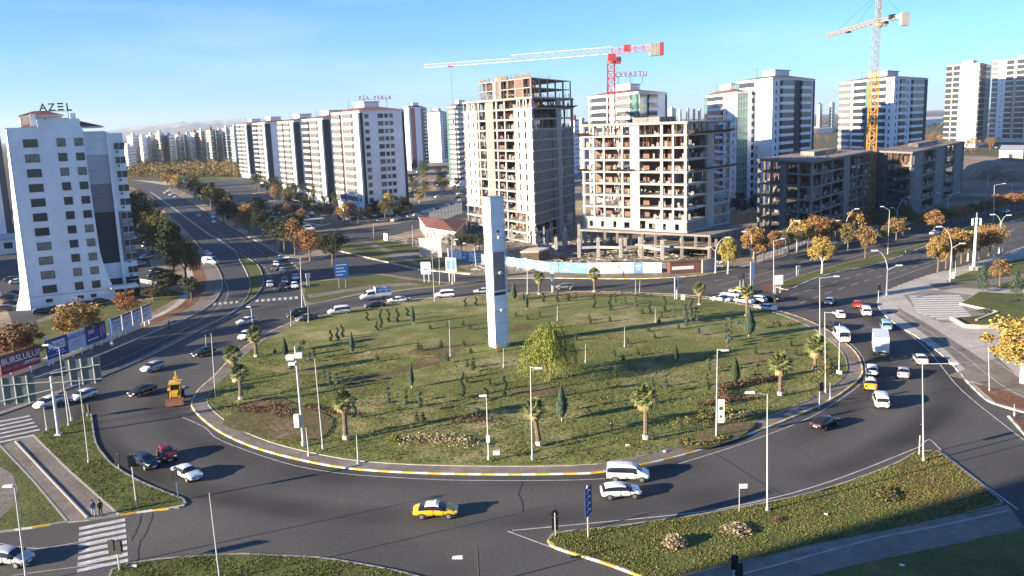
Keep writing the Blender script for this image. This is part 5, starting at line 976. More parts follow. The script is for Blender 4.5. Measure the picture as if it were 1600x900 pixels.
palm(1009, 692, 603, 'large fan palm at the lower right of the island with a straight white-footed trunk', 23); palm(843, 702, 628, 'leaning fan palm behind the lamp post at the lower middle of the island', 19, .6); palm(541, 692, 612, 'broad fan palm at the lower left of the island behind the thin pole', 19)
palm(377, 628, 570, 'small fan palm at the left rim of the island, front one of the pair', 15, -.3); palm(368, 600, 540, 'fan palm at the left rim of the island, rear one of the pair', 15); palm(401, 560, 510, 'fan palm at the upper left rim of the island near the white cars', 14); palm(1219, 622, 551, 'fan palm on the right side of the island in front of the hedge', 20); palm(1273, 582, 525, 'fan palm at the right rim of the island near the minibus', 19, .3)
palm(843, 461, 424, 'small fan palm at the far rim, right of the monument', 10); palm(929, 457, 417, 'small fan palm at the far rim in front of the hoarding', 11); palm(1093, 478, 440, 'small fan palm at the far right rim beside the white signboard', 11); palm(1167, 497, 443, 'dark shaded palm behind the rounded cypress', 12)
def cypress(px, py, yt, kind, wp, label, sharp=1):
    x, y = G(px, py); h = px_h(px, py, yt); r = wp*math.hypot(x, y)/1380/2; t = T('cypress', label, 'cypress', (x, y, lawn_z(x, y)), random.uniform(0, 6))
    O('trunk', B().cyl((0, 0, -.1), (0, 0, h*.3), .09, .06, 6).mesh('trunk', BARKW), t)
    def mk():
        rs = random.Random(8); b = B()
        for _ in range(2600):
            u = rs.random(); z = .10+.9*u; prof = (math.sin(min(1, (u+.06)/.36)*math.pi/2) if u < .3 else (1-((u-.3)/.7)**(1.25 if sharp else 1.8))); a = rs.uniform(0, 6.28); q = max(.02, prof)*rs.uniform(.78, 1.05)*(1+.08*math.sin(a*5+u*20))
            p = Vector((math.cos(a)*q, math.sin(a)*q, z)); s = .055; tx = Vector((-math.sin(a), math.cos(a), 0)); up = Vector((math.cos(a)*rs.uniform(0, .25), math.sin(a)*rs.uniform(0, .25), .7)); b.quad([p-tx*s*1.3, p-up*s*.6, p+tx*s*1.3, p+up*s*1.0])
        for i in range(8):
            u0, u1 = i/8, (i+1)/8; f = lambda u: .82*(math.sin(min(1, (u+.06)/.36)*math.pi/2) if u < .3 else (1-((u-.3)/.7)**1.25)); b.cyl((0, 0, .1+.88*u0), (0, 0, .1+.88*u1), max(.02, f(u0)), max(.01, f(u1)), 10, cap=False)
        return b.mesh('foliage', LEAFS[kind])
    O('foliage', memo(('cyp', kind, sharp), mk), t, sc=(r, r, h)); return t
cypress(878, 664, 610, 'blue', 19, 'grey-green egg-shaped cypress in front of the willow', 0); cypress(1148, 606, 562, 'green', 17, 'pointed green cypress left of the right-hand palm'); cypress(1056, 576, 545, 'cyp', 11, 'dark pointed cypress in the willow shadow'); cypress(1170, 530, 486, 'blue', 20, 'broad grey-green rounded cypress at the upper right of the island', 0)
cypress(644, 614, 574, 'blue', 9, 'slender cypress on the open lawn left of the middle'); cypress(551, 557, 524, 'blue', 9, 'slender cypress in the upper left lawn beside stacked topiary'); cypress(447, 564, 531, 'cyp', 10, 'leaning dark cypress near the floodlight pole'); cypress(803, 471, 441, 'blue', 11, 'dark cypress right beside the monument at the far rim'); cypress(823, 487, 461, 'blue', 7, 'small cypress near the monument, in front of the taller one'); cypress(646, 511, 480, 'blue', 7, 'slim cypress at the far left rim by the dark sedan'); cypress(818, 472, 458, 'cyp', 5, 'tiny cypress between two others near the monument')
def spindle(px, py, yt, style, label, group):
    x, y = G(px, py); h = max(.8, px_h(px, py, yt)); t = T('topiary', label, 'topiary', (x, y, lawn_z(x, y)), random.uniform(0, 6), group)
    ar = ('at the far rim' if py < 500 else 'in the near part' if py > 600 else 'across the middle')+' '+('left of the monument' if px < 700 else 'between monument and willow' if px < 860 else 'right of the willow' if px < 1050 else 'towards the right rim'); t['label'] = label+' '+ar; t['group'] = style+' topiary '+ar
    O('trunk', memo('tt', lambda: B().cyl((0, 0, 0), (0, 0, .9), .04, .03, 5).mesh('trunk', BARK)), t, sc=(1, 1, h))
    def mk():
        rs = random.Random(3); b = B()
        if style == 'balls': cs = [(0, 0, .30, .26), (0, 0, .58, .21), (0, 0, .84, .16)]
        elif style == 'ball': cs = [(0, 0, .80, .34)]
        elif style == 'cone': cs = [(0, 0, .22, .26), (0, 0, .45, .22), (0, 0, .68, .15), (0, 0, .88, .08)]
        else: cs = [(math.cos(k*1.1)*.10, math.sin(k*1.1)*.10, .12+k*.1, .17-.010*k) for k in range(9)]
        for cx_, cy_, cz_, r in cs:
            b.ball((cx_, cy_, cz_), r*.8, jit=.15, seg=7, ring=5, sz=.45)
            for _ in range(70): d = Vector((rs.gauss(0, 1), rs.gauss(0, 1), rs.gauss(0, 1))).normalized()*r*rs.uniform(.8, 1.1); leafquad(b, Vector((cx_, cy_, cz_))+Vector((d.x, d.y, d.z*.5)), .035, rs)
        return b.mesh('foliage', LEAFS['cyp' if style in ('spiral',) else ('blue' if style in ('ball', 'balls') else 'green')])
    O('foliage', memo(('topi', style), mk), t, sc=(1.75, 1.75, h*1.08)); return t
ST = {'balls': 'stacked-ball topiary', 'ball': 'small round-headed topiary', 'cone': 'little clipped conifer', 'spiral': 'dark spiral topiary'}
GRP = {k: k+' topiary on the island' for k in ST}
balls = [(608, 643, 612), (635, 647, 617), (657, 652, 620), (516, 612, 588), (527, 612, 590), (507, 600, 584), (484, 572, 556), (491, 566, 548), (1107, 590, 567), (1118, 583, 560), (1040, 621, 592), (1019, 615, 596), (961, 478, 463), (977, 481, 466), (993, 485, 467), (1133, 540, 510), (1141, 543, 512), (1137, 548, 518), (1053, 496, 478), (1070, 500, 478), (1080, 508, 488), (1090, 508, 490), (1073, 518, 497), (1091, 530, 517), (1088, 502, 483), (884, 650, 622)]
for q in balls: spindle(*q, 'balls', ST['balls'], GRP['balls'])
for q in [(745, 662, 646), (555, 645, 628), (475, 560, 536), (469, 570, 545), (456, 600, 575), (1140, 512, 500), (1153, 522, 505), (1090, 540, 520), (1145, 597, 586)]: spindle(*q, 'ball', ST['ball'], GRP['ball'])
for q in [(596, 517, 488), (608, 508, 487), (622, 508, 486), (637, 497, 484), (574, 504, 490), (724, 629, 592), (790, 628, 597), (760, 632, 614), (727, 481, 468), (744, 481, 466), (850, 474, 460), (871, 475, 460), (889, 473, 460), (929, 486, 463), (953, 488, 466), (1015, 495, 474), (1039, 490, 466), (1072, 512, 480), (1080, 500, 470), (518, 538, 520), (528, 537, 517), (536, 532, 512), (589, 521, 507), (555, 660, 635)]: spindle(*q, 'spiral', ST['spiral'], GRP['spiral'])
cones = [(654, 556, 539), (659, 556, 545), (739, 590, 577), (729, 608, 596), (690, 551, 537), (700, 520, 508), (724, 515, 505), (735, 522, 510), (736, 560, 551), (740, 583, 566), (806, 500, 491), (824, 506, 496), (843, 501, 490), (921, 506, 495), (922, 512, 500), (953, 508, 498), (1013, 524, 515), (1023, 535, 527), (1003, 495, 484), (1033, 502, 490), (960, 566, 553), (996, 564, 551), (974, 573, 562), (962, 600, 578), (1105, 620, 592), (1180, 560, 545), (1098, 655, 640), (1030, 510, 500), (882, 559, 548), (652, 669, 652), (662, 668, 652), (590, 572, 560), (430, 556, 548), (672, 520, 512), (1216, 512, 500), (1243, 560, 548), (1235, 545, 534), (700, 575, 560), (725, 549, 540), (731, 584, 572), (765, 612, 600), (860, 520, 510), (900, 540, 530), (980, 545, 535), (1060, 520, 510)]
for q in cones: spindle(*q, 'cone', ST['cone'], GRP['cone'])
bpx(779, 558, 4, 'rust', 'rusty clipped shrub at the foot of the monument', h=1.4)
def hedge(pts, w_, h, kind, label, name='hedge', dens=26, kind_='hedge'):
    p = resample(spline(GP(pts), False, 4), .6); b = B(); rs = random.Random(len(pts)*7); o = p[0]
    for x, y in p:
        z = lawn_z(x, y)
        for _ in range(dens): q = Vector((x-o[0]+rs.uniform(-w_, w_)/2, y-o[1]+rs.uniform(-w_, w_)/2, z+rs.uniform(.05, h))); leafquad(b, q, .13, rs)
    h_ = T(name, label, 'hedge', (*o, 0), me=b.mesh(name, LEAFS[kind]))
    if name == 'grass_bed': h_['kind'] = 'stuff'
    return h_
hedge([(872, 470), (900, 467), (930, 465), (952, 466)], 1.6, 1.2, 'brownhedge', 'clipped rusty hedge at the far rim in front of the small palm'); hedge([(955, 465), (985, 464), (1010, 466)], 1.8, 1.0, 'dark', 'dark green hedge at the far rim, right of the rusty one')
hedge([(1215, 598), (1180, 604), (1150, 610), (1128, 617), (1130, 628), (1134, 640)], 1.3, .8, 'brownhedge', 'curved reddish hedge around the lawn left of the right-hand palm', dens=40); hedge([(1060, 668), (1085, 664), (1110, 655), (1140, 650)], 1.6, .6, 'olive', 'low straggly hedge on the lower right of the island'); hedge([(1192, 650), (1160, 655), (1130, 660)], 1.0, .4, 'reed', 'dry low border near the right pavement of the island')
hedge([(638, 698), (670, 694), (705, 699), (735, 704)], 2.2, .9, 'reed', 'band of dry ornamental grasses at the bottom of the island', 'grass_bed', 40); hedge([(708, 668), (740, 668), (758, 668)], 1.2, .9, 'brownhedge', 'short reddish hedge behind the round-headed topiary'); hedge([(372, 640), (400, 648), (430, 640), (450, 655)], 3, .35, 'brownhedge', 'low purple ground planting at the left of the island')
hedge([(1062, 696), (1100, 700), (1130, 690)], 1.2, .35, 'olive', 'ragged low border by the bottom right of the island'); hedge([(1190, 504), (1220, 512), (1240, 508)], 1.6, .5, 'olive', 'ragged low planting at the upper right of the island'); hedge([(480, 640), (520, 652), (560, 655)], 1.0, .3, 'brownhedge', 'thin dead border behind the broad lower left palm'); hedge([(1270, 560), (1290, 575), (1285, 590)], 1.8, .6, 'olive', 'low bush border at the right rim of the island')
hedge([(1090, 640), (1140, 632), (1180, 628)], 1.0, .3, 'brownhedge', 'low dark border across the lower right lawn')
def soilpatch(pts, m=PATCH): 
    pp = spline(GP(pts), True, 3); b = B(); k = len(pp); mx = sum(p[0] for p in pp)/k; my = sum(p[1] for p in pp)/k
    fr = (1, .75, .5, .25)
    for f in fr:
        for x, y in pp: X = mx+(x-mx)*f; Y = my+(y-my)*f; b.v.append((X, Y, lawn_z(X, Y)+.02+.03*(1-f)))
    b.v.append((mx, my, lawn_z(mx, my)+.06))
    for a in range(3):
        for i in range(k): j = (i+1) % k; b.f.append((a*k+i, (a+1)*k+i, (a+1)*k+j, a*k+j)); b.m.append(0)
    for i in range(k): b.f.append((3*k+i, 4*k, 3*k+(i+1) % k)); b.m.append(0)
    S('bare_soil', b.mesh('bare_soil', m))
DRYG = ground_mat('dry yellow lawn', [(.40, (.11, .115, .04)), (.50, (.17, .15, .06)), (.60, (.25, .20, .11))], .2, 3, .7)
for q in ([(650, 552), (700, 545), (728, 550), (700, 562), (640, 560)], [(535, 600), (600, 588), (650, 575), (700, 560), (712, 566), (620, 592), (545, 608)], [(350, 660), (420, 625), (470, 640), (520, 660), (500, 690), (430, 690), (370, 675)], [(820, 560+54), (870, 612), (900, 622), (850, 630), (800, 626)], [(1060, 700), (1120, 672), (1180, 665), (1150, 690), (1090, 706)], [(780, 514), (822, 510), (830, 520), (790, 524)]): soilpatch(q)
for q in ([(880, 490), (900, 483), (910, 490), (890, 496)], [(975, 494), (1000, 494), (1005, 502), (980, 503)], [(420, 582), (470, 572), (520, 580), (480, 592)], [(560, 530), (640, 515), (660, 525), (590, 545)], [(1150, 560), (1230, 545), (1260, 560), (1180, 575)], [(1030, 560), (1080, 556), (1100, 566), (1050, 572)]): soilpatch(q, DRYG)
# ---- the willow
def willow():
    x, y = G(858, 600+2); t = T('weeping_willow', 'yellow-green weeping willow in the middle of the island, its strands hanging almost to the grass', 'tree', (x, y, lawn_z(x, y))); rs = random.Random(2)
    b = B()
    for dx in (-.35, .05, .4): b.cyl((dx*.3, 0, -.1), (dx*1.6, rs.uniform(-.4, .4), 4), .18, .10, 7, cap=False)
    for _ in range(14): a = rs.uniform(0, 6.28); b.cyl((0, 0, 2.2), (math.cos(a)*2.2, math.sin(a)*2.2, rs.uniform(4.5, 6.8)), .08, .03, 5, cap=False)
    O('trunk', b.mesh('trunk', BARK), t); b = B()
    for i in range(1050):
        a = rs.uniform(0, 6.28); u = rs.random()**.7; lob = 1+.16*math.sin(a*4+1)+.10*math.sin(a*7); r = 3.9*u*lob; zt = 7.6*(1-.46*u**2.2)*(1+.07*math.sin(a*5))+rs.uniform(-.4, .3)+.5*math.sin(a*3); L_ = min(zt-1.0, rs.uniform(.9, 4.6)); x0, y0 = math.cos(a)*r*.9, math.sin(a)*r*.9; n = max(3, int(L_/.28)); out = rs.uniform(.1, .45)
        for k in range(n):
            f = k/n; p = Vector((x0*(1+out*math.sin(f*1.5)*.6), y0*(1+out*math.sin(f*1.5)*.6), zt-L_*f)); d = Vector((rs.gauss(0, .5), rs.gauss(0, .5), -1)).normalized(); s = Vector((rs.gauss(0, 1), rs.gauss(0, 1), 0)).normalized(); b.quad([p, p+s*.06+d*.12, p+d*.36, p-s*.06+d*.12])
    O('crown', b.mesh('crown', LEAFS['willow']), t)
willow()
# conifers on the plaza
for px, py, yt, wp, lb_ in ((1535, 457, 413, 17, 'blue-grey conifer on the left in the park by the plaza'), (1587, 463, 421, 19, 'blue-grey conifer on the right in the park by the plaza')):
    x, y = G(px, py); h = HT(px, py, yt); r = wp*math.hypot(x, y)/2760; t = T('conifer', lb_, 'conifer', (x, y, .12)); O('trunk', B().cyl((0, 0, 0), (0, 0, h*.8), .12, .04, 6).mesh('trunk', BARK), t)
    b = B(); rs = random.Random(px)
    for _ in range(1700): u = rs.random(); a = rs.uniform(0, 6.28); q = r*(1-u**2)*rs.uniform(.3, 1.1)*(.75+.4*abs(math.sin(a*3+u*14))); leafquad(b, Vector((math.cos(a)*q, math.sin(a)*q, h*(.1+.9*u))), .12, rs)
    O('crown', b.mesh('crown', LEAFS['blue']), t)
# ============================================================ THE MONUMENT
def monument():
    x, y = G(779, 549); an = R(31); t = T('monument_pillar', 'tall square white advertising pillar with a brown panel, standing on the island', 'monument', (x, y, lawn_z(x, y)-.1), an); Hh = 25.4
    wa, wb = 1.25, 1.25; b = B(); b.hexa([(-1.15, -1.15, 0), (1.15, -1.15, 0), (1.15, 1.15, 0), (-1.15, 1.15, 0), (-1.25, -1.25, Hh), (1.25, -1.25, Hh), (1.25, 1.25, Hh), (-1.25, 1.25, Hh)]); O('shaft', b.mesh('shaft', PLAS), t)
    for z0, z1, m in ((10.0, 16.4, M('brown vinyl', (.25, .205, .22), .5)), (9.15, 9.65, DGREY)):
        for fy in (-1,): O('panel', B().box(-1.06, 1.06, -1.262, -1.20, z0, z1).mesh('panel', m), t)
    for z in (0.6, 2.4, 4.4, 6.4, 8.4, 16.6, 18.6, 20.6, 22.6): O('seam', memo('seam', lambda: B().box(-1.262, 1.262, -1.262, 1.262, 0, .03).mesh('seam', LGREY)), t, (0, 0, z))
    for z in (6.6, 12.9, 18.8): 
        o = O('bracket', B().bar((-1.1, -1.5, z), (1.6, -1.5, z), .08).bar((1.5, -1.5, z), (1.5, 1.3, z), .08).mesh('bracket', METL), t); O('lamp', B().box(-.2, .25, -1.75, -1.45, z-.15, z+.25).mesh('lamp', WHT), o)
    b = B()
    for i in range(84): z = .5+i*.295; b.cyl((1.32, -1.30, z), (1.32, -1.30, z+.17), .11, .17, 6); 
    fr = O('edge_lights', b.mesh('edge_lights', WHT), t); fr['kind'] = 'stuff'
    O('hatch', B().box(-.15, .2, -1.28, -1.24, 19.6, 20).mesh('hatch', BLACK), t); O('cap', B().box(-1.35, 1.35, -1.35, 1.35, Hh+.001, Hh+.12).mesh('cap', METL), t)
monument()
# ============================================================ LAMPS, POLES, SIGNS
def lamp(px, py, tx, ty, arm=None, label='', w_=.09, name='street_lamp', mat=POLE, head=True, extra=None, group=None):
    """pole from its foot to (tx, ty); arm = horizontal end (image column, row) of the lamp head"""
    x, y = G(px, py); h = HT(px, py, ty); z0 = lawn_z(x, y)-.1 if inside((x, y), LAWN) else 0; t = T(name, label, 'street lamp' if arm else 'pole', (x, y, z0), 0, group); dist = math.hypot(x, y)
    ex = PJ(x, y, h)[0]; lean = (tx-ex)*dist/1380
    if abs(lean) > .7: lean = 0
    k = max(1, dist/160); O('pole', B().cyl((0, 0, 0), (lean, 0, h), w_*k**.5*1.15, w_*.55*k**.5, 8).cyl((0, 0, 0), (0, 0, .5), w_*1.9, w_*1.9, 8).mesh('pole', mat), t)
    if arm:
        L_ = (arm[0]-tx)*dist/1380; dz = -(arm[1]-ty+(arm[0]-tx)*.035)*dist/1380; s = 1 if L_ > 0 else -1
        O('arm', B().cyl((lean, 0, h-.1), (lean+L_, -.2, h+dz), .05*k**.5, n=6).mesh('arm', mat), t)
        o = O('lamp_head', B().hexa([(lean+L_-.1*s, -.35, h+dz-.08), (lean+L_+.75*s, -.35, h+dz-.05), (lean+L_+.75*s, .0, h+dz-.05), (lean+L_-.1*s, .0, h+dz-.08), (lean+L_-.1*s, -.3, h+dz+.12), (lean+L_+.7*s, -.3, h+dz+.08), (lean+L_+.7*s, -.05, h+dz+.08), (lean+L_-.1*s, -.05, h+dz+.12)]).mesh('lamp_head', WHT), t)
    if extra:
        for q in extra: O(q[0], q[1], t)
    return t, h, dist
lamp(1199, 800, 1199, 615, (1176, 612), 'tall white street lamp with an arm to the left on the corner verge edge'); lamp(1443, 722, 1442, 567, (1482, 567), 'tall street lamp at the top of the corner verge with its arm to the right'); lamp(1290, 615, 1289, 487, (1301, 488), 'lamp on the right rim of the island, arm pointing right'); lamp(1281, 529, 1281, 434, (1303, 432), 'tall lamp at the upper right rim of the island')
lamp(1311, 586, 1312, 507, None, 'bare pole with a small box at the right rim of the island', extra=[('box', B().box(-.3, .3, -.3, .3, 0, .5).mesh('box', WHT))])
t, h, d = lamp(1119, 687, 1121, 545, (1128, 547), 'street lamp carrying a vertical white banner on the lower right of the island'); bn = O('banner', B().box(.15, .95, -.05, .05, 2.1, 5.0).mesh('banner', WHT), t); O('print', B().cyl((.55, -.06, 3.9), (.55, -.05, 3.9), .25, n=12).cyl((.55, -.06, 2.9), (.55, -.05, 2.9), .18, n=12).mesh('print', LEAFS['green']), bn)
lamp(832, 723, 829, 577, (837, 580), 'street lamp standing in front of the willow at the bottom of the island'); t, h, d = lamp(764, 723, 760, 621, (759, 622), 'short-headed lamp left of the willow at the bottom of the island'); O('box', B().box(-.2, .2, -.3, 0, 2.2, 3).mesh('box', WHT), t); O('spotlight', B().box(.5, 1.3, -.2, .4, .6, 1.1).mesh('spotlight', LGREY), t)
t, h, d = lamp(475, 700, 461, 545, None, 'thick white pole with floodlights on the left of the island', w_=.17, name='floodlight_mast'); [O('floodlight', memo('fll', lambda: B().box(-.45, .45, -.3, .2, 0, .6).mesh('floodlight', WHT)), t, (q, -.2, h-1.2-abs(q)*.5)) for q in (-.7, .3)]; O('cabinet', B().box(-.9, -.3, -.3, .2, 2.4, 4.0).mesh('cabinet', WHT), t); O('camera_housing', B().box(-1.0, -.2, -.3, .1, 10.2, 10.5).mesh('camera_housing', WHT), t)
lamp(505, 705, 492, 565, None, 'thin leaning pole right of the floodlight mast', w_=.08, name='pole'); lamp(483, 714, 478, 668, None, 'short white post left of the thin leaning pole', name='post'); lamp(560, 726, 557, 680, None, 'short white post at the lower left kerb of the island', name='post'); lamp(338, 641, 330, 523, None, 'thin pole at the left rim of the island', w_=.07, name='pole')
lamp(344, 910, 327, 770, None, 'thin white pole cut by the bottom edge, left of centre', w_=.07, name='pole'); lamp(42, 912, 22, 757, (20, 758), 'pole with a small lamp head in the bottom left corner, cut by the bottom edge', w_=.09); lamp(139, 724, 123, 590, None, 'thin pole on the verge under the gantry panels', w_=.07, name='pole'); lamp(108, 666, 92, 543, (78, 539), 'street lamp with its arm to the left between the two gantry panels')
lamp(112, 657, 103, 610, None, 'slim white post beside the gantry column', name='post'); lamp(74, 674, 68, 636, None, 'short white post left of the gantry column', name='post'); lamp(749, 915, 746, 851, (718, 872), 'dark lamp with a drooping head at the bottom edge, below the taxi', w_=.09, mat=POLED)
for q in [(679, 473, 675, 398, None, 'thin pole behind the white van at the far side of the ring'), (707, 445, 706, 377, (711, 374), 'lamp beside the blue and white notice at the street corner'), (687, 445, 686, 400, None, 'white post between the two street corner notices'), (663, 440, 662, 420, None, 'short post on the street corner lawn'), (525, 430, 524, 372, None, 'pole at the left end of the street verge'), (584, 375, 583, 350, None, 'slim pole beside the service road'), (645, 392, 644, 352, None, 'pole in front of the red-roofed gatehouse'),
          (472, 480, 469, 403, (452, 402), 'lamp with an arm to the left at the ring corner by the avenue'), (744, 417, 741, 384, (727, 380), 'curved lamp at the start of the hoarding'), (482, 505, 481, 478, None, 'short post at the upper left kerb of the island'), (455, 511, 454, 485, None, 'short post near the two dark cars'), (395, 507, 392, 479, (391, 479), 'small lamp by the white car at the left of the ring'),
          (824, 461, 824, 405, (822, 404), 'slim lamp between the monument and the first rim palm'), (863, 459, 863, 415, None, 'pole with a white panel beside the first rim palm'), (993, 460, 993, 437, None, 'short white post at the far rim, left of two'), (999, 460, 1000, 437, None, 'short white post at the far rim, right of two'), (1209, 457, 1209, 376, (1220, 373), 'lamp beside the white information board on the median tip'), (1173, 488, 1174, 366, (1165, 362), 'tall lamp behind the rounded cypress at the ring'),
          (1177, 405, 1178, 370, (1168, 365), 'lamp in front of the orange trees on the far kerb'), (1302, 375, 1303, 347, (1292, 342), 'lamp between the street trees on the far kerb'), (1387, 398, 1390, 328, (1380, 323), 'tall lamp rising from the boulevard median'), (1552, 347, 1554, 289, (1566, 287), 'lamp near the right edge on the far kerb'), (1544, 296, 1544, 266, None, 'pole by the dirt bank at the right'), (1581, 300, 1581, 283, None, 'short pole by the dirt bank near the right edge'), (1312, 352, 1312, 308, None, 'pale pole before the shaded concrete block'),
          (322, 672-130, 321, 523, None, 'thin bollard pole on the left road'), (871, 507, 871, 482, None, 'thin stake on the far lawn right of the monument'), (976, 549, 976, 517, None, 'thin stake on the lawn right of the willow'), (915, 575, 915, 545, None, 'thin stake just right of the willow'), (1024, 509, 1024, 487, None, 'thin stake on the far right lawn'), (787, 583, 787, 552, None, 'thin stake left of the willow'), (704, 565, 702, 508, None, 'thin pole on the lawn left of the monument'), (1320, 660-20, 1281, 595, None, 'x') , (1297, 625, 1297, 598, None, 'short post by the right kerb of the island'), (1373, 472, 1373, 443, None, 'signal post at the plaza corner'), (1415, 395, 1415, 388, None, 'tiny post on the median'), (1567, 395, 1566, 376, None, 'short pale post on the near kerb at the right'), (1553, 400, 1552, 380, None, 'short pale post beside the trees at the right'), (1493, 428, 1493, 408, None, 'post beside the plaza lamp'), (1546, 612, 1545, 540, None, 'thin pole in front of the golden tree'), (1585, 650, 1585, 631, None, 'short post on the crossing corner')]:
    if q[5] == 'x': continue
    lamp(*q[:5], q[5], name='street_lamp' if q[4] else ('pole' if q[1]-q[3] > 34 else 'post'), w_=.09 if q[4] else .06)
def ylamp(px, py, jx, jy, arms, label, w_=.13):
    x, y = G(px, py); hj = HT(px, py, jy); d = math.hypot(x, y); t = T('double_lamp', label, 'street lamp', (x, y, 0)); O('pole', B().cyl((0, 0, 0), (0, 0, hj), w_*1.5, w_, 8).cyl((0, 0, 0), (0, 0, .5), w_*2.2, n=8).mesh('pole', POLE), t)
    for ax, ay, cv in arms:
        L_ = (ax-jx)*d/1380; dz = (jy-ay-(ax-jx)*.035)*d/1380; b = B(); pts = []
        for k in range(7): f = k/6; pts.append(Vector((L_*f**(1.6 if cv else 1), 0, hj+dz*(1-(1-f)**1.6 if cv else f))))
        for k in range(6): b.cyl(pts[k], pts[k+1], w_*.8*(1-.08*k), w_*.8*(1-.08*(k+1)), 6)
        o = O('arm', b.mesh('arm', POLE), t); s = 1 if L_ > 0 else -1; e = pts[-1]; O('lamp_head', B().box(*(sorted((e.x-.2*s, e.x+1.0*s))), -.2, .2, e.z-.12, e.z+.1).mesh('lamp_head', WHT), t)
    return t
ylamp(1118, 427, 1118, 393, [(1134, 371, 1), (1110, 386, 0)], 'Y-shaped lamp beside the yellow-green street tree at the hoarding end'); ylamp(1227, 400, 1228, 372, [(1243, 346, 1), (1220, 362, 0)], 'Y-shaped lamp on the far kerb beside the golden tree'); ylamp(1320, 380, 1321, 356, [(1335, 328, 1), (1312, 345, 0)], 'Y-shaped lamp on the far kerb before the shaded block'); ylamp(1401, 354, 1401, 331, [(1415, 310, 1), (1395, 325, 0)], 'Y-shaped lamp behind the olive tree on the far kerb')
ylamp(1385, 462, 1384, 422, [(1367, 393, 1), (1398, 415, 0)], 'modern curved lamp with a bluish head at the plaza corner'); ylamp(1484, 443, 1483, 388, [(1466, 357, 1), (1495, 381, 0)], 'curved double lamp on the near kerb in front of the orange trees'); ylamp(1480, 332, 1481, 306, [(1468, 302, 0), (1494, 301, 0)], 'T-shaped double lamp on the far kerb'); ylamp(1561, 396, 1562, 352, [(1552, 337, 1), (1575, 360, 1), (1570, 338, 1)], 'branching pale lamp at the right end of the near kerb')
x, y = G(1521, 423); t = T('telecom_mast', 'thick white mast with a bracket top behind the plaza lawn', 'mast', (x, y, 0)); h = HT(1521, 423, 340); O('pole', B().cyl((0, 0, 0), (0, 0, h), .38, .24, 10).mesh('pole', PLAS), t); O('bracket', B().box(-1, 1, -.1, .1, h-1.4, h-1.2).box(-.9, .9, -.1, .1, h-.3, h-.1).mesh('bracket', METL), t); O('antenna', B().box(-1.1, -.8, -.2, .1, h-1.8, h-.2).box(.8, 1.1, -.2, .1, h-1.8, h-.2).cyl((0, 0, h), (0, 0, h+1.2), .05, n=5).mesh('antenna', WHT), t); O('foot', B().box(-.7, .7, -.7, .7, 0, 1).mesh('foot', CONC), t)
x, y = G(1262, 346); t = T('pylon', 'small steel lattice pylon before the shaded concrete block', 'pylon', (x, y, 0)); b = B(); lattice(b, (0, 0, 0), (0, 0, 9), 1.6, 1.6, 6, 0, th=.14); b.bar((-2.4, .8, 8.2), (2.4, .8, 8.2), .2).bar((-2.0, .8, 9.2), (2.0, .8, 9.2), .2); O('frame', b.mesh('frame', METL), t); O('insulator', B().cyl((-2.2, .8, 8.3), (-2.2, .8, 8.9), .15, n=6).cyl((2.2, .8, 8.3), (2.2, .8, 8.9), .15, n=6).mesh('insulator', CONC), t)
x, y = G(1312, 354); t = T('utility_pole', 'concrete utility pole with a cross arm before the shaded block', 'utility pole', (x+2, y+2, 0)); O('pole', B().cyl((0, 0, 0), (0, 0, 11.5), .35, .22, 8).mesh('pole', CONC), t); O('cross_arm', B().box(-2.4, 2.4, -.1, .1, 10.4, 10.6).box(-1.4, 1.4, -.1, .1, 11.2, 11.4).mesh('cross_arm', CONC), t)
# ---- gantry sign seen from behind
def gantry():
    x, y = G(92, 681); h = HT(92, 681, 588); d = math.hypot(x, y); t = T('gantry_sign', 'steel gantry column carrying two overhead direction panels seen from behind', 'road sign', (x, y, 0)); O('column', B().cyl((0, 0, 0), (0, 0, h), .22, .17, 10).box(-.4, .4, -.4, .4, 0, .3).mesh('column', POLE), t)
    u = Vector((.97, .25, 0)); s = d/1380
    for a, b_, z0, z1, lb in ((-68, -22, -3.1, .35, 'left'), (20, 66, -1.4, 1.9, 'right')):
        p, q = u*(a*s), u*(b_*s); k = B(); k.hexa([(p.x, p.y, h+z0), (q.x, q.y, h+z0), (q.x-.02, q.y+.08, h+z0), (p.x-.02, p.y+.08, h+z0), (p.x, p.y, h+z1), (q.x, q.y, h+z1), (q.x-.02, q.y+.08, h+z1), (p.x-.02, p.y+.08, h+z1)])
        o = O('sign_panel', k.mesh('sign_panel', M('sign back', (.13, .17, .17), .55, .2, var=.1, scale=1)), t); k = B()
        for f in (.12, .45, .8): w_ = p.lerp(q, f); k.bar((w_.x, w_.y-.08, h+z0-.1), (w_.x, w_.y-.08, h+z1+.1), .09)
        O('batten', k.mesh('batten', POLE), o); k = B()
        e = q if a < 0 else p; far_ = p if a < 0 else q
        for zz in (z0+.5, z1-.9): k.bar((0, -.15, h+zz*.0+(-.4 if zz < 0 else -.1)+zz*.5), (far_.x, far_.y-.15, h+zz), .10)
        O('beam', k.mesh('beam', POLE), t)
gantry()
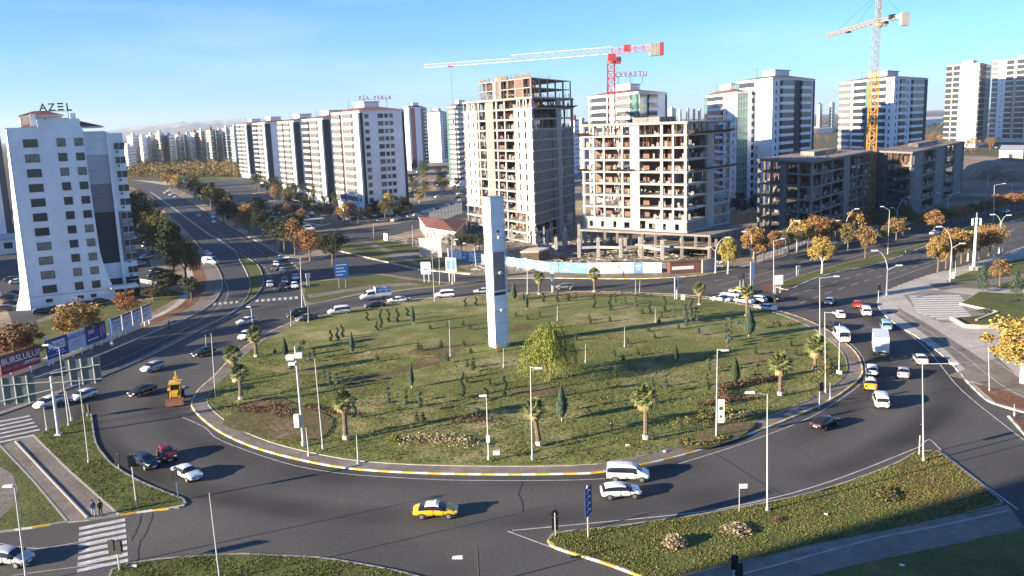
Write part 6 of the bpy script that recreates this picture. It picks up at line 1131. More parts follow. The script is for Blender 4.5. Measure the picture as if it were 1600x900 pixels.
def signal(px, py, yt, label, heads=1, side=math.pi, post=True, off=0):
    x, y = G(px, py); h = HT(px, py, yt); t = T('traffic_light', label, 'traffic light', (x, y, .1), random.uniform(-.4, .4)); O('pole', B().cyl((0, 0, 0), (0, 0, h), .07, .06, 8).mesh('pole', POLE), t)
    for k in range(heads):
        dx = (k-(heads-1)/2)*.75+off; o = O('signal_head', memo('sigh', lambda: B().box(-.2, .2, -.18, .18, 0, 1.05).box(-.3, .3, .17, .19, -.1, 1.15).mesh('signal_head', BLACK)), t, (dx, -.1, h-1.1), side)
        for i, m in enumerate((LAMPR, M('amber lens', (.3, .12, .01), .4), M('green lens', (.01, .15, .05), .4))): O('lens', memo(('lens', i), lambda: B().cyl((0, -.19, 0), (0, -.215, 0), .12, n=10).mesh('lens', m)), o, (0, 0, .85-i*.32))
    return t
signal(214, 795, 712, 'traffic light pole with a signal halfway up on the left verge'); signal(279, 782, 735, 'white signal post at the tip of the left verge'); signal(186, 733, 710, 'dark signal seen edge-on by the parked dark hatchback'); signal(187, 893, 845, 'pair of traffic signals at the foot of the zebra crossing', 2); signal(1436, 712, 664, 'traffic light beside the tall lamp on the corner verge'); signal(1146, 915, 868, 'traffic signal at the bottom edge, left of two'); signal(1155, 918, 880, 'traffic signal at the bottom edge, right of two'); signal(1372, 474, 445, 'traffic light at the plaza corner behind the red car'); signal(1156, 458, 430, 'traffic light beside the yellow taxi in the far queue'); signal(1158+3, 458, 428, 'second traffic light right beside the first at the far queue'); signal(1280, 640, 598, 'signal post at the right kerb of the island near the white minivan'); signal(137, 652, 632, 'small double signal at the top of the left verge', 2)
def board(pts, top, label, mat, name='sign_board', legs=True, cat='sign', prints=None, legm=POLE, bottom=None, text_=None, frame=True):
    """an upright panel between two plan points, bottom and top heights in metres"""
    p, q = Vector(pts[0]), Vector(pts[1]); d = q-p; L_ = d.length; an = math.atan2(d.y, d.x); t = T(name, label, cat, (*p, 0), an); z0 = bottom
    pn = O('panel', B().box(0, L_, -.06, .06, z0, top).mesh('panel', mat), t)
    if legs:
        n = 2 if L_ < 7 else int(L_/3.2)
        for k in range(n): O('leg', memo(('leg', round(top, 1), legm.name), lambda: B().box(-.09, .09, .07, .22, 0, top-.1).mesh('leg', legm)), t, (L_*(k+.5)/n, 0, 0))
    for pr in (prints or []):
        x0, x1, za, zb, m = pr; O('print', B().box(L_*x0, L_*x1, -.068, -.061, z0+(top-z0)*za, z0+(top-z0)*zb).mesh('print', m), pn)
    for tx in (text_ or []):
        s_, sz, fx, fz, m = tx; O('lettering', text(s_, sz, .008, m), pn, (L_*fx, -.075, z0+(top-z0)*fz), rot=(R(90), 0, 0))
    return t
WP = M('white print', (.70, .70, .72), .6)
# the hoardings along the left road: each advert a thing
bl = [G(4, 599), G(35, 588), G(65, 578), G(76, 574), G(109, 562), G(136, 551), G(168, 538)]
HB = [(bl[0], bl[2], 1.25, 4.4, 'maroon billboard with the big white word BURSLULUK', MAR, [(.02, .95, .02, .30, M('dark red print', (.30, .02, .04), .5)), (.60, .9, .32, .36, WP)], [('BURSLULUK', 1.5, .54, .48, WP), ('%100,%75,%50', .55, .78, .2, WP), ('YÜZDE YÜZE VARAN', .5, .36, .18, PINK)]),
      (bl[3], bl[4], 1.25, 4.6, 'navy billboard with a white rounded field and a round emblem', NAVY, [(.06, .90, .42, .86, WP), (.08, .9, .12, .2, CYAN)], [('VADİ', 1.3, .60, .50, MAR), ('OKULLARI', .42, .6, .25, WP)]),
      (bl[4], bl[5], 1.25, 4.6, 'pale billboard with the smaller dark word BURSLULUK', M('pale blue board', (.45, .50, .60), .6, var=.1, scale=.8), [(.15, .85, .22, .34, LGREY)], [('BURSLULUK', .95, .5, .66, NAVY), ('SINAVI', .8, .5, .38, PINK)]),
      (bl[5], bl[6], 1.25, 4.6, 'violet billboard with two figures and a pink box', NAVY, [(.15, .45, .55, .80, PINK), (.72, .80, .2, .8, M('skin print', (.45, .25, .18), .6)), (.86, .93, .3, .85, M('grey print', (.3, .3, .33), .6)), (.1, .6, .22, .27, WP)], [('KAYIT', .5, .3, .6, WP)])]
for p, q, z0, z1, lb_, m, pr, tx in HB: board((p, q), z1, lb_, m, 'billboard', True, 'billboard', pr, PLAS, z0, tx)
emb = HB[1]; dd = Vector(emb[1])-Vector(emb[0]); an_ = math.atan2(dd.y, dd.x); o = T('round_emblem', 'round dark blue emblem on the navy billboard', 'emblem', (*(Vector(emb[0])+dd*.17), 3.4), an_); ob = B().cyl((0, -.10, 0), (0, -.08, 0), .75, n=20).cyl((0, -.12, 0), (0, -.10, 0), .5, n=16, m=1); o.data = None
O('emblem', ob.mesh('emblem', [NAVY, WP]), o)
sp = [G(176, 533), G(193, 526), G(209, 519), G(224, 512), G(239, 505)]
for k, lb_ in enumerate(('first small white poster panel after the tall white post', 'second small poster panel in the row of four', 'third small poster panel in the row of four', 'last small poster panel, nearest the bend')):
    a, c = Vector(sp[k]), Vector(sp[k+1]); c = a.lerp(c, .92); board((a, c), 4.3, lb_, M('poster white', (.52, .50, .54), .6, var=.15, scale=2), 'poster_panel', True, 'billboard', [(.0, 1, .86, 1, MAR), (.12, .5, .30, .36, MGREY), (.2, .9, .42, .47, MGREY)], PLAS, 1.1, [('Duyuru', .8, .5, .62, MGREY)])
for px, py, yt, lb_ in ((77, 566+0, 543, 'white post with a plaque between the maroon and navy billboards'), (175, 535, 505, 'tall white post between the violet billboard and the small posters')):
    x, y = G(px, py+6); t = T('white_post', lb_, 'post', (x, y, 0)); O('shaft', B().box(-.2, .2, -.15, .15, 0, 5.2).mesh('shaft', PLAS), t)
w_ = T('low_wall', 'long low cream wall running behind the left billboards', 'wall', (*G(0, 596), 0)); wp = [G(*p) for p in ((-60, 618), (0, 597), (65, 575), (110, 558), (168, 535), (215, 516))]; ob = G(0, 596)
for i in range(len(wp)-1): a, c = wp[i], wp[i+1]; O('wall_section', B().bar((a[0]-ob[0], a[1]-ob[1]+.9, .75), (c[0]-ob[0], c[1]-ob[1]+.9, .75), .3, 1.3).mesh('wall_section', PLAS2), w_)
# hoarding round the construction site
hp = [G(700, 402), G(745, 411), G(787, 416), G(860, 426), G(918, 428), G(1034, 427), G(1048, 427)]
def hoard(a, b_, n, mats, label, h=2.7):
    p, q = Vector(a), Vector(b_); t = T('hoarding', label, 'hoarding', (*p, 0), math.atan2((q-p).y, (q-p).x)); L_ = (q-p).length
    for k in range(n):
        m = mats[k % len(mats)]; o = O('panel', B().box(L_*k/n, L_*(k+1)/n-.04, -.05, .05, .1, h).mesh('panel', m), t); rs = random.Random(k+n)
        for _ in range(3): z = rs.uniform(.6, h-.6); x0 = L_*(k+rs.uniform(.1, .4))/n; o2 = O('print', B().box(x0, x0+L_/n*rs.uniform(.2, .5), -.058, -.051, z, z+rs.choice((.12, .3, .5))).mesh('print', WP if m in (BLU, CYAN) else rs.choice((CYAN, LGREY, PLAS2))), o)
    b = B(); 
    for k in range(n+1): b.box(L_*k/n-.05, L_*k/n+.05, .06, .16, 0, h+.1)
    O('frame', b.mesh('frame', METL), t)
hoard(hp[0], hp[1], 4, [WHT, WHT, CYAN], 'white hoarding left of the monument by the curved lamp'); hoard(hp[1], hp[2], 6, [CYAN, WHT, CYAN], 'blue and white hoarding just right of the monument'); hoard(hp[2], hp[3], 8, [CYAN, WHT, CYAN, CYAN, WHT], 'slanting printed hoarding with faces between the monument and the long blue panel'); hoard(hp[3], hp[4], 3, [CYAN], 'long light blue hoarding panels with white writing', 2.8)
hoard(hp[4], hp[5], 8, [WHT, WHT, WHT, WHT, WHT, CYAN], 'white hoarding with pictures along the far kerb', 2.8)
a = Vector(hp[3]).lerp(Vector(hp[4]), .5)
kio = lowbox('small timber site hut behind the hoarding', [(814, 410), (842, 409), (858, 404), (830, 403)], 2.6, WOOD, PLAS2)
t = T('site_kiosk', 'long brown site kiosk with a white band at the corner of the hoarding', 'kiosk', (*G(1047, 429), 0), math.atan2(G(1096, 426)[1]-G(1047, 429)[1], G(1096, 426)[0]-G(1047, 429)[0])); L_ = math.dist(G(1047, 429), G(1096, 426))
O('wall', B().box(0, L_, 0, 2.2, .2, 2.9).mesh('wall', BROWN), t); O('band', B().box(.5, L_*.75, -.02, -.002, 1.1, 1.9).mesh('band', WHT), t); O('roof', B().box(-.2, L_+.2, -.2, 2.4, 2.91, 3.1).mesh('roof', BROWN), t)
t = T('end_wall', 'short whitewashed wall at the end of the hoarding beside the Y-shaped lamp', 'wall', (*G(1097, 427), 0)); q = Vector(G(1117, 423))-Vector(G(1097, 427)); O('panel', B().bar((0, 0, 1.7), (q.x, q.y, 1.7), .3, 3.2).mesh('panel', BLOCK), t)
# bundles and clutter in the site
for i, (px, py, m, lb_) in enumerate(((1048, 396, METL, 'stack of steel formwork panels at the right foot of the podium'), (1072, 395, METL, 'second stack of steel formwork panels at the podium'), (905, 415, BLACK, 'dark pile of sheeting behind the long blue panel'), (960, 412, WOOD, 'pile of timber boards inside the site'), (880, 408, BLACK, 'dark tarpaulin heap behind the hoarding'), (1010, 412, WOOD, 'heap of planks near the white hoarding'))):
    x, y = G(px, py); b = B(); rs = random.Random(i)
    for _ in range(26 if m is METL else 34):
        if m is METL: q = rs.uniform(-3, 3); b.box(q, q+.12, -1.2, 1.2, .1, 2.4+rs.uniform(-.3, .8))
        else: a = rs.uniform(0, 3.1); c = Vector((rs.uniform(-1.8, 1.8), rs.uniform(-1, 1), rs.uniform(.15, 1.0))); dd = Vector((math.cos(a), math.sin(a)*.5, rs.uniform(-.2, .2))); b.bar(c-dd, c+dd, .25, .08)
    o = T('material_stack', lb_, 'building material', (x, y, .13), .1, me=b.mesh('material_stack', m)); o['kind'] = 'stuff'
b = B(); rs = random.Random(44)
for _ in range(2600):
    px, py = rs.uniform(740, 1130), rs.uniform(376, 424)
    x, y = G(px, py); s = rs.uniform(.08, .45); a = rs.uniform(0, 3); dx, dy = math.cos(a)*s*rs.uniform(1, 4), math.sin(a)*s; b.bar((x-dx, y-dy, .2), (x+dx, y+dy, .2+rs.uniform(0, .2)), s*.6, s*.4, rs.randrange(3))
o = T('site_rubble', 'rubble, planks and offcuts strewn over the building site', 'rubble', me=b.mesh('site_rubble', [WOOD, CONC, BLOCK])); o['kind'] = 'stuff'
# dirt banks
def bank(pts, h, label):
    pp = spline(GP(pts), True, 3); b = B(); k = len(pp); mx = sum(p[0] for p in pp)/k; my = sum(p[1] for p in pp)/k; rs = random.Random(k)
    for f, z in ((1, 0), (.8, h*.7), (.5, h), (.2, h*.9)):
        for x, y in pp: b.v.append((mx+(x-mx)*f+rs.uniform(-.8, .8), my+(y-my)*f+rs.uniform(-.8, .8), .1+z*rs.uniform(.8, 1.15)))
    b.v.append((mx, my, h))
    for a in range(3):
        for i in range(k): j = (i+1) % k; b.f.append((a*k+i, (a)*k+j, (a+1)*k+j, (a+1)*k+i)); b.m.append(0)
    for i in range(k): b.f.append((3*k+i, 3*k+(i+1) % k, 4*k)); b.m.append(0)
    o = T('earth_bank', label, 'earth bank', me=b.mesh('earth_bank', DIRT))
bank([(1500, 268), (1540, 282), (1610, 285), (1640, 268), (1560, 262)], 7, 'bare earth bank right of the concrete blocks'); bank([(1125, 352), (1182, 345), (1190, 334), (1140, 332)], 3.4, 'heap of orange earth between the two concrete buildings')
# ---- gatehouse with the red roof and its wall
gh = lowbox('long gatehouse building with a red pitched roof and a grey end wall', [(668, 376), (712, 384), (728, 364), (656, 358)], 4.3, M('grey stucco', (.25, .25, .27), .8), ROOF, 0, 'gatehouse', 'gatehouse', rh=1.8)
def arch():
    x, y = G(668, 402); t = T('entrance_wall', 'white entrance wall with a small arched crest beside the gatehouse', 'wall', (x, y, 0), -.30); O('wall', B().box(-2.5, 4.5, 0, .6, 0, 5.6).mesh('wall', PLAS2), t)
    b = B(); 
    for k in range(10): a0, a1 = math.pi*k/10, math.pi*(k+1)/10; b.hexa([(1.2+1.0*math.cos(a0), -.1, 6.6+1.3*math.sin(a0)), (1.2+1.4*math.cos(a0), -.1, 6.6+1.7*math.sin(a0)), (1.2+1.4*math.cos(a0), .5, 6.6+1.7*math.sin(a0)), (1.2+1.0*math.cos(a0), .5, 6.6+1.3*math.sin(a0)), (1.2+1.0*math.cos(a1), -.1, 6.6+1.3*math.sin(a1)), (1.2+1.4*math.cos(a1), -.1, 6.6+1.7*math.sin(a1)), (1.2+1.4*math.cos(a1), .5, 6.6+1.7*math.sin(a1)), (1.2+1.0*math.cos(a1), .5, 6.6+1.3*math.sin(a1))])
    b.box(-.2, .2, -.1, .5, 5.6, 6.7).box(2.2, 2.6, -.1, .5, 5.6, 6.7).box(1.0, 1.4, -.1, .5, 5.6, 8.2); O('crest', b.mesh('crest', PLAS2), t)
    for k in range(3): O('print', B().box(-1.5+k*.3, 3.2-k*.3, -.02, -.003, 2.6+k*.9, 2.8+k*.9).mesh('print', LGREY), t)
arch()
for (a, c, z0, z1, m, lb_, pr) in (((659, 442), (674, 442), 2.2, 5.2, WHT, 'pale notice board on legs at the street corner lawn', [(.3, .7, .3, .45, BLU)]), ((698, 440), (714, 441), 2.6, 6.0, WHT, 'white-framed board with two blue portraits at the street corner', [(.08, .46, .15, .85, BLU), (.54, .92, .15, .85, BLU)]), ((525, 452), (546, 450), 2.6, 6.6, BLU, 'blue direction board with white writing on the corner lawn', [(.1, .9, .78, .84, WP), (.1, .7, .58, .64, WP), (.1, .8, .38, .44, WP), (.1, .6, .18, .24, WP)]), ((1208, 459), (1223, 458), 1.9, 4.0, WHT, 'white information board on two legs at the median tip', [(.1, .9, .5, .54, LGREY)]), ((1054, 470), (1060, 468), 2.2, 5.0, WHT, 'narrow white signboard at the far right rim', [(.3, .7, .2, .8, LEAFS['green'])]), ((861, 458), (866, 458), 3.0, 5.2, WHT, 'narrow white panel near the first rim palm', []), ((479, 450), (486, 449), 2.4, 3.6, WHT, 'small white road sign by the avenue kerb', []), ((1244, 431), (1250, 430), 1.5, 2.4, WHT, 'small white sign on the median behind the board', []), ((1172, 460), (1178, 459), 3.2, 7.0, WHT, 'white pennant on the tall lamp at the far queue', []), ((600, 376), (606, 377), .2, 2.6, PLAS, 'white pier at the end of the yard fence', []), ((1064, 470), (1070, 470), .2, 1.3, WHT, 'small white cabinet at the far right rim', []), ((632, 471), (641, 472), .1, 1.0, LGREY, 'grey electrical cabinet at the far left rim', []), ((1487, 436), (1491, 436), .1, 1.6, WHT, 'small white cabinet beside the plaza lamp', []), ((1036, 708), (1040, 708), .12, .35, WHT, 'small white flat stone on the lower lawn', []), ((1288, 806), (1293, 807), .15, .3, WHT, 'white scrap lying on the corner verge', []), ((1405, 886), (1413, 887), .15, .3, WHT, 'white scrap lying on the shaded verge', []), ((204, 889), (214, 888), .15, .4, WHT, 'white scrap beside the pair of traffic signals', []), ((976+2, 700), (984, 701), .15, .5, PLAS2, 'small pale stone box on the lower lawn', [])):
    board((G(*a), G(*c)), z1, lb_, m, 'sign_board' if z0 > .5 else 'small_block', z0 > .5, 'sign' if z0 > .5 else 'block', pr, POLE, z0)
x, y = G(919, 841); t = T('arrow_sign', 'dark slanting chevron panel on a white pole at the left end of the corner verge', 'road sign', (x, y, 0), 1.15); O('pole', B().cyl((0, 0, 0), (0, 0, 5.2), .07, n=8).mesh('pole', POLE), t); pn = O('panel', B().box(-.9, .9, -.12, -.06, 2.3, 5.0).mesh('panel', NAVY), t)
for k in range(4): z = 2.6+k*.62; O('chevron', B().hexa([(-.5, -.14, z), (.0, -.14, z+.25), (.0, -.121, z+.25), (-.5, -.121, z), (-.5, -.14, z+.18), (.0, -.14, z+.43), (.0, -.121, z+.43), (-.5, -.121, z+.18)]).hexa([(.0, -.14, z+.25), (.5, -.14, z), (.5, -.121, z), (.0, -.121, z+.25), (.0, -.14, z+.43), (.5, -.14, z+.18), (.5, -.121, z+.18), (.0, -.121, z+.43)]).mesh('chevron', WP), pn)
x, y = G(868, 839); t = T('round_sign', 'round dark sign on a white post at the tip of the corner verge', 'road sign', (x, y, 0), .3); O('pole', B().cyl((0, 0, 0), (0, 0, 2.4), .05, n=8).mesh('pole', POLE), t); O('disc', B().cyl((0, .05, 2.3), (0, .1, 2.3), .36, n=16).mesh('disc', BLACK), t); O('panel', B().box(-.3, .3, .05, .1, .7, 1.9).mesh('panel', BLACK), t)
x, y = G(1155, 801); t = T('keep_sign', 'small white rectangular sign on a thin post on the corner verge', 'road sign', (x, y, 0)); O('pole', B().cyl((0, 0, 0), (0, 0, 3.0), .04, n=6).mesh('pole', POLE), t); O('plate', B().box(0, .75, -.03, .02, 2.5, 2.95).mesh('plate', WHT), t)
# fence along the service road, street furniture
def fence(a, c, n, h, label, name='fence', mat=METL, z=.12):
    p, q = Vector(G(*a)), Vector(G(*c)); t = T(name, label, 'fence', (*p, z), math.atan2((q-p).y, (q-p).x)); L_ = (q-p).length; pm = memo(('fp', h, mat.name), lambda: B().box(-.05, .05, -.05, .05, 0, h).mesh('post', mat))
    for k in range(n+1): O('post', pm, t, (L_*k/n, 0, 0))
    b = B().box(0, L_, -.03, .03, h-.12, h-.05).box(0, L_, -.03, .03, h*.5, h*.5+.06).box(0, L_, -.03, .03, .15, .2); O('rail', b.mesh('rail', mat), t)
    b = B(); m = int(L_/.35)
    for k in range(m): b.box(L_*k/m-.015, L_*k/m+.015, -.02, .02, .1, h-.05)
    o = O('bars', b.mesh('bars', mat), t); o['kind'] = 'stuff'
fence((604, 376), (652, 385), 8, 1.8, 'grey railing between the white pier and the entrance wall'); fence((672, 352), (722, 334), 10, 5, 'tall panelled yard fence by the row of parked cars', mat=MGREY); fence((712, 398), (742, 410), 6, 1.8, 'dark railing between the gatehouse and the hoarding', mat=POLED); fence((640, 342), (720, 314), 12, 1.4, 'long low railing beside the parked cars at the slab tower')
fence((205, 440), (256, 449), 8, 1.1, 'white terrace railing at the foot of the white tower', mat=PLAS); fence((1180, 412), (1262, 385), 14, 2.0, 'grey site fence behind the street trees', mat=MGREY); fence((1262, 386), (1330, 366), 12, 2.0, 'grey site fence at the foot of the shaded block', mat=MGREY)
t = T('canopy', 'white canopy roof on posts over the minibus stop', 'canopy', (*G(483, 357), 0), .45); O('roof', B().box(-6, 6, -1.5, 1.5, 3.4, 3.7).mesh('roof', WHT), t); [O('post', memo('cpost', lambda: B().box(-.1, .1, -.1, .1, 0, 3.4).mesh('post', METL)), t, (k, 0, 0)) for k in (-5, 0, 5)]
# ============================================================ VEHICLES
BODY = {  # stations: x, z low, z belt, z top, half width at belt, half width at roof
 'sedan': [(-2.24, .42, .78, .84, .66, .56), (-2.14, .27, .90, .98, .82, .70), (-1.62, .21, .95, 1.03, .88, .74), (-.98, .19, .97, 1.40, .89, .62), (-.30, .19, .96, 1.46, .89, .64), (.40, .19, .94, 1.41, .89, .62), (1.12, .19, .92, .99, .88, .76), (1.85, .23, .82, .87, .85, .72), (2.15, .33, .68, .72, .76, .62), (2.24, .4, .55, .58, .66, .5)],
 'hatch': [(-2.05, .42, .88, .92, .72, .60), (-2.0, .27, .98, 1.06, .84, .68), (-1.72, .21, 1.0, 1.36, .88, .60), (-1.1, .19, .99, 1.50, .89, .63), (-.3, .19, .97, 1.52, .89, .64), (.45, .19, .95, 1.46, .89, .62), (1.12, .19, .94, 1.02, .88, .76), (1.75, .23, .85, .90, .85, .72), (1.98, .33, .70, .74, .76, .62), (2.06, .4, .56, .6, .66, .5)],
 'mpv': [(-2.28, .42, .95, 1.0, .80, .70), (-2.22, .27, 1.05, 1.70, .90, .74), (-2.0, .21, 1.08, 1.84, .92, .78), (-.8, .19, 1.06, 1.88, .93, .79), (.5, .19, 1.04, 1.84, .93, .78), (.95, .19, 1.03, 1.72, .93, .76), (1.55, .19, 1.02, 1.10, .92, .80), (2.05, .23, .90, .96, .88, .76), (2.24, .33, .74, .78, .80, .68), (2.3, .4, .58, .62, .7, .56)],
 'van': [(-2.75, .42, 1.0, 1.05, .92, .88), (-2.70, .28, 1.25, 2.25, .98, .90), (-2.5, .24, 1.30, 2.38, .99, .91), (-.6, .22, 1.28, 2.42, .99, .92), (.9, .22, 1.26, 2.36, .99, .90), (1.3, .22, 1.24, 2.2, .98, .88), (2.0, .22, 1.22, 1.32, .96, .84), (2.6, .26, 1.02, 1.08, .90, .78), (2.78, .36, .8, .85, .84, .70), (2.82, .42, .6, .64, .76, .6)],
 'cab': [(-.95, .42, 1.0, 1.05, .92, .88), (-.92, .35, 1.25, 2.15, .98, .88), (-.6, .35, 1.26, 2.28, .98, .88), (.1, .32, 1.24, 2.22, .98, .86), (.45, .30, 1.22, 2.05, .98, .84), (1.05, .28, 1.20, 1.28, .96, .84), (1.55, .3, 1.0, 1.06, .90, .78), (1.7, .4, .75, .8, .82, .7)]}
def carbody(kind, pm, roof=None):
    st = BODY[kind]; b = B(); n = 11; glz = .22 if kind != 'van' else .3
    for x, zl, zb, zt, wb, wt in st:
        zm = zl+(zb-zl)*.45
        b.v += [(x, -wb*.82, zl), (x, -wb*1.0, zm), (x, -wb, zb), (x, -wt-(wb-wt)*.12, zt-(zt-zb)*.18), (x, -wt*.86, zt), (x, 0, zt+.015), (x, wt*.86, zt), (x, wt+(wb-wt)*.12, zt-(zt-zb)*.18), (x, wb, zb), (x, wb*1.0, zm), (x, wb*.82, zl)]
    for i in range(len(st)-1):
        c0 = st[i][3]-st[i][2] > glz; c1 = st[i+1][3]-st[i+1][2] > glz; van_ = kind == 'van' and i < 3
        for j in range(n-1):
            m = 0
            if j in (2, 7) and c0 and c1 and not van_: m = 1
            if c0 != c1 and j in (3, 4, 5, 6): m = 1
            if c0 != c1 and j in (2, 7) and kind in ('sedan', 'hatch'): m = 1
            if c0 and c1 and j in (3, 4, 5, 6): m = 2
            if c0 != c1 and i == 0 and kind in ('mpv', 'van') and j in (3, 4, 5, 6): m = 1
            k = i*n; b.f.append((k+j, k+n+j, k+n+j+1, k+j+1)); b.m.append(m)
        k = i*n; b.f.append((k, k+10, k+n+10, k+n)); b.m.append(3)
    b.f.append(tuple(range(n))); b.m.append(0); k = (len(st)-1)*n; b.f.append(tuple(range(k, k+n))[::-1]); b.m.append(0)
    me = b.mesh('body', [pm, CARGL, roof or pm, BLACK]); bm = bmesh.new(); bm.from_mesh(me); bmesh.ops.recalc_face_normals(bm, faces=bm.faces); bm.to_mesh(me); bm.free()
    me.polygons.foreach_set('use_smooth', [True]*len(me.polygons)); return me
PC = {'white': paint('white', (.72, .73, .74)), 'silver': paint('silver', (.42, .45, .48)), 'black': paint('black', (.02, .021, .024)), 'blue': paint('dark blue', (.018, .032, .062)), 'red': paint('dark red', (.16, .015, .02)), 'bred': paint('red', (.45, .04, .03)), 'taxi': paint('taxi yellow', (.72, .42, .03)), 'sblue': paint('pale blue', (.20, .34, .46)), 'grey': paint('grey', (.12, .13, .14))}
WH = {'sedan': (1.36, -1.30, .84, .32), 'hatch': (1.27, -1.26, .84, .32), 'mpv': (1.45, -1.35, .88, .34), 'van': (1.75, -1.75, .93, .36), 'cab': (.75, -9, .93, .36)}
def vehicle(pos, face, kind, col, label, roof=None, cat='car', simple=False, sc=1.0, name=None, taxi=False, z=.006, group=None):
    p = G(*pos); q = G(pos[0]+face[0], pos[1]+face[1]); an = math.atan2(q[1]-p[1], q[0]-p[0])
    nm = name or {'sedan': 'sedan_car', 'hatch': 'hatchback_car', 'mpv': 'minivan', 'van': 'delivery_van', 'cab': 'truck'}[kind]
    t = T(nm, label, cat, (*p, z), an, group, sc=sc); st = BODY[kind]; Lf, Lb = st[-1][0], st[0][0]; wf, wr, ty, r = WH[kind]
    O_ = O('body', memo(('body', kind, col, roof), lambda: carbody(kind, PC[col], PC[roof] if roof else None)), t); md = O_.modifiers.new('soft', 'SUBSURF'); md.levels = 1; md.render_levels = 1
    tm = memo(('tyre', r), lambda: B().cyl((0, -.11, 0), (0, .11, 0), r, n=14).mesh('tyre', RUB)); rm = memo(('rim', r), lambda: B().cyl((0, -.125, 0), (0, .125, 0), r*.62, n=10).cyl((0, -.13, 0), (0, .13, 0), r*.16, n=6, m=1).mesh('rim', [RIM, BLACK]))
    for wx in (wf, wr):
        if wx < -5: continue
        for s in (-1, 1):
            w_ = O('wheel', tm, t, (wx, s*(ty-.06), r)); O('rim', rm, w_)
            if not simple: O('wheel_arch', memo(('arch', r), lambda: B().cyl((0, -.02, 0), (0, .02, 0), r*1.2, n=14).mesh('wheel_arch', BLACK)), t, (wx, s*(ty-.03), r+.02))
    if simple: return t
    zf = st[-3][2]*.86; zr = st[1][2]*.92
    for s in (-1, 1):
        O('headlight', memo(('hl', kind), lambda: B().box(-.14, .06, -.17, .17, -.07, .07).mesh('headlight', LAMPW)), t, (Lf-.16, s*.58, zf), s*-.25)
        O('tail_light', memo(('tl', kind), lambda: B().box(-.05, .1, -.14, .14, -.1, .12).mesh('tail_light', LAMPR)), t, (Lb+.05, s*.62, zr), s*.25)
        O('mirror', memo('mir', lambda: B().box(-.1, .08, -.1, .1, -.06, .08).mesh('mirror', BLACK)), t, (.72 if kind != 'van' else 1.5, s*(st[5][4]+.08), st[5][2]+.06))
    O('number_plate', memo('plate', lambda: B().box(-.01, .01, -.26, .26, -.055, .055).mesh('number_plate', WHT)), t, (Lf+.0, 0, .42)); O('number_plate', memo('plate', lambda: None), t, (Lb-.0, 0, .62))
    O('grille', memo('gr', lambda: B().box(-.02, .01, -.5, .5, -.07, .07).mesh('grille', BLACK)), t, (Lf-.02, 0, .56))
    if kind in ('sedan', 'hatch', 'mpv'):
        O('door_line', memo(('dl', kind), lambda: B().box(-.01, .01, -st[4][4]-.006, st[4][4]+.006, .35, st[4][2]).box(.98, 1.0, -st[4][4]-.004, st[4][4]+.004, .4, st[4][2]).mesh('door_line', BLACK)), t, (-.15, 0, 0))
    if taxi: O('roof_sign', memo('txs', lambda: B().box(-.12, .12, -.3, .3, 0, .14).mesh('roof_sign', WHT)), t, (0, 0, st[4][3]-.02))
    return t
V_ = vehicle
V_((681, 806), (30, -.5), 'sedan', 'taxi', 'yellow taxi with a white roof crossing the bottom of the ring', 'white', 'taxi', taxi=True, name='taxi'); V_((970, 776), (30, -1.5), 'hatch', 'white', 'white hatchback right beside and in front of the white minivan'); V_((981, 749), (30, .5), 'mpv', 'white', 'white minivan hugging the lower kerb of the island')
V_((293, 746), (20, 9), 'sedan', 'white', 'white saloon with a black windscreen at the tip of the left verge'); V_((228, 728), (20, 8), 'hatch', 'blue', 'dark blue hatchback waiting left of the white saloon'); V_((261, 716), (8, 11), 'hatch', 'red', 'dark red hatchback behind the dark blue one')
V_((223, 616), (-20, 7), 'sedan', 'black', 'black saloon left of the yellow backhoe loader'); V_((239, 579), (-20, 7), 'hatch', 'silver', 'silver hatchback on the left of the ring'); V_((131, 624), (-20, 7), 'hatch', 'white', 'white hatchback behind the right gantry panel'); V_((76, 635), (-20, 7), 'hatch', 'white', 'white hatchback behind the gantry column, nearer the left edge'); V_((319, 555), (-20, 6), 'sedan', 'black', 'black saloon by the thin pole at the left rim')
V_((386, 506), (-20, 5), 'sedan', 'white', 'white saloon behind the small lamp at the upper left of the ring'); V_((384, 529), (-15, 9), 'hatch', 'white', 'white hatchback beside the upper left rim palm'); V_((466, 495), (-20, 3), 'mpv', 'black', 'black people carrier, rear of the two dark cars at the upper left'); V_((479, 501), (-20, 4), 'sedan', 'grey', 'dark grey saloon, front of the two dark cars at the upper left')
V_((530, 491), (-20, 2), 'mpv', 'white', 'white people carrier at the far left of the ring'); V_((586, 481), (-20, 2), 'sedan', 'blue', 'dark blue saloon below the flatbed truck'); V_((621, 473), (-20, 1.5), 'sedan', 'white', 'white saloon behind the dark blue one at the far side'); V_((695, 465), (-20, 1), 'mpv', 'white', 'white van left of the monument at the far side'); V_((755, 459), (-20, 1), 'sedan', 'silver', 'pale saloon half hidden behind the monument'); V_((883, 452), (-20, -.2), 'hatch', 'grey', 'dark estate car at the far side, right of the first rim palm')
for pos, fc, k, c, lb_ in (((1127, 471), (-20, -2), 'sedan', 'white', 'white saloon at the left end of the far queue'), ((1142, 464), (-20, -2), 'sedan', 'silver', 'silver saloon beside the taxi in the far queue'), ((1163, 474), (-20, -3), 'sedan', 'white', 'white saloon behind the shaded palm in the far queue'), ((1183, 472), (-20, -3), 'hatch', 'white', 'white hatchback in the middle of the far queue'), ((1207, 470), (-20, -4), 'sedan', 'black', 'black car at the right end of the far queue'), ((1196, 485), (-20, -3), 'sedan', 'white', 'white saloon leaving the ring at the upper right')): V_(pos, fc, k, c, lb_)
V_((1153, 459), (-20, -2), 'sedan', 'taxi', 'yellow taxi in the far queue by the traffic lights', None, 'taxi', taxi=True, name='taxi')
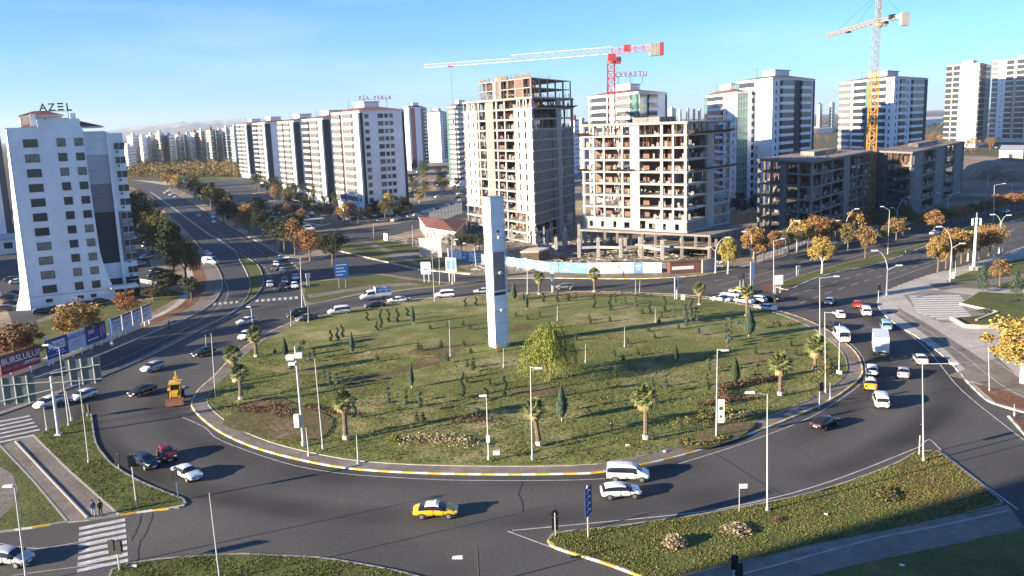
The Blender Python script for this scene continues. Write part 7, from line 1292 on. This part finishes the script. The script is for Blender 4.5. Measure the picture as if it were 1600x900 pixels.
for pos, fc, k, c, lb_ in (((1297, 475), (8, -9), 'hatch', 'silver', 'silver hatchback heading up the boulevard'), ((1340, 480), (-2, -9), 'hatch', 'bred', 'red hatchback at the mouth of the boulevard'), ((1353, 492), (-3, -9), 'mpv', 'white', 'white van right behind the red hatchback'), ((1312, 496), (-6, -8), 'sedan', 'white', 'white saloon just left of the white van on the right arc'), ((1307, 514), (-6, -8), 'sedan', 'blue', 'dark blue car partly behind the white minibus'), ((1384, 514), (-3, -9), 'mpv', 'sblue', 'pale blue van in front of the box truck'), ((1438, 567), (-6, -8), 'sedan', 'white', 'white saloon right of the box truck'), ((1362, 584), (-1, -9), 'hatch', 'white', 'white hatchback directly behind the box truck'), ((1411, 588), (-1, -9), 'sedan', 'silver', 'silver saloon right of the white hatchback on the right arc'), ((1376, 633), (-3, -9), 'mpv', 'white', 'white people carrier with a dark rear window on the right arc'), ((1289, 667), (20, -9), 'sedan', 'black', 'black saloon beside the right kerb of the island')): V_(pos, fc, k, c, lb_)
V_((1360, 606), (-1, -9), 'sedan', 'taxi', 'yellow taxi with a white roof behind the white hatchback', 'white', 'taxi', taxi=True, name='taxi')
V_((1314, 532), (-8, -9), 'van', 'white', 'white minibus with side windows at the right rim', name='minibus', cat='minibus'); V_((330, 413), (20, 1), 'van', 'silver', 'pale blue panel van emerging at the bend of the left road', cat='van'); V_((325, 399), (12, 4), 'hatch', 'white', 'white car behind the pale panel van')
V_((18, 880), (20, 2), 'hatch', 'silver', 'silver car at the bottom left edge on the crossing road')
for i, (px, py, c) in enumerate(((439, 406, 'white'), (432, 416, 'white'), (442, 426, 'silver'), (422, 448, 'silver'), (442, 452, 'black'), (445, 443, 'grey'), (462, 437, 'white'), (461, 450, 'white'), (428, 422, 'grey'))): V_((px, py), (2, 10), 'hatch' if i % 2 else 'sedan', c, ['white car at the tail of the queue coming down the avenue', 'second white car in the avenue queue', 'silver car in the middle lane of the avenue queue', 'silver car in the left lane before the avenue crossing', 'black car at the avenue crossing', 'grey car behind the black one at the avenue crossing', 'white car in the right lane of the avenue queue', 'white car at the front of the right lane by the crossing', 'grey car beside the second white one on the avenue'][i])
rs = random.Random(9)
far_cars = [((299, 332), (2, 6)), ((311, 339), (2, 6)), ((334, 349), (2, 6)), ((333, 341), (2, 6)), ((258, 303), (2, 3)), ((266, 306), (2, 3)), ((274, 309), (2, 3)), ((280, 311), (2, 3)), ((262, 300), (2, 3)), ((270, 304), (2, 3))]
for pos, fc in far_cars: V_(pos, fc, 'hatch', rs.choice(('white', 'white', 'silver')), 'small car far up the avenue', simple=True, group='small cars far up the avenue')
for i, (px, py) in enumerate(((616, 347), (624, 344), (632, 343), (640, 341), (648, 339), (660, 335), (668, 333), (676, 331), (690, 327), (700, 324), (712, 321))): V_((px, py), (10, -3), 'hatch' if i % 2 else 'sedan', ('white', 'white', 'silver')[i % 3], 'pale car parked nose to tail along the wall below the slab tower', simple=True, group='cars parked below the nearest slab tower', z=.14)
for i in range(34):
    px = rs.uniform(392, 600); py = 306+(px-392)*.13+rs.uniform(-6, 28); V_((px, py), (10, rs.choice((-1, 2))), rs.choice(('hatch', 'sedan')), rs.choice(('white', 'silver', 'black', 'grey', 'blue', 'white')), 'parked car among the trees in front of the slab towers', simple=True, group='cars parked in front of the slab towers', z=.14)
for i in range(24):
    px = rs.uniform(645, 720); py = rs.uniform(268, 312); V_((px, py), (10, -1), 'sedan', rs.choice(('white', 'silver', 'blue', 'white')), 'parked car among the garden trees behind the slab tower', simple=True, group='cars parked among the garden trees', z=.14)
for i, (px, py, c) in enumerate(((20, 440, 'grey'), (29, 444, 'white'), (26, 462, 'black'), (16, 468, 'blue'), (22, 478, 'black'), (12, 486, 'grey'))): V_((px, py), (10, -1), 'sedan', c, ['grey', 'white', 'black', 'dark blue', 'second black', 'second grey'][i]+' car parked left of the flared white tower', z=.14)
for i, (px, py, c) in enumerate(((68, 492, 'blue'), (86, 489, 'black'), (103, 487, 'white'), (121, 484, 'silver'), (139, 480, 'black'), (158, 476, 'blue'))): V_((px, py), (10, -1.2), 'hatch', c, ['dark blue', 'black', 'white', 'silver', 'second black', 'second dark blue'][i]+' car parked in the row at the foot of the white tower', z=.14)
for i in range(16): px = rs.uniform(218, 246); py = rs.uniform(352, 436); V_((px, py), (10, -2), 'sedan', rs.choice(('white', 'silver', 'blue', 'black')), 'car parked in the shade right of the white tower', simple=True, group='cars parked right of the white tower', z=.14)
for pos, c, lb_ in (((1572, 333), 'white', 'white car far along the boulevard near the right edge'), ((1460, 367), 'white', 'white car on the far lane behind the median'), ((1523, 260), 'white', 'white car on the side road by the pale low building')): V_(pos, (10, -3), 'sedan', c, lb_, simple=True)
for i in range(14): px = rs.uniform(1545, 1600); py = rs.uniform(206, 232); V_((px, py), (10, -1), 'sedan', rs.choice(('white', 'silver', 'blue')), 'tiny car parked below the long white tower', simple=True, group='cars parked below the long white tower', z=.0)
def boxtruck():
    p = G(1375, 551); q = G(1373, 540); an = math.atan2(q[1]-p[1], q[0]-p[0]); t = T('box_truck', 'white box truck with double rear doors climbing the right arc', 'truck', (*p, 0), an)
    o = O('cab', carbody('cab', PC['white']), t, (3.6, 0, .12)); o.modifiers.new('soft', 'SUBSURF').render_levels = 1; bx = O('cargo_box', B().box(-3.2, 2.5, -1.15, 1.15, .95, 3.35).mesh('cargo_box', PC['white']), t)
    for s in (-1, 1): O('rear_door', B().box(-3.26, -3.21, s*.02 if s > 0 else -1.10, 1.10 if s > 0 else -.02, 1.0, 3.28).mesh('rear_door', M('door panel', (.62, .63, .64), .35)), bx)
    b = B().box(-3.28, 2.52, -1.17, -1.1, .95, 1.02).box(-3.28, 2.52, 1.1, 1.17, .95, 1.02).box(-3.3, -3.2, -1.17, 1.17, 3.28, 3.36).box(-3.3, -3.2, -1.17, 1.17, .9, .99); O('trim', b.mesh('trim', METL), bx); O('chassis', B().box(-3.1, 4.5, -.45, .45, .6, .9).mesh('chassis', BLACK), t); O('bumper', B().box(-3.3, -3.15, -1.0, 1.0, .5, .65).mesh('bumper', METL), t)
    for wx in (4.2, -1.9, -1.9):
        for s in (-1, 1): w_ = O('wheel', memo('btw', lambda: B().cyl((0, -.16, 0), (0, .16, 0), .43, n=14).mesh('tyre', RUB)), t, (wx, s*.95, .43)); O('rim', memo('btr', lambda: B().cyl((0, -.17, 0), (0, .17, 0), .22, n=10).mesh('rim', RIM)), w_)
    for s in (-1, 1): O('tail_light', memo('btl', lambda: B().box(-.05, .03, -.15, .15, -.07, .07).mesh('tail_light', LAMPR)), t, (-3.2, s*.85, .8))
boxtruck()
def flatbed():
    p = G(588, 468); q = G(568, 470); an = math.atan2(q[1]-p[1], q[0]-p[0]); t = T('flatbed_truck', 'white double-cab truck loaded with a blue tarpaulin cargo on the far side of the ring', 'truck', (*p, 0), an)
    o = O('cab', carbody('cab', PC['white']), t, (1.5, 0, .1), sc=(1.25, 1, 1)); o.modifiers.new('soft', 'SUBSURF').render_levels = 1; b = B().box(-3.3, .3, -1.05, 1.05, .9, 1.05).box(-3.3, .3, -1.05, -1.0, 1.05, 1.6).box(-3.3, .3, 1.0, 1.05, 1.05, 1.6); O('bed', b.mesh('bed', PC['white']), t)
    b = B(); rs = random.Random(1)
    for k in range(5): b.box(-3.2+k*.68, -2.56+k*.68, -.95, .95, 1.06, 2.5+rs.uniform(-.1, .15), k % 2)
    O('load', b.mesh('load', [BLU, CYAN]), t); O('rack', B().box(.15, .28, -1, 1, 1.6, 2.9).box(-3.3, .3, -1.02, -.98, 2.2, 2.28).box(-3.3, .3, .98, 1.02, 2.2, 2.28).mesh('rack', WHT), t)
    for wx in (2.3, -2.0):
        for s in (-1, 1): w_ = O('wheel', MEM[('tyre', .36)], t, (wx, s*.88, .36)); O('rim', MEM[('rim', .36)], w_)
flatbed()
def backhoe():
    p = G(276, 626); q = G(270, 648); an = math.atan2(q[1]-p[1], q[0]-p[0]); t = T('backhoe_loader', 'yellow backhoe loader with a dark front bucket driving round the left of the ring', 'loader', (*p, 0), an); Y = PC['taxi']
    O('chassis', B().box(-2.0, 1.9, -.45, .45, .6, 1.1).mesh('chassis', BLACK), t); O('bonnet', B().hexa([(.6, -.5, 1.1), (2.0, -.42, 1.1), (2.0, .42, 1.1), (.6, .5, 1.1), (.6, -.48, 1.75), (1.95, -.38, 1.6), (1.95, .38, 1.6), (.6, .48, 1.75)]).mesh('bonnet', Y), t)
    c = O('cab', B().box(-1.2, .6, -.75, .75, 1.1, 1.5).box(-1.2, -1.1, -.75, -.65, 1.5, 2.6).box(-1.2, -1.1, .65, .75, 1.5, 2.6).box(.5, .6, -.7, -.6, 1.5, 2.6).box(.5, .6, .6, .7, 1.5, 2.6).mesh('cab', Y), t); O('window', B().box(-1.12, .55, -.68, .68, 1.52, 2.58).mesh('window', CARGL), c); O('roof', B().box(-1.35, .75, -.85, .85, 2.6, 2.8).box(-.7, .2, -.4, .4, 2.8, 2.9).mesh('roof', Y), c)
    for s in (-1, 1):
        O('loader_arm', memo('la', lambda: B().bar((-.2, 0, 1.5), (1.6, 0, 1.35), .16, .25).bar((1.6, 0, 1.35), (2.5, 0, .7), .16, .22).mesh('loader_arm', Y)), t, (0, s*.62, 0)); O('mudguard', memo('mg', lambda: B().box(-1.9, -.6, -.25, .25, 1.45, 1.55).mesh('mudguard', Y)), t, (0, s*.95, 0))
        for wx, r in ((1.35, .48), (-1.25, .78)): w_ = O('wheel', memo(('bw', r), lambda: B().cyl((0, -.22, 0), (0, .22, 0), r, n=16).mesh('tyre', RUB)), t, (wx, s*.9, r)); O('rim', memo(('br', r), lambda: B().cyl((0, -.23, 0), (0, .23, 0), r*.5, n=12).mesh('rim', WHT)), w_)
    b = B().hexa([(2.4, -1.2, .25), (3.3, -1.2, .2), (3.3, 1.2, .2), (2.4, 1.2, .25), (2.4, -1.2, 1.1), (2.75, -1.2, 1.2), (2.75, 1.2, 1.2), (2.4, 1.2, 1.1)]); O('bucket', b.mesh('bucket', RUST), t)
    b = B().bar((-2.0, 0, 1.0), (-2.8, 0, 2.9), .3, .35).bar((-2.8, 0, 2.9), (-2.1, 0, 3.7), .25, .3).bar((-2.1, 0, 3.7), (-1.8, 0, 2.9), .2, .3); O('boom', b.mesh('boom', Y), t); O('hoe_bucket', B().box(-2.3, -1.7, -.35, .35, 2.5, 3.0).mesh('hoe_bucket', Y), t); O('beacon', B().cyl((-.2, 0, 2.9), (-.2, 0, 3.1), .09, n=8).mesh('beacon', M('amber beacon', (.7, .3, .02), .3)), c)
backhoe()
t = V_((481, 361), (10, -.5), 'van', 'white', 'white minibus beside the yellow panel under the canopy', name='minibus', cat='minibus', simple=True, z=.14); o = T('yellow_kiosk', 'small yellow kiosk left of the white minibus', 'kiosk', (*G(474, 358), .13)); O('wall', B().box(-1, 1, -1, 1, 0, 2.4).mesh('wall', PC['taxi']), o); O('roof', B().box(-1.2, 1.2, -1.2, 1.2, 2.41, 2.6).mesh('roof', WHT), o)
# ============================================================ PEOPLE
def person(px, py, an, label, top, legs, walk=.16, skin=(.35, .20, .13), hair=(.02, .015, .012), h=1.72, z=.12):
    x, y = G(px, py); t = T('person', label, 'person', (x, y, z), an, sc=h/1.72)
    def skin_mesh(vs, es, rad, mat, nm, root=0, sub=2):
        me = bpy.data.meshes.new(nm); me.from_pydata(vs, es, []); me.materials.append(mat); o = O(nm, me, t); m = o.modifiers.new('skin', 'SKIN'); m.use_smooth_shade = True; s = o.modifiers.new('sub', 'SUBSURF'); s.levels = sub; s.render_levels = sub
        for i, r in enumerate(rad): me.skin_vertices[0].data[i].radius = (r if isinstance(r, tuple) else (r, r))
        me.skin_vertices[0].data[root].use_root = True; return o
    w_ = walk; sk = M('skin', skin, .6); arm = .10
    # facing +x; one continuous body: pelvis, spine, neck, head, arms with hands, legs with feet
    vs = [(0, 0, .92), (0, 0, 1.12), (.01, 0, 1.33), (.01, 0, 1.45), (.02, 0, 1.53), (.03, 0, 1.66), (.03, 0, 1.72), (0, .17, 1.41), (-.04, .23, 1.14), (.04, .25, .92), (.06, .25, .83), (0, -.17, 1.41), (.03, -.23, 1.14), (.12, -.25, .92), (.15, -.25, .84), (0, .09, .88), (w_*.7, .10, .50), (w_*.9, .10, .09), (w_+.13, .11, .04), (0, -.09, .88), (-w_*.4, -.10, .50), (-w_*1.2, -.10, .10), (-w_+.1, -.11, .04)]
    es = [(0, 1), (1, 2), (2, 3), (3, 4), (4, 5), (5, 6), (3, 7), (7, 8), (8, 9), (9, 10), (3, 11), (11, 12), (12, 13), (13, 14), (0, 15), (15, 16), (16, 17), (17, 18), (0, 19), (19, 20), (20, 21), (21, 22)]
    rad = [(.10, .14), (.09, .13), (.10, .15), (.08, .10), .052, .095, .06, .055, .042, .032, .028, .055, .042, .032, .028, .085, .058, .042, .032, .085, .058, .042, .032]
    skin_mesh(vs, es, rad, sk, 'body')
    for s, bse in ((1, vs[10]), (-1, vs[14])):
        b = B()
        for k in range(4): b.cyl((bse[0]+.015-k*.018, bse[1]*1.0, bse[2]-.02), (bse[0]+.025-k*.016, bse[1]*.98, bse[2]-.10+abs(k-1.5)*.012), .011, .008, 5)
        b.cyl((bse[0]+.03, bse[1]*.98, bse[2]+.01), (bse[0]+.06, bse[1]*.95, bse[2]-.05), .012, .009, 5); O('hand', b.mesh('hand', sk), t)
    tv = [vs[0], vs[1], vs[2], (.01, 0, 1.44), vs[7], vs[8], (.03, .25, .95), vs[11], vs[12], (.11, -.25, .95)]; skin_mesh(tv, [(0, 1), (1, 2), (2, 3), (3, 4), (4, 5), (5, 6), (3, 7), (7, 8), (8, 9)], [(.13, .18), (.125, .17), (.13, .185), (.10, .12), .078, .062, .05, .078, .062, .05], M('jacket '+top[0], top[1], .85), 'jacket')
    lv = [(0, 0, .95), vs[15], vs[16], (vs[17][0], .10, .10), vs[19], vs[20], (vs[21][0], -.10, .11)]; skin_mesh(lv, [(0, 1), (1, 2), (2, 3), (0, 4), (4, 5), (5, 6)], [(.12, .15), .10, .075, .062, .10, .075, .062], M('trousers '+legs[0], legs[1], .85), 'trousers')
    for q in (vs[18], vs[22]): O('shoe', B().box(q[0]-.17, q[0]+.08, q[1]-.05, q[1]+.05, 0, .09).mesh('shoe', BLACK), t)
    hb = B(); hb.ball((.015, 0, 1.685), .112, seg=10, ring=7, sz=1.05); O('hair', hb.mesh('hair', M('hair', hair, .8), True), t)
    f = B(); f.ball((.125, .035, 1.655), .012, seg=6, ring=4).ball((.125, -.035, 1.655), .012, seg=6, ring=4); f.box(.125, .15, -.012, .012, 1.60, 1.64).box(.118, .128, -.028, .028, 1.575, 1.585); O('face', f.mesh('face', BLACK), t)
    return t
person(147, 808, R(-62), 'person in a blue jacket, left of two walking down to the zebra crossing', ('blue', (.03, .07, .20)), ('pale', (.30, .32, .36))); person(158, 807, R(-58), 'person in black, right of two walking down to the zebra crossing', ('black', (.02, .02, .022)), ('black', (.02, .02, .022)), .12)
person(150, 553, R(200), 'person in dark clothes walking on the footway below the violet billboard', ('black', (.02, .02, .022)), ('dark blue', (.02, .03, .06))); person(265, 514, R(30), 'person in dark clothes on the footway at the left bend', ('black', (.02, .02, .022)), ('black', (.02, .02, .022))); person(974, 433, R(0), 'person in dark clothes on the far kerb in front of the white hoarding', ('black', (.02, .02, .022)), ('dark blue', (.02, .03, .06))); person(955, 683, R(90), 'person in black standing on the lower lawn of the island', ('black', (.02, .02, .022)), ('black', (.02, .02, .022)), .02, z=.3)
for i, (px, py) in enumerate(((1297, 480+0), )): pass
# ============================================================ MOUNTAINS AND HAZE
b = B(); rs = random.Random(77); n = 130; rows = 7
def ridge(u): return 1-.18*math.sin(u*9)-.10*math.sin(u*23+1)-.05*math.sin(u*61)
for j in range(rows+1):
    for i in range(n+1):
        px = 60+i*(760-60)/n; d = 9000+j*350; X, Y = V(px, d); u = i/n; f = math.sin(min(1, j/rows*1.0)*math.pi*.5); env = min(1, u*3)*min(1, max(0, (1-u)*2.2))
        b.v.append((X, Y, -5+f*185*env*ridge(u+j*.04)+rs.uniform(-10, 10)*(j > 0)*env))
for j in range(rows):
    for i in range(n): k = j*(n+1)+i; b.f.append((k, k+1, k+n+2, k+n+1)); b.m.append(0)
mm = bpy.data.materials.new('mountain slope'); mm.use_nodes = True; nt = mm.node_tree; bs = nt.nodes['Principled BSDF']; bs.inputs['Roughness'].default_value = 1
gp = nt.nodes.new('ShaderNodeNewGeometry'); sx = nt.nodes.new('ShaderNodeSeparateXYZ'); nt.links.new(gp.outputs['Position'], sx.inputs[0]); no = nt.nodes.new('ShaderNodeTexNoise'); no.inputs['Scale'].default_value = .004; no.inputs['Detail'].default_value = 8; tc = nt.nodes.new('ShaderNodeTexCoord'); nt.links.new(tc.outputs['Object'], no.inputs['Vector'])
ad = nt.nodes.new('ShaderNodeMath'); ad.operation = 'MULTIPLY_ADD'; ad.inputs[1].default_value = 260; nt.links.new(no.outputs['Fac'], ad.inputs[0]); nt.links.new(sx.outputs['Z'], ad.inputs[2]); mr = nt.nodes.new('ShaderNodeMapRange'); mr.inputs['From Min'].default_value = 245; mr.inputs['From Max'].default_value = 330; nt.links.new(ad.outputs[0], mr.inputs['Value'])
mx = nt.nodes.new('ShaderNodeMix'); mx.data_type = 'RGBA'; mx.inputs['A'].default_value = (.12, .11, .09, 1); mx.inputs['B'].default_value = (.42, .43, .46, 1); nt.links.new(mr.outputs[0], mx.inputs['Factor']); nt.links.new(mx.outputs['Result'], bs.inputs['Base Color'])
S('mountains', b.mesh('mountains', mm, True))
hz = bpy.data.materials.new('haze'); hz.use_nodes = True; nt = hz.node_tree; nt.nodes.remove(nt.nodes['Principled BSDF']); pv = nt.nodes.new('ShaderNodeVolumePrincipled'); pv.inputs['Density'].default_value = .00006; pv.inputs['Color'].default_value = (.72, .85, 1, 1); pv.inputs['Anisotropy'].default_value = .2
nt.links.new(pv.outputs[0], nt.nodes['Material Output'].inputs['Volume'])
S('haze', B().box(-9500, 9500, -400, 14500, -1.2, 330).mesh('haze', hz), None, 'stuff')
# ------------------------------------------------------------ labels: things that look alike are told apart by their place in the row
ORD = 'first second third fourth fifth sixth seventh eighth ninth tenth eleventh twelfth thirteenth fourteenth fifteenth sixteenth seventeenth eighteenth nineteenth twentieth'.split()
ORD += ['twenty-'+q for q in ORD[:9]]+['thirtieth']+['thirty-'+q for q in ORD[:9]]
same = {}
for o in COL.objects:
    if o.parent is None and o.get('category') and o.get('kind') != 'stuff': same.setdefault(o['label'], []).append(o)
for lb_, os_ in same.items():
    if 1 < len(os_) <= 39:
        os_.sort(key=lambda o: PJ(o.location.x, o.location.y, 0)[0])
        for i, o in enumerate(os_): o['label'] = lb_+', '+ORD[i]+' from left'
